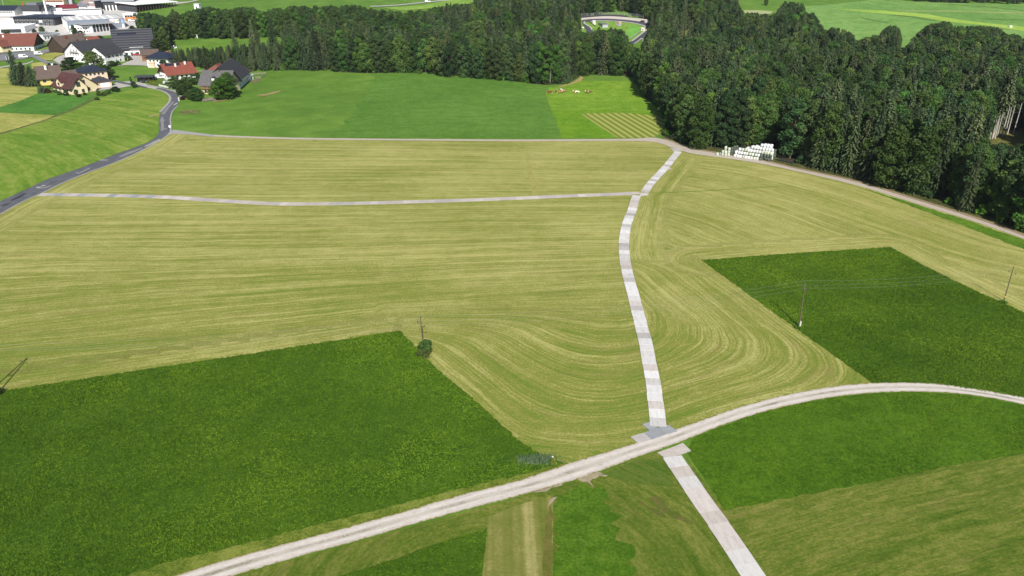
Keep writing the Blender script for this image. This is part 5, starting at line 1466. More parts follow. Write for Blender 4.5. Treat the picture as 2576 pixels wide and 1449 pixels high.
def frame_of(A, B):
    """ground frame of a building: left and right foot of the wall that faces the camera"""
    a, b = at(A), at(B)
    d = Vector((b.x - a.x, b.y - a.y, 0)); w = d.length
    return Vector((a.x, a.y, min(a.z, b.z))), math.atan2(d.y, d.x), w

def windows(rt, face, w, d, spec, frame=None, glass=None, name='window'):
    """spec: list of (x centre, z sill, width, height) on a face: f(ront) b(ack) l(eft) r(ight)"""
    for (x, z, ww, hh) in spec:
        fr, gl = MB(), MB()
        t_ = .09
        def bx(mb, x0, x1, z0, z1, o0, o1):
            if face == 'f': mb.box(x0, x1, -o1, -o0, z0, z1)
            elif face == 'b': mb.box(x0, x1, d + o0, d + o1, z0, z1)
            elif face == 'l': mb.box(-o1, -o0, x0, x1, z0, z1)
            else: mb.box(w + o0, w + o1, x0, x1, z0, z1)
        x0, x1 = x - ww / 2, x + ww / 2
        bx(fr, x0 - t_, x1 + t_, z - t_, z, .005, .07); bx(fr, x0 - t_, x1 + t_, z + hh, z + hh + t_, .005, .07)
        bx(fr, x0 - t_, x0, z, z + hh, .005, .07); bx(fr, x1, x1 + t_, z, z + hh, .005, .07)
        bx(gl, x0, x1, z, z + hh, .004, .03)
        o = fr.build(name, frame or M_frame, rt); gl.build('pane', glass or M_glass, o)

def rowspec(L, n, z, ww=1.1, hh=1.4, m=1.2):
    return [(m + (L - 2 * m) * (k + .5) / n, z, ww, hh) for k in range(n)]

def gable_roof(rt, w, d, wh, rh, axis_, over, mat, th=.22, name='roof'):
    """two slabs and a ridge; axis_ 'x': ridge parallel to the front wall, 'y': front wall is the gable"""
    mb = MB()
    half = (d if axis_ == 'x' else w) / 2
    sl = rh / half
    o = over
    lo = wh - sl * o
    A_ = [(-o, lo), (half, wh + rh), (half * 2 + o, lo)]
    poly = [(-o, lo), (half, wh + rh), (half * 2 + o, lo), (half * 2 + o, lo + th), (half, wh + rh + th), (-o, lo + th)]
    vs, fs = [], []
    e0, e1 = (-o, w + o) if axis_ == 'x' else (-o, d + o)
    for e in (e0, e1):
        for p in poly:
            vs.append((e, p[0], p[1]) if axis_ == 'x' else (p[0], e, p[1]))
    mb.add(vs, [(0, 1, 7, 6), (1, 2, 8, 7), (2, 3, 9, 8), (3, 4, 10, 9), (4, 5, 11, 10), (5, 0, 6, 11), (0, 5, 4, 1), (1, 4, 3, 2), (6, 7, 10, 11), (7, 8, 9, 10)])
    return mb.build(name, mat, rt)

def hip_roof(rt, w, d, wh, rh, over, mat, name='roof', ridge=.45):
    mb = MB(); o = over
    r = (w * ridge) / 2 if w >= d else 0
    cx, cy = w / 2, d / 2
    rx, ry = (r, 0) if w >= d else (0, d * ridge / 2)
    vs = [(-o, -o, wh - .12), (w + o, -o, wh - .12), (w + o, d + o, wh - .12), (-o, d + o, wh - .12), (-o, -o, wh + .1), (w + o, -o, wh + .1), (w + o, d + o, wh + .1), (-o, d + o, wh + .1), (cx - rx, cy - ry, wh + rh), (cx + rx, cy + ry, wh + rh)]
    if w >= d: up = [(4, 5, 9, 8), (5, 6, 9), (6, 7, 8, 9), (7, 4, 8)]
    else: up = [(4, 5, 8), (5, 6, 9, 8), (6, 7, 9), (7, 4, 8, 9)]
    mb.add(vs, [(0, 3, 2, 1), (0, 1, 5, 4), (1, 2, 6, 5), (2, 3, 7, 6), (3, 0, 4, 7)] + up)
    return mb.build(name, mat, rt)

def walls(rt, w, d, wh, mat, gable=None, rh=0, base=-1.0, name='wall', gmat=None):
    mb = MB()
    if gable == 'y':
        mb.prism([(0, base), (w, base), (w, wh), (w / 2, wh + rh), (0, wh)], 0, d, 'y')
    elif gable == 'x':
        mb.prism([(0, base), (d, base), (d, wh), (d / 2, wh + rh), (0, wh)], 0, w, 'x')
    else:
        mb.box(0, w, 0, d, base, wh)
    return mb.build(name, mat, rt)

def chimney(roof, x, y, z, mat=None, s=.5, hh=1.3):
    mb = MB(); mb.box(x - s, x + s, y - s, y + s, z - 1.2, z + hh); mb.box(x - s - .12, x + s + .12, y - s - .12, y + s + .12, z + hh, z + hh + .15)
    mb.build('chimney', mat or M_chim, roof)

def solar(roof, w, d, wh, rh, axis_, x0, x1, f0, f1):
    """a strip of panels on the front slope, f measured from eave (0) to ridge (1)"""
    mb = MB(); half = d / 2
    P = lambda x, f_, up: (x, half * f_, wh + rh * f_ + .26 + up)
    n = max(1, int((x1 - x0) / 1.7))
    for k in range(n):
        a = x0 + (x1 - x0) * k / n + .05; b = x0 + (x1 - x0) * (k + 1) / n - .05
        mb.add([P(a, f0, 0), P(b, f0, 0), P(b, f1, 0), P(a, f1, 0), P(a, f0, .08), P(b, f0, .08), P(b, f1, .08), P(a, f1, .08)], [(0, 3, 2, 1), (4, 5, 6, 7), (0, 1, 5, 4), (1, 2, 6, 5), (2, 3, 7, 6), (3, 0, 4, 7)])
    mb.build('solar_panels', M_solar, roof)

def house(name, label, A, B, d, wh, rh, axis_='x', wall=None, roof=None, over=.9, cat='house', group=None, hip=False, ridge=.45):
    p, rz, w = frame_of(A, B)
    rt = empty(name, p, rz, label, cat, group)
    walls(rt, w, d, wh, wall, None if hip else axis_, rh)
    ro = hip_roof(rt, w, d, wh, rh, over, roof, ridge=ridge) if hip else gable_roof(rt, w, d, wh, rh, axis_, over, roof)
    return rt, ro, w
def hall(name, label, A, B, d, hgt, wall, roof, cat='building', parapet=.35, over=.0):
    p, rz, w = frame_of(A, B)
    rt = empty(name, p, rz, label, cat)
    walls(rt, w, d, hgt, wall)
    mb = MB()
    if parapet:
        mb.box(-over, w + over, -over, d + over, hgt + .003, hgt + .12)
        ro = mb.build('roof', roof, rt)
        pb = MB(); o = over + .12; z0, z1 = hgt - .2, hgt + parapet
        pb.box(-o, w + o, -o, -o + .25, z0, z1); pb.box(-o, w + o, d + o - .25, d + o, z0, z1); pb.box(-o, -o + .25, -o + .25, d + o - .25, z0, z1); pb.box(w + o - .25, w + o, -o + .25, d + o - .25, z0, z1)
        pb.build('parapet', wall, ro)
    else:
        mb.box(-over, w + over, -over, d + over, hgt + .003, hgt + .4); ro = mb.build('roof', roof, rt)
    return rt, ro, w
def box_part(rt, name, mat, *b, label=None):
    mb = MB(); mb.box(*b); return mb.build(name, mat, rt, label=label)

# ------------------------------------------------------------------ farms and houses, front to back
# grey farm with the big tree
rt, ro, w = house('grey_farmhouse', 'grey shingled farmhouse half hidden behind the big roadside tree', V3(1545, 1050), V3(1960, 1060), 13, 5.2, 5.6, 'x', W_cream, T_grey, 1.3)
windows(rt, 'f', w, 13, rowspec(w, 6, 3.2) + rowspec(w, 6, .6), M_fdark)
chimney(ro, w * .55, 6, 10.4, M_fdark, .35, 1.2); mb = MB(); mb.box(0, w, -1.1, -.02, 2.7, 2.85)
for k in range(10): mb.box(w * k / 10, w * k / 10 + .25, -1.1, -1.02, 2.85, 3.7)
mb.box(0, w, -1.12, -1.04, 3.6, 3.75); mb.build('balcony', W_brown, rt)
mb = MB(); mb.prism([(0, 6.4), (2.6, 6.4), (2.6, 7.6), (1.3, 8.6), (0, 7.6)], 1.2, 4.6, 'y'); mb.v = [(x + w * .36, y, z) for x, y, z in mb.v]; dm = mb.build('dormer', T_dark, ro)
box_part(dm, 'window', M_frame, w * .36 + .5, w * .36 + 2.1, 1.12, 1.19, 6.6, 7.6)
rt, ro, w = house('long_barn', 'long barn with white side wall and dark ridge roof behind the big tree', V3(2085, 1010), V3(2265, 845), 15, 6.0, 6.5, 'x', W_white, T_dark, 1.4, 'barn')
windows(rt, 'f', w, 15, rowspec(w, 5, 1.2, 1.1, 1.4) + rowspec(w, 4, 3.8, 1.0, 1.0), M_fdark)
mb = MB(); mb.prism([(0.1, 5.9), (14.9, 5.9), (7.5, 12.3)], -.12, -.02, 'x'); mb.build('gable_boards', W_wood, rt)
rt, ro, w = house('red_roof_wing', 'low wing with weathered red roof behind the grey farmhouse', V3(1640, 800), V3(1890, 800), 10, 3.6, 3.4, 'x', W_white, T_red2, .8, 'building', hip=True, ridge=.7)
rt, ro, w = house('red_roof_annex', 'small red hipped roof annex at the far end of the long barn', V3(2190, 840), V3(2280, 800), 9, 3.8, 3.6, 'x', W_white, T_red2, .8, 'building', hip=True)
rt, ro, w = hall('white_shed', 'small white shed at the pasture corner by the long barn', V3(2290, 850), V3(2340, 830), 3.2, 2.6, W_white, T_white, 'shed', 0, .25)
box_part(rt, 'door', M_door, 1, 2, -.06, -.003, 0, 2)
# red roofed house
rt, ro, w = house('red_roof_house', 'house with wide red tiled roof, solar strip and two white chimneys', V3(1035, 850), V3(1450, 800), 13, 3.6, 4.6, 'x', W_white, T_red, 1.2)
solar(ro, w, 13, 3.6, 4.6, 'x', w * .07, w * .62, .74, .96)
chimney(ro, w * .42, 4.3, 6.6, None, .4, 1.6); chimney(ro, w * .80, 5.2, 7.3, None, .4, 1.5)
windows(rt, 'f', w, 13, rowspec(w, 5, 1, 1.2, 1.3)); windows(rt, 'l', w, 13, [(6.5, 4, 1.2, 1.2), (4, 1, 1.1, 1.3), (9, 1, 1.1, 1.3)])
mb = MB(); mb.prism([(.15, 3.5), (12.85, 3.5), (6.5, 8)], -.1, -.015, 'x'); mb.build('gable_boards', W_wood, rt)
# carport and hedge
p, rz, w = frame_of(V3(525, 880), V3(800, 868)); rt = empty('carport', p, rz, 'long black flat carport beside the clipped hedge', 'carport')
box_part(rt, 'roof', W_dark, -.4, w + .4, -.6, 6.5, 2.7, 3.0); box_part(rt, 'back_wall', W_dark, 0, w, 6, 6.3, -.5, 2.7); box_part(rt, 'side_wall', W_dark, w * .55, w * .55 + .2, 0, 6, -.5, 2.7)
for k in range(5): box_part(rt, 'post', W_dark, w * k / 4 - .1, w * k / 4 + .1, -.1, .1, -.5, 2.7)
# white house with hipped navy roof and brown shed
rt, ro, w = house('villa', 'white villa with dark blue hipped roof between the spruces and the farm yard', V3(715, 645), V3(1040, 655), 12, 5.6, 3.2, 'x', W_white, T_navy, 1.4, 'villa', hip=True, ridge=.35)
windows(rt, 'f', w, 12, rowspec(w, 5, 3.4, 1.1, 1.3) + rowspec(w, 5, .6, 1.1, 1.8)); windows(rt, 'l', w, 12, rowspec(12, 3, 3.4))
box_part(rt, 'balcony', W_peach, 1.0, 5.4, -1.3, -.02, 2.75, 3.7); box_part(rt, 'bay', W_peach, 1.4, 5.2, -1.0, -.02, -.5, 2.74)
rt, ro, w = house('brown_shed', 'brown wooden shed with grey brown roof behind the white villa', V3(632, 560), V3(880, 545), 11, 4.2, 2.6, 'x', W_brown, T_brown, .7, 'shed')
# black barn
rt, ro, w = house('black_barn', 'huge barn with ribbed black roof and a strip of solar panels', V1(1065, 512), V1(1395, 488), 30, 5.2, 10.2, 'x', W_wood, T_barn, 1.6, 'barn')
solar(ro, w, 30, 5.2, 10.2, 'x', w * .1, w * .62, .70, .80)
box_part(rt, 'garage_front', W_white, w * .02, w * .62, -3.4, -.02, -.5, 3.2)
for k in range(7): box_part(rt, 'gate', M_frame if k % 2 else M_glass, w * (.05 + .075 * k), w * (.05 + .075 * k) + 2.2, -3.5, -3.41, -.2, 2.6)
box_part(rt, 'loft_wall', W_white, w * .36, w * .74, -.3, -.02, 3.4, 5.4)
mb = MB(); mb.prism([(.2, 5.1), (29.8, 5.1), (15, 14.9)], w + .02, w + .12, 'x'); mb.build('gable_boards', W_wood, rt)
rt, ro, w = house('hay_shed', 'grey lean barn gable with small window right of the black barn', V3(985, 350), V3(1085, 335), 9, 3.0, 4.2, 'y', flat_mat('grey_boards', (.17, .16, .15, 1), .2, 1), T_dark, .9, 'shed')
windows(rt, 'f', w, 9, [(w * .35, 2.4, 1.2, 1.3)], M_fdark)
# dark roofed white house
rt, ro, w = house('dark_roof_house', 'white house with dark roof seen from its shaded long side beside the round tree', V2(1925, 1185), V2(2265, 1105), 12, 6.4, 4.4, 'x', W_white, T_dark, .8)
windows(rt, 'f', w, 12, [(w * f_, 4.0, 1.0, 1.4) for f_ in (.2, .26, .44, .62, .68, .84)] + [(w * f_, 1.0, 1.0, 1.4) for f_ in (.3, .55, .78)])
windows(rt, 'l', w, 12, rowspec(12, 3, 4.0) + rowspec(12, 3, 1.0))
chimney(ro, w * .3, 6.5, 10.2, M_fdark, .4, .9); box_part(rt, 'porch_roof', T_dark, w, w + 4.4, 2, 8, 3.4, 3.7); box_part(rt, 'porch_wall', W_white, w + .01, w + 4, 2.4, 7.6, -.5, 3.39)
# white farmhouse
rt, ro, w = house('white_farmhouse', 'big white farmhouse with three window rows in its sunlit gable', V2(1205, 1088), V2(1560, 1135), 26, 5.8, 6.2, 'y', W_white, T_dark, 1.3, 'farmhouse')
windows(rt, 'f', w, 26, rowspec(w, 6, 3.6, .8, 1.2) + rowspec(w, 5, .9, .8, 1.3) + [(w * f_, 6.3, .8, 1.4) for f_ in (.36, .5, .66)] + [(w * .5, 9, .8, .9)])
mb = MB(); mb.box(w * .3, w * .74, -1.0, -.02, 5.6, 5.75)
for k in range(9): mb.box(w * .3 + w * .44 * k / 8 - .08, w * .3 + w * .44 * k / 8 + .08, -1.0, -.92, 5.75, 6.5)
mb.box(w * .3, w * .74, -1.03, -.95, 6.45, 6.6); mb.build('balcony', W_wood, rt)
chimney(ro, w * .5, 4, 11.9, M_fdark, .45, 1.1)
rt, ro, w = house('brown_barn', 'brown roofed barn behind the white farmhouse', V2(1180, 975), V2(1660, 880), 15, 4.6, 6.2, 'x', W_wood, T_brown, 1.0, 'barn')
chimney(ro, w * .33, 5, 9.2, T_red, .5, 1.2)
rt, ro, w = house('red_tiled_wing', 'short wing with a red tiled roof between white farmhouse and black barn', V2(1700, 980), V2(1890, 955), 12, 5.4, 5.0, 'x', W_white, T_red, .6, 'building')
mb = MB(); mb.prism([(.1, 5.3), (11.9, 5.3), (6, 10.3)], w + .01, w + .1, 'x'); mb.build('gable_boards', W_wood, rt)
# lower left cluster
rt, ro, w = house('yellow_house', 'yellow house under a wide brown roof beside the tall spruces', V1(372, 778), V1(560, 762), 15, 4.4, 4.8, 'x', W_yellow, T_brown, 1.4)
windows(rt, 'f', w, 15, [(w * .22, 1.6, 1.6, 1.3), (w * .6, 1.6, 1.6, 1.3)]); chimney(ro, w * .42, 5.2, 8.2, None, .5, 1.4); chimney(ro, w * .78, 8.5, 8.9, None, .45, 1.2)
mb = MB(); mb.prism([(.1, 4.3), (14.9, 4.3), (7.5, 9.0)], w + .01, w + .12, 'x'); mb.build('gable_boards', W_wood, rt)
rt, ro, w = house('yellow_house_wing', 'low brown roofed wing right of the yellow house', V1(610, 760), V1(735, 742), 10, 3.4, 2.8, 'x', W_yellow, T_brown, .8, 'building')
rt, ro, w = house('maroon_house', 'cream house with maroon roof and a dormer, nearest the field corner', V1(488, 828), V1(650, 858), 14, 3.4, 5.6, 'x', W_cream, T_maroon, 1.0)
windows(rt, 'f', w, 14, rowspec(w, 4, .9, 1.2, 1.4)); windows(rt, 'r', w, 14, [(4.5, .8, 1.2, 1.5), (9.5, .8, 1.2, 1.5), (7, 4.4, 2.2, 2.0)], M_fdark)
mb = MB(); mb.prism([(0, 3.4), (4.4, 3.4), (4.4, 5.6), (2.2, 7.4), (0, 5.6)], -.25, 3.8, 'y'); mb.v = [(x + w * .30, y, z) for x, y, z in mb.v]; dm = mb.build('dormer', W_cream, ro)
g = MB(); o = .4; x0 = w * .30
g.add([(x0 - o, -.7, 5.3), (x0 + 2.2, -.7, 7.45), (x0 + 4.4 + o, -.7, 5.3), (x0 - o, 5.2, 5.3), (x0 + 2.2, 5.2, 7.45), (x0 + 4.4 + o, 5.2, 5.3), (x0 - o, -.7, 5.5), (x0 + 2.2, -.7, 7.7), (x0 + 4.4 + o, -.7, 5.5), (x0 - o, 5.2, 5.5), (x0 + 2.2, 5.2, 7.7), (x0 + 4.4 + o, 5.2, 5.5)], [(6, 7, 10, 9), (7, 8, 11, 10), (0, 3, 4, 1), (1, 4, 5, 2), (0, 1, 7, 6), (1, 2, 8, 7), (3, 9, 10, 4), (4, 10, 11, 5), (0, 6, 9, 3), (2, 5, 11, 8)])
g.build('dormer_roof', T_maroon, dm)
box_part(dm, 'window', M_glass, x0 + 1.4, x0 + 3.0, -.34, -.26, 3.9, 5.4)
rt2, ro2, w2 = house('maroon_wing', 'gabled front wing of the maroon roofed house with a tall gable window', V1(655, 858), V1(800, 838), 8, 3.2, 4.6, 'y', W_cream, T_maroon, .9, 'house')
windows(rt2, 'f', w2, 8, [(w2 * .5, 3.6, 1.8, 2.2), (w2 * .3, .6, 1.2, 1.5), (w2 * .72, .6, 1.2, 1.5)], M_fdark)
rt, ro, w = house('hip_roof_house', 'peach house with dark hipped roof behind the double garage', V1(758, 752), V1(985, 728), 13, 5.6, 3.0, 'x', W_peach, T_navy, 1.0, hip=True, ridge=.4)
windows(rt, 'f', w, 13, rowspec(w, 5, 3.6, 1.2, 1.3) + rowspec(w, 4, .8, 1.2, 1.5)); chimney(ro, w * .5, 6.5, 8.4, None, .35, .8)
rt, ro, w = house('garage', 'peach garage with white roll door and dark hipped roof', V1(880, 797), V1(1016, 780), 8, 3.0, 2.4, 'x', W_peach, T_dark, .7, 'garage', hip=True, ridge=.35)
box_part(rt, 'garage_door', M_gdoor, w * .26, w * .86, -.06, -.003, -.1, 2.3)
p, rz, w = frame_of(V1(812, 806), V1(876, 800)); rt = empty('lean_to', p, rz, 'open dark lean-to between maroon house and garage', 'carport')
box_part(rt, 'roof', T_slate, -.5, w + .3, -.5, 7, 2.7, 2.95)
for x_, y_ in ((0, 0), (w - .2, 0), (0, 6.4), (w - .2, 6.4)): box_part(rt, 'post', M_door, x_, x_ + .2, y_, y_ + .2, -.5, 2.7)
# red farm at the far left
rt, ro, w = house('red_farm', 'long farm with red tiled roof and black boarded gable at the left edge', V2(-80, 940), V2(625, 920), 17, 4.6, 6.2, 'x', W_white, T_red2, 1.2, 'farmhouse')
mb = MB(); mb.prism([(.05, 3.0), (16.95, 3.0), (16.95, 4.7), (8.5, 10.7), (.05, 4.7)], w + .01, w + .15, 'x'); mb.build('gable_boards', W_wood, rt)
windows(rt, 'r', w, 17, [(4, .8, 1, 1.4), (10, .8, 1, 1.4)]); chimney(ro, w * .2, 6, 8.7, None, .5, 1.4); windows(rt, 'f', w, 17, rowspec(w, 8, 1.0))
rt, ro, w = house('red_farm_wing', 'cream cross wing in front of the long red farm', V2(60, 960), V2(370, 905), 9, 4.4, 3.2, 'x', W_cream, T_red2, .9, 'house')
windows(rt, 'f', w, 9, rowspec(w, 5, 2.6, 1.1, 1.2)); windows(rt, 'r', w, 9, [(3, 2.4, 1, 1.2), (6, 2.4, 1, 1.2)])
p, rz, w = frame_of(V2(-80, 1005), V2(565, 925)); rt = empty('board_fence', p, rz, 'dark board fence along the road in front of the red farm', 'fence')
mb = MB()
for k in range(int(w / .24)): mb.box(k * .24, k * .24 + .2, -.04, .04, -.3, 1.7)
mb.build('boards', flat_mat('fence_grey', (.13, .13, .135, 1), .2, 1), rt)
# small office
rt, ro, w = hall('site_office', 'small white flat roofed office with grey roof on the green by the road', V2(798, 745), V2(1098, 668), 17, 4.2, W_white, T_slate, 'office', .2, .4)
windows(rt, 'f', w, 17, [(w * f_, 1.2, 1.2, 1.7) for f_ in (.12, .3, .46)]); box_part(rt, 'door', M_glass, w * .6, w * .8, -.06, -.003, 0, 2.6); windows(rt, 'l', w, 17, [(4, 1.2, 2.5, 1.4)])
# museum hall
rt, ro, w = hall('museum_hall', 'large blue grey exhibition hall with a MUSEUM sign on its long wall', V2(1255, 588), V2(2278, 498), 46, 8.2, W_blue_shade, T_flat, 'museum', .5)
box_part(rt, 'front_wall', W_white, -.14, -.003, .2, 45.8, -.5, 8.0)
windows(rt, 'l', w, 46, [(2 + 42 * (k + .5) / 12, 5.4, 1.0, 1.5) for k in range(12)] + [(2 + 42 * (k + .5) / 12, 1.6, 1.0, 1.5) for k in range(12)], M_fdark)
for k in range(4):
    for j in range(6): box_part(ro, 'skylight', M_frame, w * (.1 + .14 * j), w * (.1 + .14 * j) + 1.6, 8 + 9 * k, 9.6 + 9 * k, 8.33, 8.7)
sx = w * .735
sg = box_part(rt, 'sign_board', W_white, sx, sx + w * .165, -.22, -.06, 5.3, 8.2)
fc = bpy.data.curves.new('lettering', 'FONT'); fc.body = 'MUSEUM'; fc.size = 2.9; fc.extrude = .03; fc.align_x = 'CENTER'; fc.align_y = 'CENTER'; fc.space_character = 1.05
fo = bpy.data.objects.new('lettering_curve', fc); COL.objects.link(fo)
fm = bpy.data.meshes.new_from_object(fo.evaluated_get(bpy.context.evaluated_depsgraph_get())); bpy.data.objects.remove(fo)
fm.materials.clear(); fm.materials.append(flat_mat('sign_red', (.25, .08, .06, 1), .05, 1))
xs_ = [q.co.x for q in fm.vertices]; kx = (w * .155) / (max(xs_) - min(xs_))
lo_ = link('lettering', fm, sg, (sx + w * .0825, -.26, 6.75)); lo_.rotation_euler = (R(90), 0, 0); lo_.scale = (kx, 1, 1)
box_part(rt, 'banner', W_sky, w * .945, w * .975, -.12, -.03, 5.0, 7.6); box_part(rt, 'banner', W_white, w * .945, w * .98, -.12, -.03, 1.0, 4.4)
rt, ro, w = hall('entrance_block', 'white windowed entrance block in front of the exhibition hall', V2(1285, 612), V2(1690, 598), 11, 5.4, W_white, T_white, 'building', .3)
windows(rt, 'f', w, 11, rowspec(w, 7, 3.2, 1, 1.2) + rowspec(w, 7, .9, 1, 1.3))
p, rz, w = frame_of(V2(1640, 600), V2(1990, 560)); rt = empty('glass_pavilion', p, rz, 'glass pavilion with a wide grey canopy beside the entrance block', 'pavilion')
box_part(rt, 'canopy', T_metal, -6, w + 4, -2.5, 13, 6.4, 6.9); box_part(rt, 'glass_wall', M_glass, .3, w, .3, 10, -.5, 6.39)
for k in range(7): box_part(rt, 'post', M_frame, w * k / 6 - .15, w * k / 6 + .15, -.1, .2, -.5, 6.39)
rt = empty('orange_parasol', at(V2(2020, 520)), 0, 'orange parasol above dark terrace seating at the pavilion', 'parasol')
mb = MB(); mb.tube((0, 0, 0), (0, 0, 3), .06, .05, 6); mb.build('pole', M_metal, rt); mb = MB(); mb.lathe([(2.2, 2.5), (2.1, 2.62), (.2, 3.25), (.02, 3.3)], 8); mb.build('canopy', flat_mat('orange_cloth', (.6, .16, .04, 1), .1, 1), rt)
# office block and neighbours
rt, ro, w = hall('office_block', 'long dark office block under a navy flat roof left of the museum hall', V2(270, 455), V2(1010, 470), 26, 6.2, W_dark, T_navy, 'office', 0, 1.6)
windows(rt, 'f', w, 26, rowspec(w, 11, 3.8, 1.6, 1.3) + rowspec(w, 9, .8, 1.4, 1.4)); box_part(rt, 'sign_board', W_white, w * .62, w * .70, -.2, -.05, 2.6, 4.2); box_part(rt, 'base_wall', W_white, w * .2, w * .6, -1.2, -.1, -.6, 1.0)
solar(ro, w, 26, 6.6, .02, 'x', w * .05, w * .4, .2, 1.1)
rt, ro, w = hall('low_white_hall', 'low white flat roofed hall at the left edge before the office block', V2(-120, 620), V2(465, 600), 24, 5.0, W_white, T_white, 'hall', .3)
windows(rt, 'f', w, 24, [(w * (.30 + .09 * k), .8, 2.0, 2.6) for k in range(7)], M_fdark)
rt, ro, w = hall('white_store', 'plain white store building behind the low white hall', V2(-120, 478), V2(275, 452), 14, 4.4, W_white, T_flat, 'building', .3)
rt, ro, w = house('white_row_house', 'white row building with dark blue roof at the far left', V2(-90, 290), V2(275, 288), 16, 4.6, 3.4, 'x', W_white, T_navy, .6, 'building')
windows(rt, 'f', w, 16, rowspec(w, 9, 2.4, 1.2, 1.3))
rt, ro, w = hall('dark_workshop', 'dark stepped workshop with a red sign figure on its roof', V2(430, 282), V2(752, 288), 16, 3.6, W_white, W_dark, 'workshop', 0, .4)
box_part(rt, 'upper_storey', W_dark, -2, w - 1, .5, 15, 4.02, 8.5); box_part(rt, 'roof_terrace', T_slate, w * .1, w * .7, 4, 14, 8.51, 10.5)
mb = MB(); mb.tube((w * .12, .3, 8.5), (w * .12, .3, 10.2), .5, .25, 8); mb.tube((w * .12, .3, 10.2), (w * .12, .3, 11.2), .45, .3, 8); mb.build('red_figure', flat_mat('red_paint', (.55, .05, .06, 1), .1, 1), rt)
rt, ro, w = house('inn', 'tall peach and white inn with flower balconies at the top edge', V2(850, 130), V2(1172, 130), 15, 9.0, 4.0, 'x', W_peach, T_brown, 1.2, 'inn')
windows(rt, 'f', w, 15, rowspec(w, 7, 6.0, 1.1, 1.3) + rowspec(w, 7, 2.2, 1.1, 1.4)); box_part(rt, 'base_wall', W_white, .2, w - .2, -.12, -.02, -.5, 4.2); box_part(rt, 'balcony', W_brown, .5, w - .5, -1.2, -.13, 5.0, 5.9)
rt, ro, w = hall('grey_annex', 'dark grey annex right of the inn', V2(1180, 110), V2(1320, 105), 10, 7, W_grey, T_slate, 'building', .3)
rt, ro, w = house('grey_gable_house', 'light grey gabled house left of the blue house', V2(890, 285), V2(1065, 250), 20, 4.4, 3.6, 'y', W_grey, T_dark, .5)
windows(rt, 'f', w, 20, [(w * f_, 3.0, 1.2, 1.4) for f_ in (.35, .5, .65, .78)])
rt, ro, w = house('blue_house', 'blue house with burgundy roof in the industrial yard', V2(1065, 245), V2(1405, 220), 13, 4.2, 2.6, 'x', W_sky, T_burg, .9)
windows(rt, 'f', w, 13, rowspec(w, 6, 1.6, 1.4, 1.3)); box_part(rt, 'ledge', W_white, w * .4, w, -1.6, -.02, 0.0, .9)
rt, ro, w = house('white_gable_house', 'white house with slate roof right of the blue house', V2(1395, 195), V2(1565, 205), 14, 4.6, 3.4, 'x', W_white, T_slate, .8)
windows(rt, 'f', w, 14, rowspec(w, 3, 1.6, 1.4, 1.4))
rt, ro, w = house('pink_hall', 'dusty pink gabled hall with white base near the top edge', V2(1520, 190), V2(1740, 198), 40, 8.5, 2.6, 'y', W_pink, T_metal, .5, 'hall')
box_part(rt, 'base_wall', W_white, .1, w - .1, -.12, -.02, -.5, 3.6); box_part(rt, 'side_cladding', W_dark, w + .01, w + .14, .1, 39.9, -.5, 8.4); box_part(rt, 'sign_board', W_white, w * .55, w * .92, -.14, -.03, 6.6, 7.4)
rt, ro, w = house('dark_hall', 'dark hall with white gate posts near the top edge', V2(1890, 195), V2(2440, 175), 22, 8.0, 3.0, 'x', W_dark, T_metal, 1.0, 'hall')
for k in range(5): box_part(rt, 'gate_post', W_white, w * (.06 + .11 * k), w * (.06 + .11 * k) + 1, -.4, -.02, -.5, 4.6)
windows(rt, 'f', w, 22, [(w * (.72 + .06 * k), 5.6, 1.2, 1.2) for k in range(4)])
p, rz, w = frame_of(V1(1245, 114), V1(1590, 58)); rt = empty('open_hall', p, rz, 'long open timber hall with a bright white roof and a row of posts', 'hall')
mb = MB(); mb.prism([(-1.5, 6.4), (26, 7.6), (26, 8.2), (-1.5, 7.0)], -2, w + 2, 'x'); mb.build('roof', T_white, rt)
box_part(rt, 'back_wall', W_dark, 0, w, 24, 24.3, -.5, 7.4); box_part(rt, 'side_wall', W_dark, 0, .3, 0, 24, -.5, 6.3)
for k in range(15): box_part(rt, 'post', W_wood, w * k / 14 - .25, w * k / 14 + .25, -.25, .25, -.5, 6.4)
rt, ro, w = hall('yard_kiosk', 'white flat kiosk in the truck yard right of the museum hall', V2(2240, 335), V2(2425, 330), 9, 3.8, W_white, T_flat, 'building', .3)
windows(rt, 'f', w, 9, rowspec(w, 3, .6, 2.2, 2))
rt, ro, w = hall('rear_hall', 'low grey roofed hall behind the museum hall', V2(1000, 320), V2(1850, 265), 24, 4.6, W_white, T_slate, 'hall', .5)
box_part(rt, 'roof_unit', W_white, w * .05, w * .18, 2, 8, 4.75, 7.2)
rt = empty('white_mast', at(V2(868, 305)), 0, 'tall white advertising mast in the industrial yard', 'mast')
P = at(V2(868, 305)); H = top_height(P, V2(820, 80)[1])
mb = MB(); mb.box(-.55, .55, -.5, .5, -.5, H); mb.build('mast_body', W_white, rt); mb = MB(); mb.box(-1.3, 1.3, -.6, .6, H, H + 1.6); mb.build('mast_head', W_grey, rt)
rt = empty('lamp_mast', at(V2(75, 140)), 0, 'thin grey mast on the green slope at the top left', 'mast'); mb = MB(); mb.tube((0, 0, 0), (0, 0, 11), .22, .12, 8); mb.build('pole', W_grey, rt); mb = MB(); mb.box(-.7, .7, -.2, .2, 11, 11.4); mb.build('lamp_head', W_grey, rt)
rt, ro, w = hall('field_hut', 'tiny white hut on the green meadow above the tree belt', V1(1762, 82), V1(1805, 82), 6, 4.2, W_white, T_flat, 'hut', 0, .3)
box_part(rt, 'door', M_glass, w * .3, w * .6, -.06, -.003, 0, 2.2)
rt, ro, w = hall('meadow_hut', 'tiny white hut at the foot of the tree belt on the glade', V1(1766, 345), V1(1790, 344), 2.4, 2.2, W_white, T_white, 'hut', 0, .2)
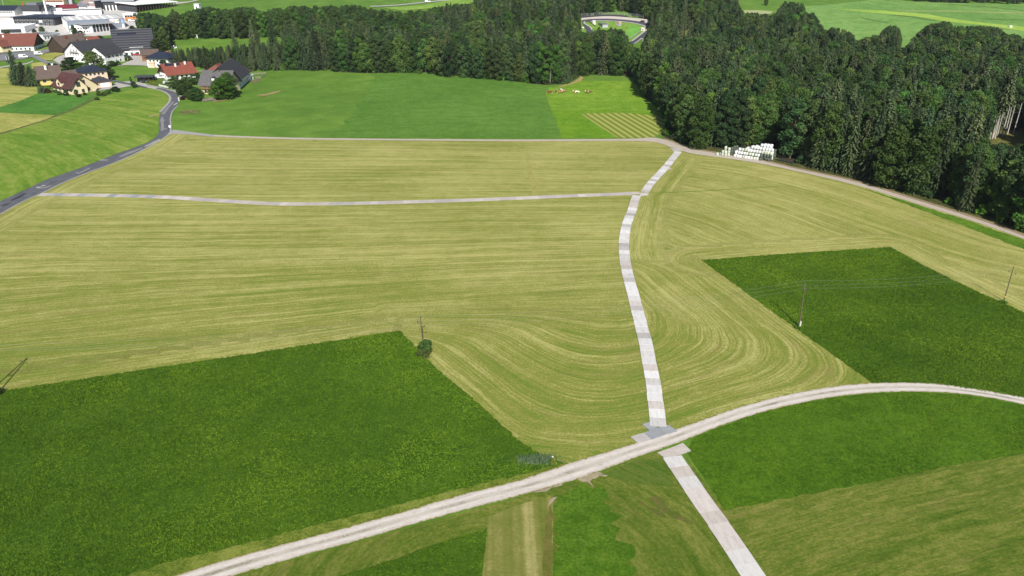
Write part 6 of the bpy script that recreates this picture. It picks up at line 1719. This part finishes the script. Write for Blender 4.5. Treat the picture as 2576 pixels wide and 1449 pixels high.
box_part(rt, 'door', M_glass, w * .3, w * .6, -.06, -.003, 0, 1.8)
rt, ro, w = hall('bus_shelter', 'glazed bus shelter at the roadside left of the spruces', V1(62, 545), V1(122, 542), 3, 2.6, M_glass, T_slate, 'bus shelter', 0, .3)
for k in range(4): box_part(rt, 'post', M_frame, w * k / 3 - .1, w * k / 3 + .1, -.16, -.02, -.5, 2.6)

# ------------------------------------------------------------------ fences, hedges, wood pile
def hedge(label, line, wd, hgt, mat):
    L = smooth_line(gline(line), .8); r_ = np.random.default_rng(len(label))
    c, n_ = [], []
    for k in range(len(L) - 1):
        tdir = L[k + 1] - L[k]; tdir /= np.linalg.norm(tdir); nr = np.array([-tdir[1], tdir[0]])
        m = 46; off = r_.uniform(-1, 1, m); zz = r_.uniform(0, 1, m); face = r_.integers(0, 3, m)
        off = np.where(face == 0, -1, np.where(face == 1, 1, off)); zz = np.where(face == 2, 1, zz)
        q = L[k] + tdir * r_.uniform(0, .8, m)[:, None] + nr * (off * wd / 2)[:, None]
        c.append(np.c_[q, zz * hgt]); nn = np.where(face[:, None] == 2, [[0, 0, 1.]], np.c_[np.outer(off, nr), np.zeros(m)]); n_.append(nn)
    c = np.vstack(c); n_ = np.vstack(n_); o0 = np.array([L[0][0], L[0][1], 0])
    v, t_ = cards(c - o0, n_, np.full(len(c), .4), r_, r_.uniform(.2, .8, len(c)), .35)
    o = link('hedge', np_mesh('hedge', v, np.arange(len(v)).reshape(-1, 4), mat, {'tone': ('FLOAT', t_)}), None, (L[0][0], L[0][1], float(h(*L[0]))))
    tag(o, label, 'hedge')
hedge('yellow green clipped hedge beside the black carport', [VG(125, 480), VG(270, 500), VG(430, 490)], 1.6, 2.6, M_hedge)
hedge('small yellow green hedge at the road bend', [VG(750, 640), VG(820, 690)], 1.4, 2.0, M_hedge)
hedge('dark clipped hedge in front of the yellow house', [V1(345, 842), V1(400, 838), V1(470, 835)], 2.2, 3.4, M_hedge_d)
p, rz, w = frame_of(VG(340, 510), VG(620, 575)); rt = empty('picket_fence', p, rz, 'white picket fence between the lane and the orchard', 'fence')
mb = MB()
for k in range(int(w / .5)): mb.box(k * .5, k * .5 + .14, -.04, .04, 0, 1.1)
mb.box(0, w, .05, .09, .3, .4); mb.box(0, w, .05, .09, .8, .9); mb.build('pickets', M_frame, rt)
for nm, q0, q1, lb in [('rail_fence', V3(2290, 765), V3(2525, 752), 'weathered rail fence at the back of the pony paddock'), ('rail_fence', V3(2370, 822), V3(2440, 818), 'short pale rail fence at the front of the pony paddock'), ('rail_fence', V3(2445, 822), V3(2530, 765), 'dark rail fence closing the right side of the pony paddock'), ('rail_fence', V3(1450, 722), V3(1640, 716), 'pale rail fence behind the red roofed house')]:
    p, rz, w = frame_of(q0, q1); rt = empty(nm, p, rz, lb, 'fence')
    for k in range(max(2, int(w / 3)) + 1): mb = MB(); mb.box(w * k / max(2, int(w / 3)) - .09, w * k / max(2, int(w / 3)) + .09, -.09, .09, -.2, 1.3); mb.build('post', M_deadwood, rt)
    mb = MB(); mb.box(0, w, -.14, -.095, .4, .6); mb.box(0, w, -.14, -.095, .95, 1.15); mb.build('rails', M_deadwood, rt)
p, rz, w = frame_of(V3(1565, 1175), V3(1750, 1150)); rt = empty('garden_terrace', p, rz, 'raised wooden terrace with railing before the grey farmhouse', 'terrace')
box_part(rt, 'deck', M_deadwood, 0, w, 0, 4, .4, .6)
for k in range(6): box_part(rt, 'post', M_deadwood, w * k / 5 - .08, w * k / 5 + .08, -.08, .08, -.3, 1.6)
box_part(rt, 'railing', M_deadwood, 0, w, -.12, -.085, 1.3, 1.5); box_part(rt, 'railing', M_deadwood, 0, w, -.12, -.085, .7, .9)
box_part(rt, 'bench', M_door, w * .2, w * .6, 1.4, 2.0, .6, 1.1)
p, rz, w = frame_of(V3(885, 470), V3(1075, 470)); rt = empty('log_pile', p, rz, 'stacked heap of reddish logs beside the hay shed', 'log pile')
mb = MB(); r_ = random.Random(8)
for k in range(46):
    x_ = r_.uniform(0, w); y_ = r_.uniform(0, 8); z_ = r_.uniform(.3, 1.0) * (2.6 - abs(x_ - w / 2) / w * 3)
    mb.tube((x_, y_, z_), (x_ + r_.uniform(-.6, .6), y_ - 3 + r_.uniform(-.5, .5), z_ + r_.uniform(-.2, .2)), .32, .28, 7)
mb.build('logs', flat_mat('fresh_logs', (.26, .14, .09, 1), .45, 1.5), rt)
for k, (q, lb) in enumerate([((1105, 345), 'white bale at the left of the small heap by the hay shed'), ((1150, 350), 'white bale at the right of the small heap by the hay shed'), ((1128, 358), 'white bale in front of the small heap by the hay shed')]):
    p = at(V3(*q)); bale('white', p.x, p.y, p.z, lb); bpy.context.scene.collection.objects[-1]['group'] = 'white bales by the hay shed'
p = at(V3(1115, 350)); bale('white', p.x, p.y, p.z + 1.03, 'white bale on top of the small heap by the hay shed')
p = at(VF(1570, 650)); rt = empty('road_sign', p, .3, 'white road sign on a post at the mouth of the gravel track', 'road sign')
mb = MB(); mb.tube((0, 0, -.2), (0, 0, 2.6), .05, .05, 6); mb.build('pole', M_cfoot, rt); mb = MB(); mb.box(-.35, .35, -.05, -.02, 1.7, 2.6); mb.build('sign_plate', M_frame, rt)
p = at(VG(748, 815)); rt = empty('marker_post', p, 0, 'white marker post at the inside of the road bend', 'post')
mb = MB(); mb.lathe([(.22, -.2), (.22, .9), (.3, 1.0), (.3, 1.6), (.1, 1.8)], 8); mb.build('post', M_frame, rt); mb = MB(); mb.lathe([(.31, 1.15), (.31, 1.3)], 8); mb.build('band', W_dark, rt)

# ------------------------------------------------------------------ vehicles
M_tyre2 = flat_mat('tyre_rubber', (.02, .02, .02, 1), .1, 2); M_rim = flat_mat('rim_metal', (.4, .4, .42, 1), .1, 2, .4, .5)
def wheel(rt, x, y, r, wd=.22):
    mb = MB(); mb.tube((x, y - wd / 2, r), (x, y + wd / 2, r), r, r, 14); o = mb.build('wheel', M_tyre2, rt)
    mb = MB(); mb.tube((x, y - wd / 2 - .02, r), (x, y + wd / 2 + .02, r), r * .55, r * .55, 10); mb.build('rim', M_rim, o)
def paint(name, c): return flat_mat(name, c, .03, 1, .3, .5)
def car(q, rz, paint_, label, kind='car'):
    p = at(q); rt = empty({'car': 'parked_car', 'van': 'parked_van'}[kind], p, rz, label, kind); rt.location.z += .3
    if kind == 'car':
        body = [(-2.1, .35), (2.1, .35), (2.15, .75), (1.9, .92), (1.0, 1.0), (.45, 1.42), (-1.1, 1.46), (-1.75, 1.05), (-2.12, .95)]
        side = [(.35, 1.36), (.85, 1.02), (-1.55, 1.06), (-1.05, 1.40)]; L, H2 = 1.35, .9
    else:
        body = [(-2.6, .4), (2.6, .4), (2.65, .95), (2.3, 1.2), (1.6, 2.05), (1.2, 2.2), (-2.55, 2.22), (-2.62, 2.0)]
        side = [(1.45, 1.98), (2.05, 1.25), (-.2, 1.25), (-.2, 1.98)]; L, H2 = 1.6, 1.0
    mb = MB(); mb.prism(body, -.88, .88, 'y'); bm_ = mb.build('body', paint_, rt)
    for s in (-1, 1):
        mb = MB(); mb.prism(side, min(s * .885, s * .90), max(s * .885, s * .90), 'y'); mb.build('side_window', M_glass, rt)
        for xx in (-L, L): wheel(rt, xx, s * .8, .36)
    a, b = (body[4], body[5]) if kind == 'car' else (body[3], body[4])
    mb = MB(); dx, dz = b[0] - a[0], b[1] - a[1]; nx_, nz_ = dz * .02, -dx * .02
    P = [(a[0] + dx * .1 + .01, a[1] + dz * .1 + .015), (a[0] + dx * .92 + .01, a[1] + dz * .92 + .015), (a[0] + dx * .92 + .03, a[1] + dz * .92 + .035), (a[0] + dx * .1 + .03, a[1] + dz * .1 + .035)]
    mb.prism(P, -.74, .74, 'y'); mb.build('windscreen', M_glass, rt)
    return rt
PW, PB, PR, PG, PS = paint('white_paint', (.75, .75, .74, 1)), paint('black_paint', (.02, .02, .022, 1)), paint('red_paint_car', (.4, .03, .03, 1)), paint('grey_paint', (.2, .21, .22, 1)), paint('silver_paint', (.5, .51, .52, 1))
car(V1(356, 500), .1, PW, 'white delivery van parked on the road before the white farmhouse', 'van'); car(V1(218, 527), .3, PW, 'white van beside the spruces on the main road', 'van')
car(V3(655, 880), .2, PB, 'black car parked in front of the carport'); car(V3(905, 825), .1, PW, 'white van right of the black carport', 'van'); car(V3(1000, 905), .9, PW, 'white car in the drive of the red roofed house'); car(V3(870, 790), .15, PS, 'silver car behind the white van at the carport')
car(V1(1015, 722), 2.6, PB, 'dark car parked on the lane beside the hipped house'); car(V3(545, 470), .2, PR, 'red car in the garage bay under the black barn'); car(V1(95, 575), .2, PB, 'dark car on the path left of the spruces')
car(V2(2390, 400), .2, PW, 'white van in the truck yard beside the orange truck', 'van')
# orange truck
p = at(V2(2375, 378)); rt = empty('truck', p, .2, 'orange truck with open flatbed in the yard by the museum hall', 'truck'); rt.location.z += .3
PO = paint('orange_paint', (.65, .2, .02, 1))
mb = MB(); mb.prism([(2.2, .7), (4.4, .7), (4.4, 2.0), (4.1, 3.1), (2.2, 3.1)], -1.2, 1.2, 'y'); cb = mb.build('cab', PO, rt); box_part(rt, 'windscreen', M_glass, 4.36, 4.42, -1, 1, 2.0, 2.1); box_part(rt, 'bed', PO, -4.2, 2.0, -1.25, 1.25, 1.0, 2.6)
for s in (-1, 1):
    box_part(rt, 'side_window', M_glass, 2.6, 3.9, s * 1.21 - .01, s * 1.21 + .01, 2.0, 2.8)
    for xx in (-3.2, -1.9, 3.2): wheel(rt, xx, s * 1.1, .55, .35)
# tractor
p = at(V3(425, 540)); rt = empty('tractor', p, 2.5, 'green tractor with front tools in the farm yard', 'tractor'); rt.location.z += .25
PGR = paint('green_paint', (.02, .13, .03, 1)); M_yel = paint('yellow_paint', (.6, .45, .03, 1))
mb = MB(); mb.prism([(.2, .8), (2.5, .8), (2.6, 1.2), (2.4, 1.65), (.2, 1.8)], -.45, .45, 'y'); mb.build('bonnet', PGR, rt)
mb = MB(); mb.prism([(-1.4, 1.2), (.2, 1.2), (.3, 1.8), (0, 2.75), (-1.3, 2.75), (-1.5, 1.9)], -.75, .75, 'y'); mb.build('cab', M_glass, rt); box_part(rt, 'roof', PGR, -1.5, .2, -.85, .85, 2.76, 2.95)
for s in (-1, 1):
    mb = MB(); mb.tube((-.9, s * .75, .95), (-.9, s * 1.25, .95), .95, .95, 16); o = mb.build('rear_wheel', M_tyre2, rt); mb = MB(); mb.tube((-.9, s * .74, .95), (-.9, s * 1.27, .95), .5, .5, 12); mb.build('rim', M_yel, o)
    mb = MB(); mb.tube((1.9, s * .7, .6), (1.9, s * 1.05, .6), .6, .6, 14); o = mb.build('front_wheel', M_tyre2, rt); mb = MB(); mb.tube((1.9, s * .69, .6), (1.9, s * 1.07, .6), .32, .32, 10); mb.build('rim', M_yel, o)
mb = MB(); mb.box(2.8, 4.6, -1.5, 1.5, .3, 1.0); mb.tube((2.4, 0, .8), (3.0, 0, .7), .12, .12, 6); mb.build('front_tool', PR, rt)

# ------------------------------------------------------------------ village trees and bushes
def vtree(kind, q, vt, wpx, label, mesh_i=None, mat=None, grp=None):
    """q: foot in pixels, vt: row of the top, wpx: crown width in pixels"""
    b = at(q); H = top_height(b, vt); zc = b.y * CP - (b.z + H / 2 - CAMZ) * SP_
    H -= b.z
    rad = wpx / 2 / F_PX * zc * (1.12 if kind == 'b' else 1)
    i = mesh_i if mesh_i is not None else int(rng.integers(0, 5))
    nm = {'b': 'broadleaf_tree', 's': 'spruce_tree', 'u': 'bush', 'c': 'columnar_tree'}[kind]
    catn = 'bush' if kind == 'u' else 'tree'
    if kind == 'u':
        me = BUSH[i % 5] if mat is None else bush_mesh(700 + int(q[0]), mat)
        o = link('bush', me, None, b); o.scale = (rad / 1.6, rad / 1.6, H / 2.4); o.rotation_euler = (0, 0, float(rng.uniform(0, 6))); return tag(o, label, catn, grp)
    if kind == 'b':
        cm, tm, H0, R0 = BROAD[i]
        if mat is not None: cm = crown_broad(800 + int(q[0]), H0, R0, 26, 250, .62, .04, mat)
    else:
        cm, tm, H0, R0 = SPRUCE[i]
        if kind == 'c': cm = crown_broad(850 + int(q[0]), 24, 3.2, 22, 120, .7, .02, mat or M_leaf[0]); H0, R0 = 24, 3.2
    s = rad / R0 * (1.5 if kind == 's' else 1)
    return tree(nm, cm, tm, b.x, b.y, s, H / H0, float(rng.uniform(0, 6.28)), label, grp, catn, z=b.z)
vtree('b', V3(1880, 1135), V3(0, 780)[1], 395 / 6.109, 'large bright green round tree in front of the grey farmhouse', 1, M_bright_leaf)
vtree('b', V3(1960, 1090), V3(0, 700)[1], 300 / 6.109, 'darker round tree right behind the large bright green tree', 4)
vtree('s', V1(170, 770), V1(0, 448)[1], 120 / 3.6, 'tallest spruce of the group left of the yellow house', 0); vtree('s', V1(235, 772), V1(0, 555)[1], 125 / 3.6, 'middle spruce of the group left of the yellow house', 1); vtree('s', V1(300, 778), V1(0, 588)[1], 130 / 3.6, 'dark spruce on the right of the group left of the yellow house', 2); vtree('s', V1(150, 760), V1(0, 600)[1], 110 / 3.6, 'low spruce on the left of the group left of the yellow house', 4)
vtree('b', V1(665, 690), V1(0, 505)[1], 205 / 3.6, 'round dark tree in front of the white farmhouse', 0); vtree('b', V1(862, 645), V1(0, 455)[1], 195 / 3.6, 'large round tree covering the left end of the dark roofed house', 4, M_leaf[1])
vtree('b', V1(960, 715), V1(0, 585)[1], 160 / 3.6, 'mid green garden tree behind the hipped house', 2); vtree('b', V1(1015, 600), V1(0, 548)[1], 90 / 3.6, 'light green garden tree under the dark roofed house', 7); vtree('u', V1(1070, 590), V1(0, 550)[1], 70 / 3.6, 'light green bush beside the porch of the dark roofed house', 1)
vtree('u', V1(480, 625), V1(0, 572)[1], 130 / 3.6, 'wide dark bush behind the yellow house', 0); vtree('b', V1(905, 365), V1(0, 318)[1], 70 / 3.6, 'small dark tree at the left end of the black barn', 0)
vtree('b', V1(1437, 490), V1(0, 335)[1], 130 / 3.6, 'olive round tree at the right end of the black barn', 5); vtree('b', V1(1492, 650), V1(0, 535)[1], 95 / 3.6, 'dark tree in front of the right corner of the white villa', 0)
for k, (a, b_, t_, w_, lb) in enumerate([(1590, 800, 690, 140, 'dark orchard tree below the red roofed house'), (1690, 810, 690, 120, 'orchard tree in the middle below the red roofed house'), (1775, 765, 665, 130, 'orchard tree beside the grey farmhouse roof'), (1660, 860, 755, 120, 'grey green orchard tree near the small hedge'), (1790, 915, 790, 140, 'olive orchard tree in front of the grey farmhouse'), (1735, 900, 815, 90, 'low olive orchard tree left of the terrace'), (1640, 820, 720, 100, 'small orchard tree behind the picket fence')]):
    vtree('b', V1(a, b_), V1(0, t_)[1], w_ / 3.6, lb, [0, 1, 3, 5, 7, 5, 2][k], None, 'orchard trees by the farm')
vtree('c', V1(1190, 748), V1(0, 692)[1], 26 / 3.6, 'slim columnar conifer at the lane junction', 0, M_hedge_d); vtree('u', V1(1215, 795), V1(0, 738)[1], 55 / 3.6, 'dark shrub in front of the slim columnar conifer', 0)
for k, (a, b_, t_, w_, m_, lb) in enumerate([(1050, 830, 785, 85, None, 'round dark bush at the top of the meadow bank'), (985, 850, 812, 60, None, 'low bush on the meadow bank'), (940, 868, 835, 60, None, 'low dark bush in the middle of the meadow bank'), (895, 870, 805, 40, None, 'taller shrub on the meadow bank'), (880, 908, 880, 50, None, 'lowest bush on the meadow bank'), (385, 845, 790, 62, M_silver, 'silver grey bush in front of the dark hedge'), (432, 842, 798, 58, M_redleaf, 'purple leaved bush beside the silver grey bush'), (505, 838, 812, 50, None, 'dark bush at the left corner of the maroon house'), (545, 860, 825, 55, None, 'low bush before the maroon house'), (600, 868, 818, 55, None, 'green bush before the dormer of the maroon house'), (692, 862, 812, 35, None, 'upright shrub before the gabled wing'), (718, 880, 855, 50, M_redleaf, 'purple shrub at the right corner of the gabled wing'), (770, 862, 838, 40, None, 'small bush right of the gabled wing'), (1655, 905, 870, 55, M_redleaf, 'purple bush at the roadside near the marker post'), (1690, 885, 845, 60, None, 'bush behind the purple roadside bush'), (735, 715, 690, 60, M_hedge, 'yellow green bush left of the hipped house')]):
    vtree('u', V1(a, b_), V1(0, t_)[1], w_ / 3.6, lb, k, m_)
for k, (a, b_, t_, w_, lb) in enumerate([(1345, 625, 440, 90, 'thin young tree before the white entrance block'), (1470, 640, 545, 130, 'small dark tree right of the thin young tree'), (770, 600, 470, 110, 'bright small tree by the office block'), (630, 610, 520, 80, 'small tree left of the site office'), (130, 610, 545, 150, 'reddish dark bush group behind the red farm'), (2450, 330, 255, 110, 'dark tree at the right end of the truck yard'), (2400, 560, 460, 120, 'tree at the roadside right of the museum hall'), (1810, 730, 640, 110, 'small tree at the left corner of the black barn'), (670, 105, 45, 80, 'dark bush left of the inn'), (2050, 620, 570, 90, 'bush below the terrace of the pavilion'), (1030, 580, 540, 70, 'bush at the left foot of the museum hall')]):
    vtree('b' if k in (0, 1, 2, 3, 5, 6, 7) else 'u', V2(a, b_), V2(0, t_)[1], w_ / 7.2, lb, [2, 0, 7, 2, 0, 0, 2, 0, 0, 1, 1][k])
# ------------------------------------------------------------------ race track in the wood
M_track = flat_mat('track_asphalt', C(84, 84, 92), .1, .3)
M_runoff = flat_mat('runoff_gravel', C(208, 198, 190), .06, .3)
M_kerb = flat_mat('pale_kerb', C(198, 196, 190), .1, .5)
M_infield = grass_mat('infield_grass', C(104, 140, 52), C(120, 158, 60), C(140, 172, 76), .02, .4, .1)
OUT_OUT = [VT(60, 165), VT(220, 150), VT(450, 130), VT(760, 112), VT(1000, 118), VT(1360, 145), VT(1700, 180), VT(1990, 205), VT(2200, 240)]
OUT_IN = [VT(70, 218), VT(220, 205), VT(450, 192), VT(760, 186), VT(1000, 195), VT(1360, 222), VT(1700, 266), VT(1960, 315), VT(2200, 380)]
patch('infield', [VT(60, 200), VT(760, 190), VT(1360, 225), VT(1900, 310), VT(1950, 440), VT(1800, 700), VT(1500, 900), VT(1750, 1060), VT(1400, 1000), VT(700, 700), VT(60, 560)], .25, M_infield, step=8)
patch('infield_meadow', [VT(1480, 345), VT(1700, 390), VT(1780, 450), VT(1700, 530), VT(1600, 640), VT(1440, 720), VT(1320, 560), VT(1400, 440)], .3, grass_mat('infield_meadow', C(100, 158, 60), C(112, 170, 70), C(126, 182, 84), .02, .4, .1), step=8)
ribbon('gravel_runoff', OUT_OUT, OUT_IN, .4, M_runoff, 3, 4)
ribbon('race_track', [VT(200, 700), VT(200, 520), VT(150, 420), VT(100, 360), VT(85, 290), VT(100, 232), VT(220, 205), VT(450, 192), VT(760, 186), VT(1000, 195), VT(1360, 222), VT(1700, 266), VT(1940, 320), VT(2100, 380), VT(2080, 470), VT(1930, 580), VT(1780, 740), VT(1560, 905), VT(1450, 1000)],
       [VT(400, 700), VT(378, 500), VT(340, 430), VT(250, 370), VT(165, 320), VT(150, 290), VT(190, 268), VT(330, 255), VT(560, 240), VT(1000, 250), VT(1320, 275), VT(1600, 315), VT(1820, 375), VT(1915, 420), VT(1925, 468), VT(1800, 560), VT(1650, 680), VT(1470, 815), VT(1330, 920)], .5, M_track, 4, 3)
def kerb(pts, wd=.7, nm='track_kerb'):
    L = smooth_line(gline(pts), 3)
    patch(nm, G3(offset_line(L, 0)) + G3(offset_line(L, wd)[::-1]), .58, M_kerb, step=10)
kerb([VT(378, 500), VT(340, 430), VT(250, 370), VT(165, 320), VT(150, 290), VT(190, 268)], 1.0); kerb([VT(330, 255), VT(560, 240), VT(1000, 250), VT(1320, 275), VT(1600, 315), VT(1820, 375), VT(1910, 420)], -1.4); kerb([VT(1925, 468), VT(1800, 560), VT(1650, 680), VT(1470, 815)], 1.1); kerb([VT(1780, 740), VT(1560, 905)], -.8)
# barrier wall and catch fence behind the run-off
L = smooth_line(gline(OUT_OUT[:6]), 6); rt = empty('tyre_barrier', (L[0][0], L[0][1], float(h(*L[0]))), 0, 'dark barrier along the outside of the racetrack bend', 'barrier')
mb = MB()
for a, b in zip(L[:-1], L[1:]):
    za, zb = float(h(*a)) - rt.location.z + .4, float(h(*b)) - rt.location.z + .4
    a0, b0 = a - L[0], b - L[0]; n_ = np.array([-(b - a)[1], (b - a)[0]]); n_ /= np.linalg.norm(n_); n_ *= .5
    q = [(a0[0], a0[1], za), (b0[0], b0[1], zb), (b0[0] + n_[0], b0[1] + n_[1], zb), (a0[0] + n_[0], a0[1] + n_[1], za)]
    mb.add(q + [(x, y, z + 1.3) for x, y, z in q], [(0, 3, 2, 1), (4, 5, 6, 7), (0, 1, 5, 4), (1, 2, 6, 5), (2, 3, 7, 6), (3, 0, 4, 7)])
mb.build('barrier_wall', flat_mat('barrier_black', (.04, .04, .042, 1), .2, 1), rt)
L = smooth_line(gline([VT(60, 158), VT(220, 143), VT(450, 124), VT(760, 106), VT(1000, 112), VT(1360, 140), VT(1700, 174), VT(1985, 200)]), 5); rt = empty('catch_fence', (L[0][0], L[0][1], float(h(*L[0]))), 0, 'tall catch fence with grey posts above the racetrack bend', 'fence')
mb = MB(); pp = MB()
for a, b in zip(L[:-1], L[1:]):
    A3 = Vector((*(a - L[0]), float(h(*a)) - rt.location.z)); B3 = Vector((*(b - L[0]), float(h(*b)) - rt.location.z))
    pp.tube(A3, A3 + Vector((0, 0, 3.4)), .09, .09, 5)
    for z_ in (1.6, 2.2, 2.8, 3.3): mb.tube(A3 + Vector((0, 0, z_)), B3 + Vector((0, 0, z_)), .04, .04, 4, False)
pp.build('posts', W_grey, rt); mb.build('mesh_wires', W_grey, rt)
for pts, lb in [([VT(255, 285), VT(330, 310), VT(400, 360), VT(455, 410)], 'dark guard rail inside the left limb of the racetrack'), ([VT(1450, 745), VT(1600, 645), VT(1720, 540), VT(1820, 450)], 'grey guard rail inside the right limb of the racetrack')]:
    L = smooth_line(gline(pts), 4); rt = empty('guard_rail', (L[0][0], L[0][1], float(h(*L[0]))), 0, lb, 'guard rail')
    mb = MB(); pp = MB()
    for a, b in zip(L[:-1], L[1:]):
        A3 = Vector((*(a - L[0]), float(h(*a)) - rt.location.z)); B3 = Vector((*(b - L[0]), float(h(*b)) - rt.location.z))
        pp.tube(A3, A3 + Vector((0, 0, 1.0)), .08, .08, 5); mb.tube(A3 + Vector((0, 0, .85)), B3 + Vector((0, 0, .85)), .22, .22, 6)
    pp.build('posts', W_grey, rt); mb.build('rail', W_dark if 'dark' in lb else T_metal, rt)
def kiosk(q, w_, d_, h_, wall, roof, label, cat='hut'):
    p = at(q); rt = empty('marshal_hut', p, 0, label, cat); walls(rt, w_, d_, h_, wall, base=-.3); box_part(rt, 'roof', roof, -.3, w_ + .3, -.3, d_ + .3, h_ + .003, h_ + .25); box_part(rt, 'door', M_glass, w_ * .3, w_ * .6, -.05, -.003, .2, h_ * .8); rt.location.z += .3
kiosk(VT(385, 345), 2.0, 2.0, 2.6, W_white, T_white, 'white marshal hut inside the left limb of the racetrack')
kiosk(VT(1740, 520), 3.0, 2.4, 1.8, W_cream, T_flat, 'pale marshal hut inside the right limb of the racetrack')
rt, ro, w = hall('grey_store', 'grey flat store building in the racetrack infield', VT(660, 440), VT(815, 425), 9, 2.8, W_grey, T_slate, 'building', 0, .3)
patch('infield_slab', [VT(990, 325), VT(1100, 322), VT(1180, 350), VT(1180, 400), VT(1120, 402), VT(1085, 372)], .4, M_conc, step=8)
rt, ro, w = house('sand_hut', 'small hut with sandy roof in the racetrack infield', VT(1115, 360), VT(1190, 360), 4, 1.2, 1.1, 'x', W_grey, flat_mat('sandy_roof', (.36, .25, .2, 1), .15, 1), .3, 'hut')
for q, lb in [((110, 495), 'white round sign post left of the racetrack'), ((1785, 520), 'white round sign post inside the right limb of the racetrack')]:
    p = at(VT(*q)); rt = empty('round_sign', p, 0, lb, 'sign'); mb = MB(); mb.tube((0, 0, 0), (0, 0, 1.5), .15, .15, 6); mb.build('pole', M_frame, rt); mb = MB(); mb.lathe([(.2, 1.5), (.75, 1.6), (.8, 2.1), (.6, 2.4), (.2, 2.5)], 12); mb.build('sign_head', M_frame, rt)
p = at(VT(1790, 885)); rt = empty('gantry_post', p, 0, 'grey angled gantry post beside the racetrack', 'post'); mb = MB(); mb.box(-.2, .2, -.2, .2, 0, 4.0); mb.build('pole', T_metal, rt); mb = MB(); mb.box(-1.8, -.2, -.15, .15, 3.6, 4.0); mb.build('arm', T_metal, rt)
p = at(VT(1775, 285)); rt = empty('race_car', p, 2.7, 'small dark car running on the racetrack bend', 'car'); rt.location.z += .55
mb = MB(); mb.prism([(-2.0, .25), (2.1, .25), (2.1, .6), (1.1, .8), (.4, 1.25), (-1.0, 1.25), (-1.9, .9)], -.85, .85, 'y'); mb.build('body', PB, rt); mb = MB(); mb.prism([(.5, 1.21), (1.0, .86), (1.03, .88), (.53, 1.24)], -.7, .7, 'y'); mb.build('windscreen', M_glass, rt)
for s in (-1, 1):
    for xx in (-1.3, 1.3): wheel(rt, xx, s * .8, .34)
for q, lb in [(V4(1762, 28), 'white delivery van on the country road at the top')]:
    car(q, .35, PW, lb, 'van')
p = at(V7(262, 50)); tree('broadleaf_tree', BROAD[0][0], BROAD[0][1], p.x, p.y, .45, .4, 0, 'lone small tree on the hill meadow', None, 'tree', z=p.z)
p = at(V7(2450, 250)); kiosk(V7(2445, 252), 1.7, 1.5, 1.3, W_white, T_white, 'tiny white hut on the pale swath of the hill meadow')
# ------------------------------------------------------------------ thin summer air
mb = MB(); mb.box(-3300, 3300, -600, 4800, -1.0, 95.0)
hm = bpy.data.materials.new('air'); hm.use_nodes = True
hn = hm.node_tree.nodes; hn.remove(hn['Principled BSDF'])
pv = hn.new('ShaderNodeVolumePrincipled'); pv.inputs['Color'].default_value = (.80, .88, 1, 1); pv.inputs['Density'].default_value = .000045; pv.inputs['Anisotropy'].default_value = .1
hm.node_tree.links.new(pv.outputs[0], hn['Material Output'].inputs['Volume'])
tag(mb.build('haze', hm), kind='stuff')
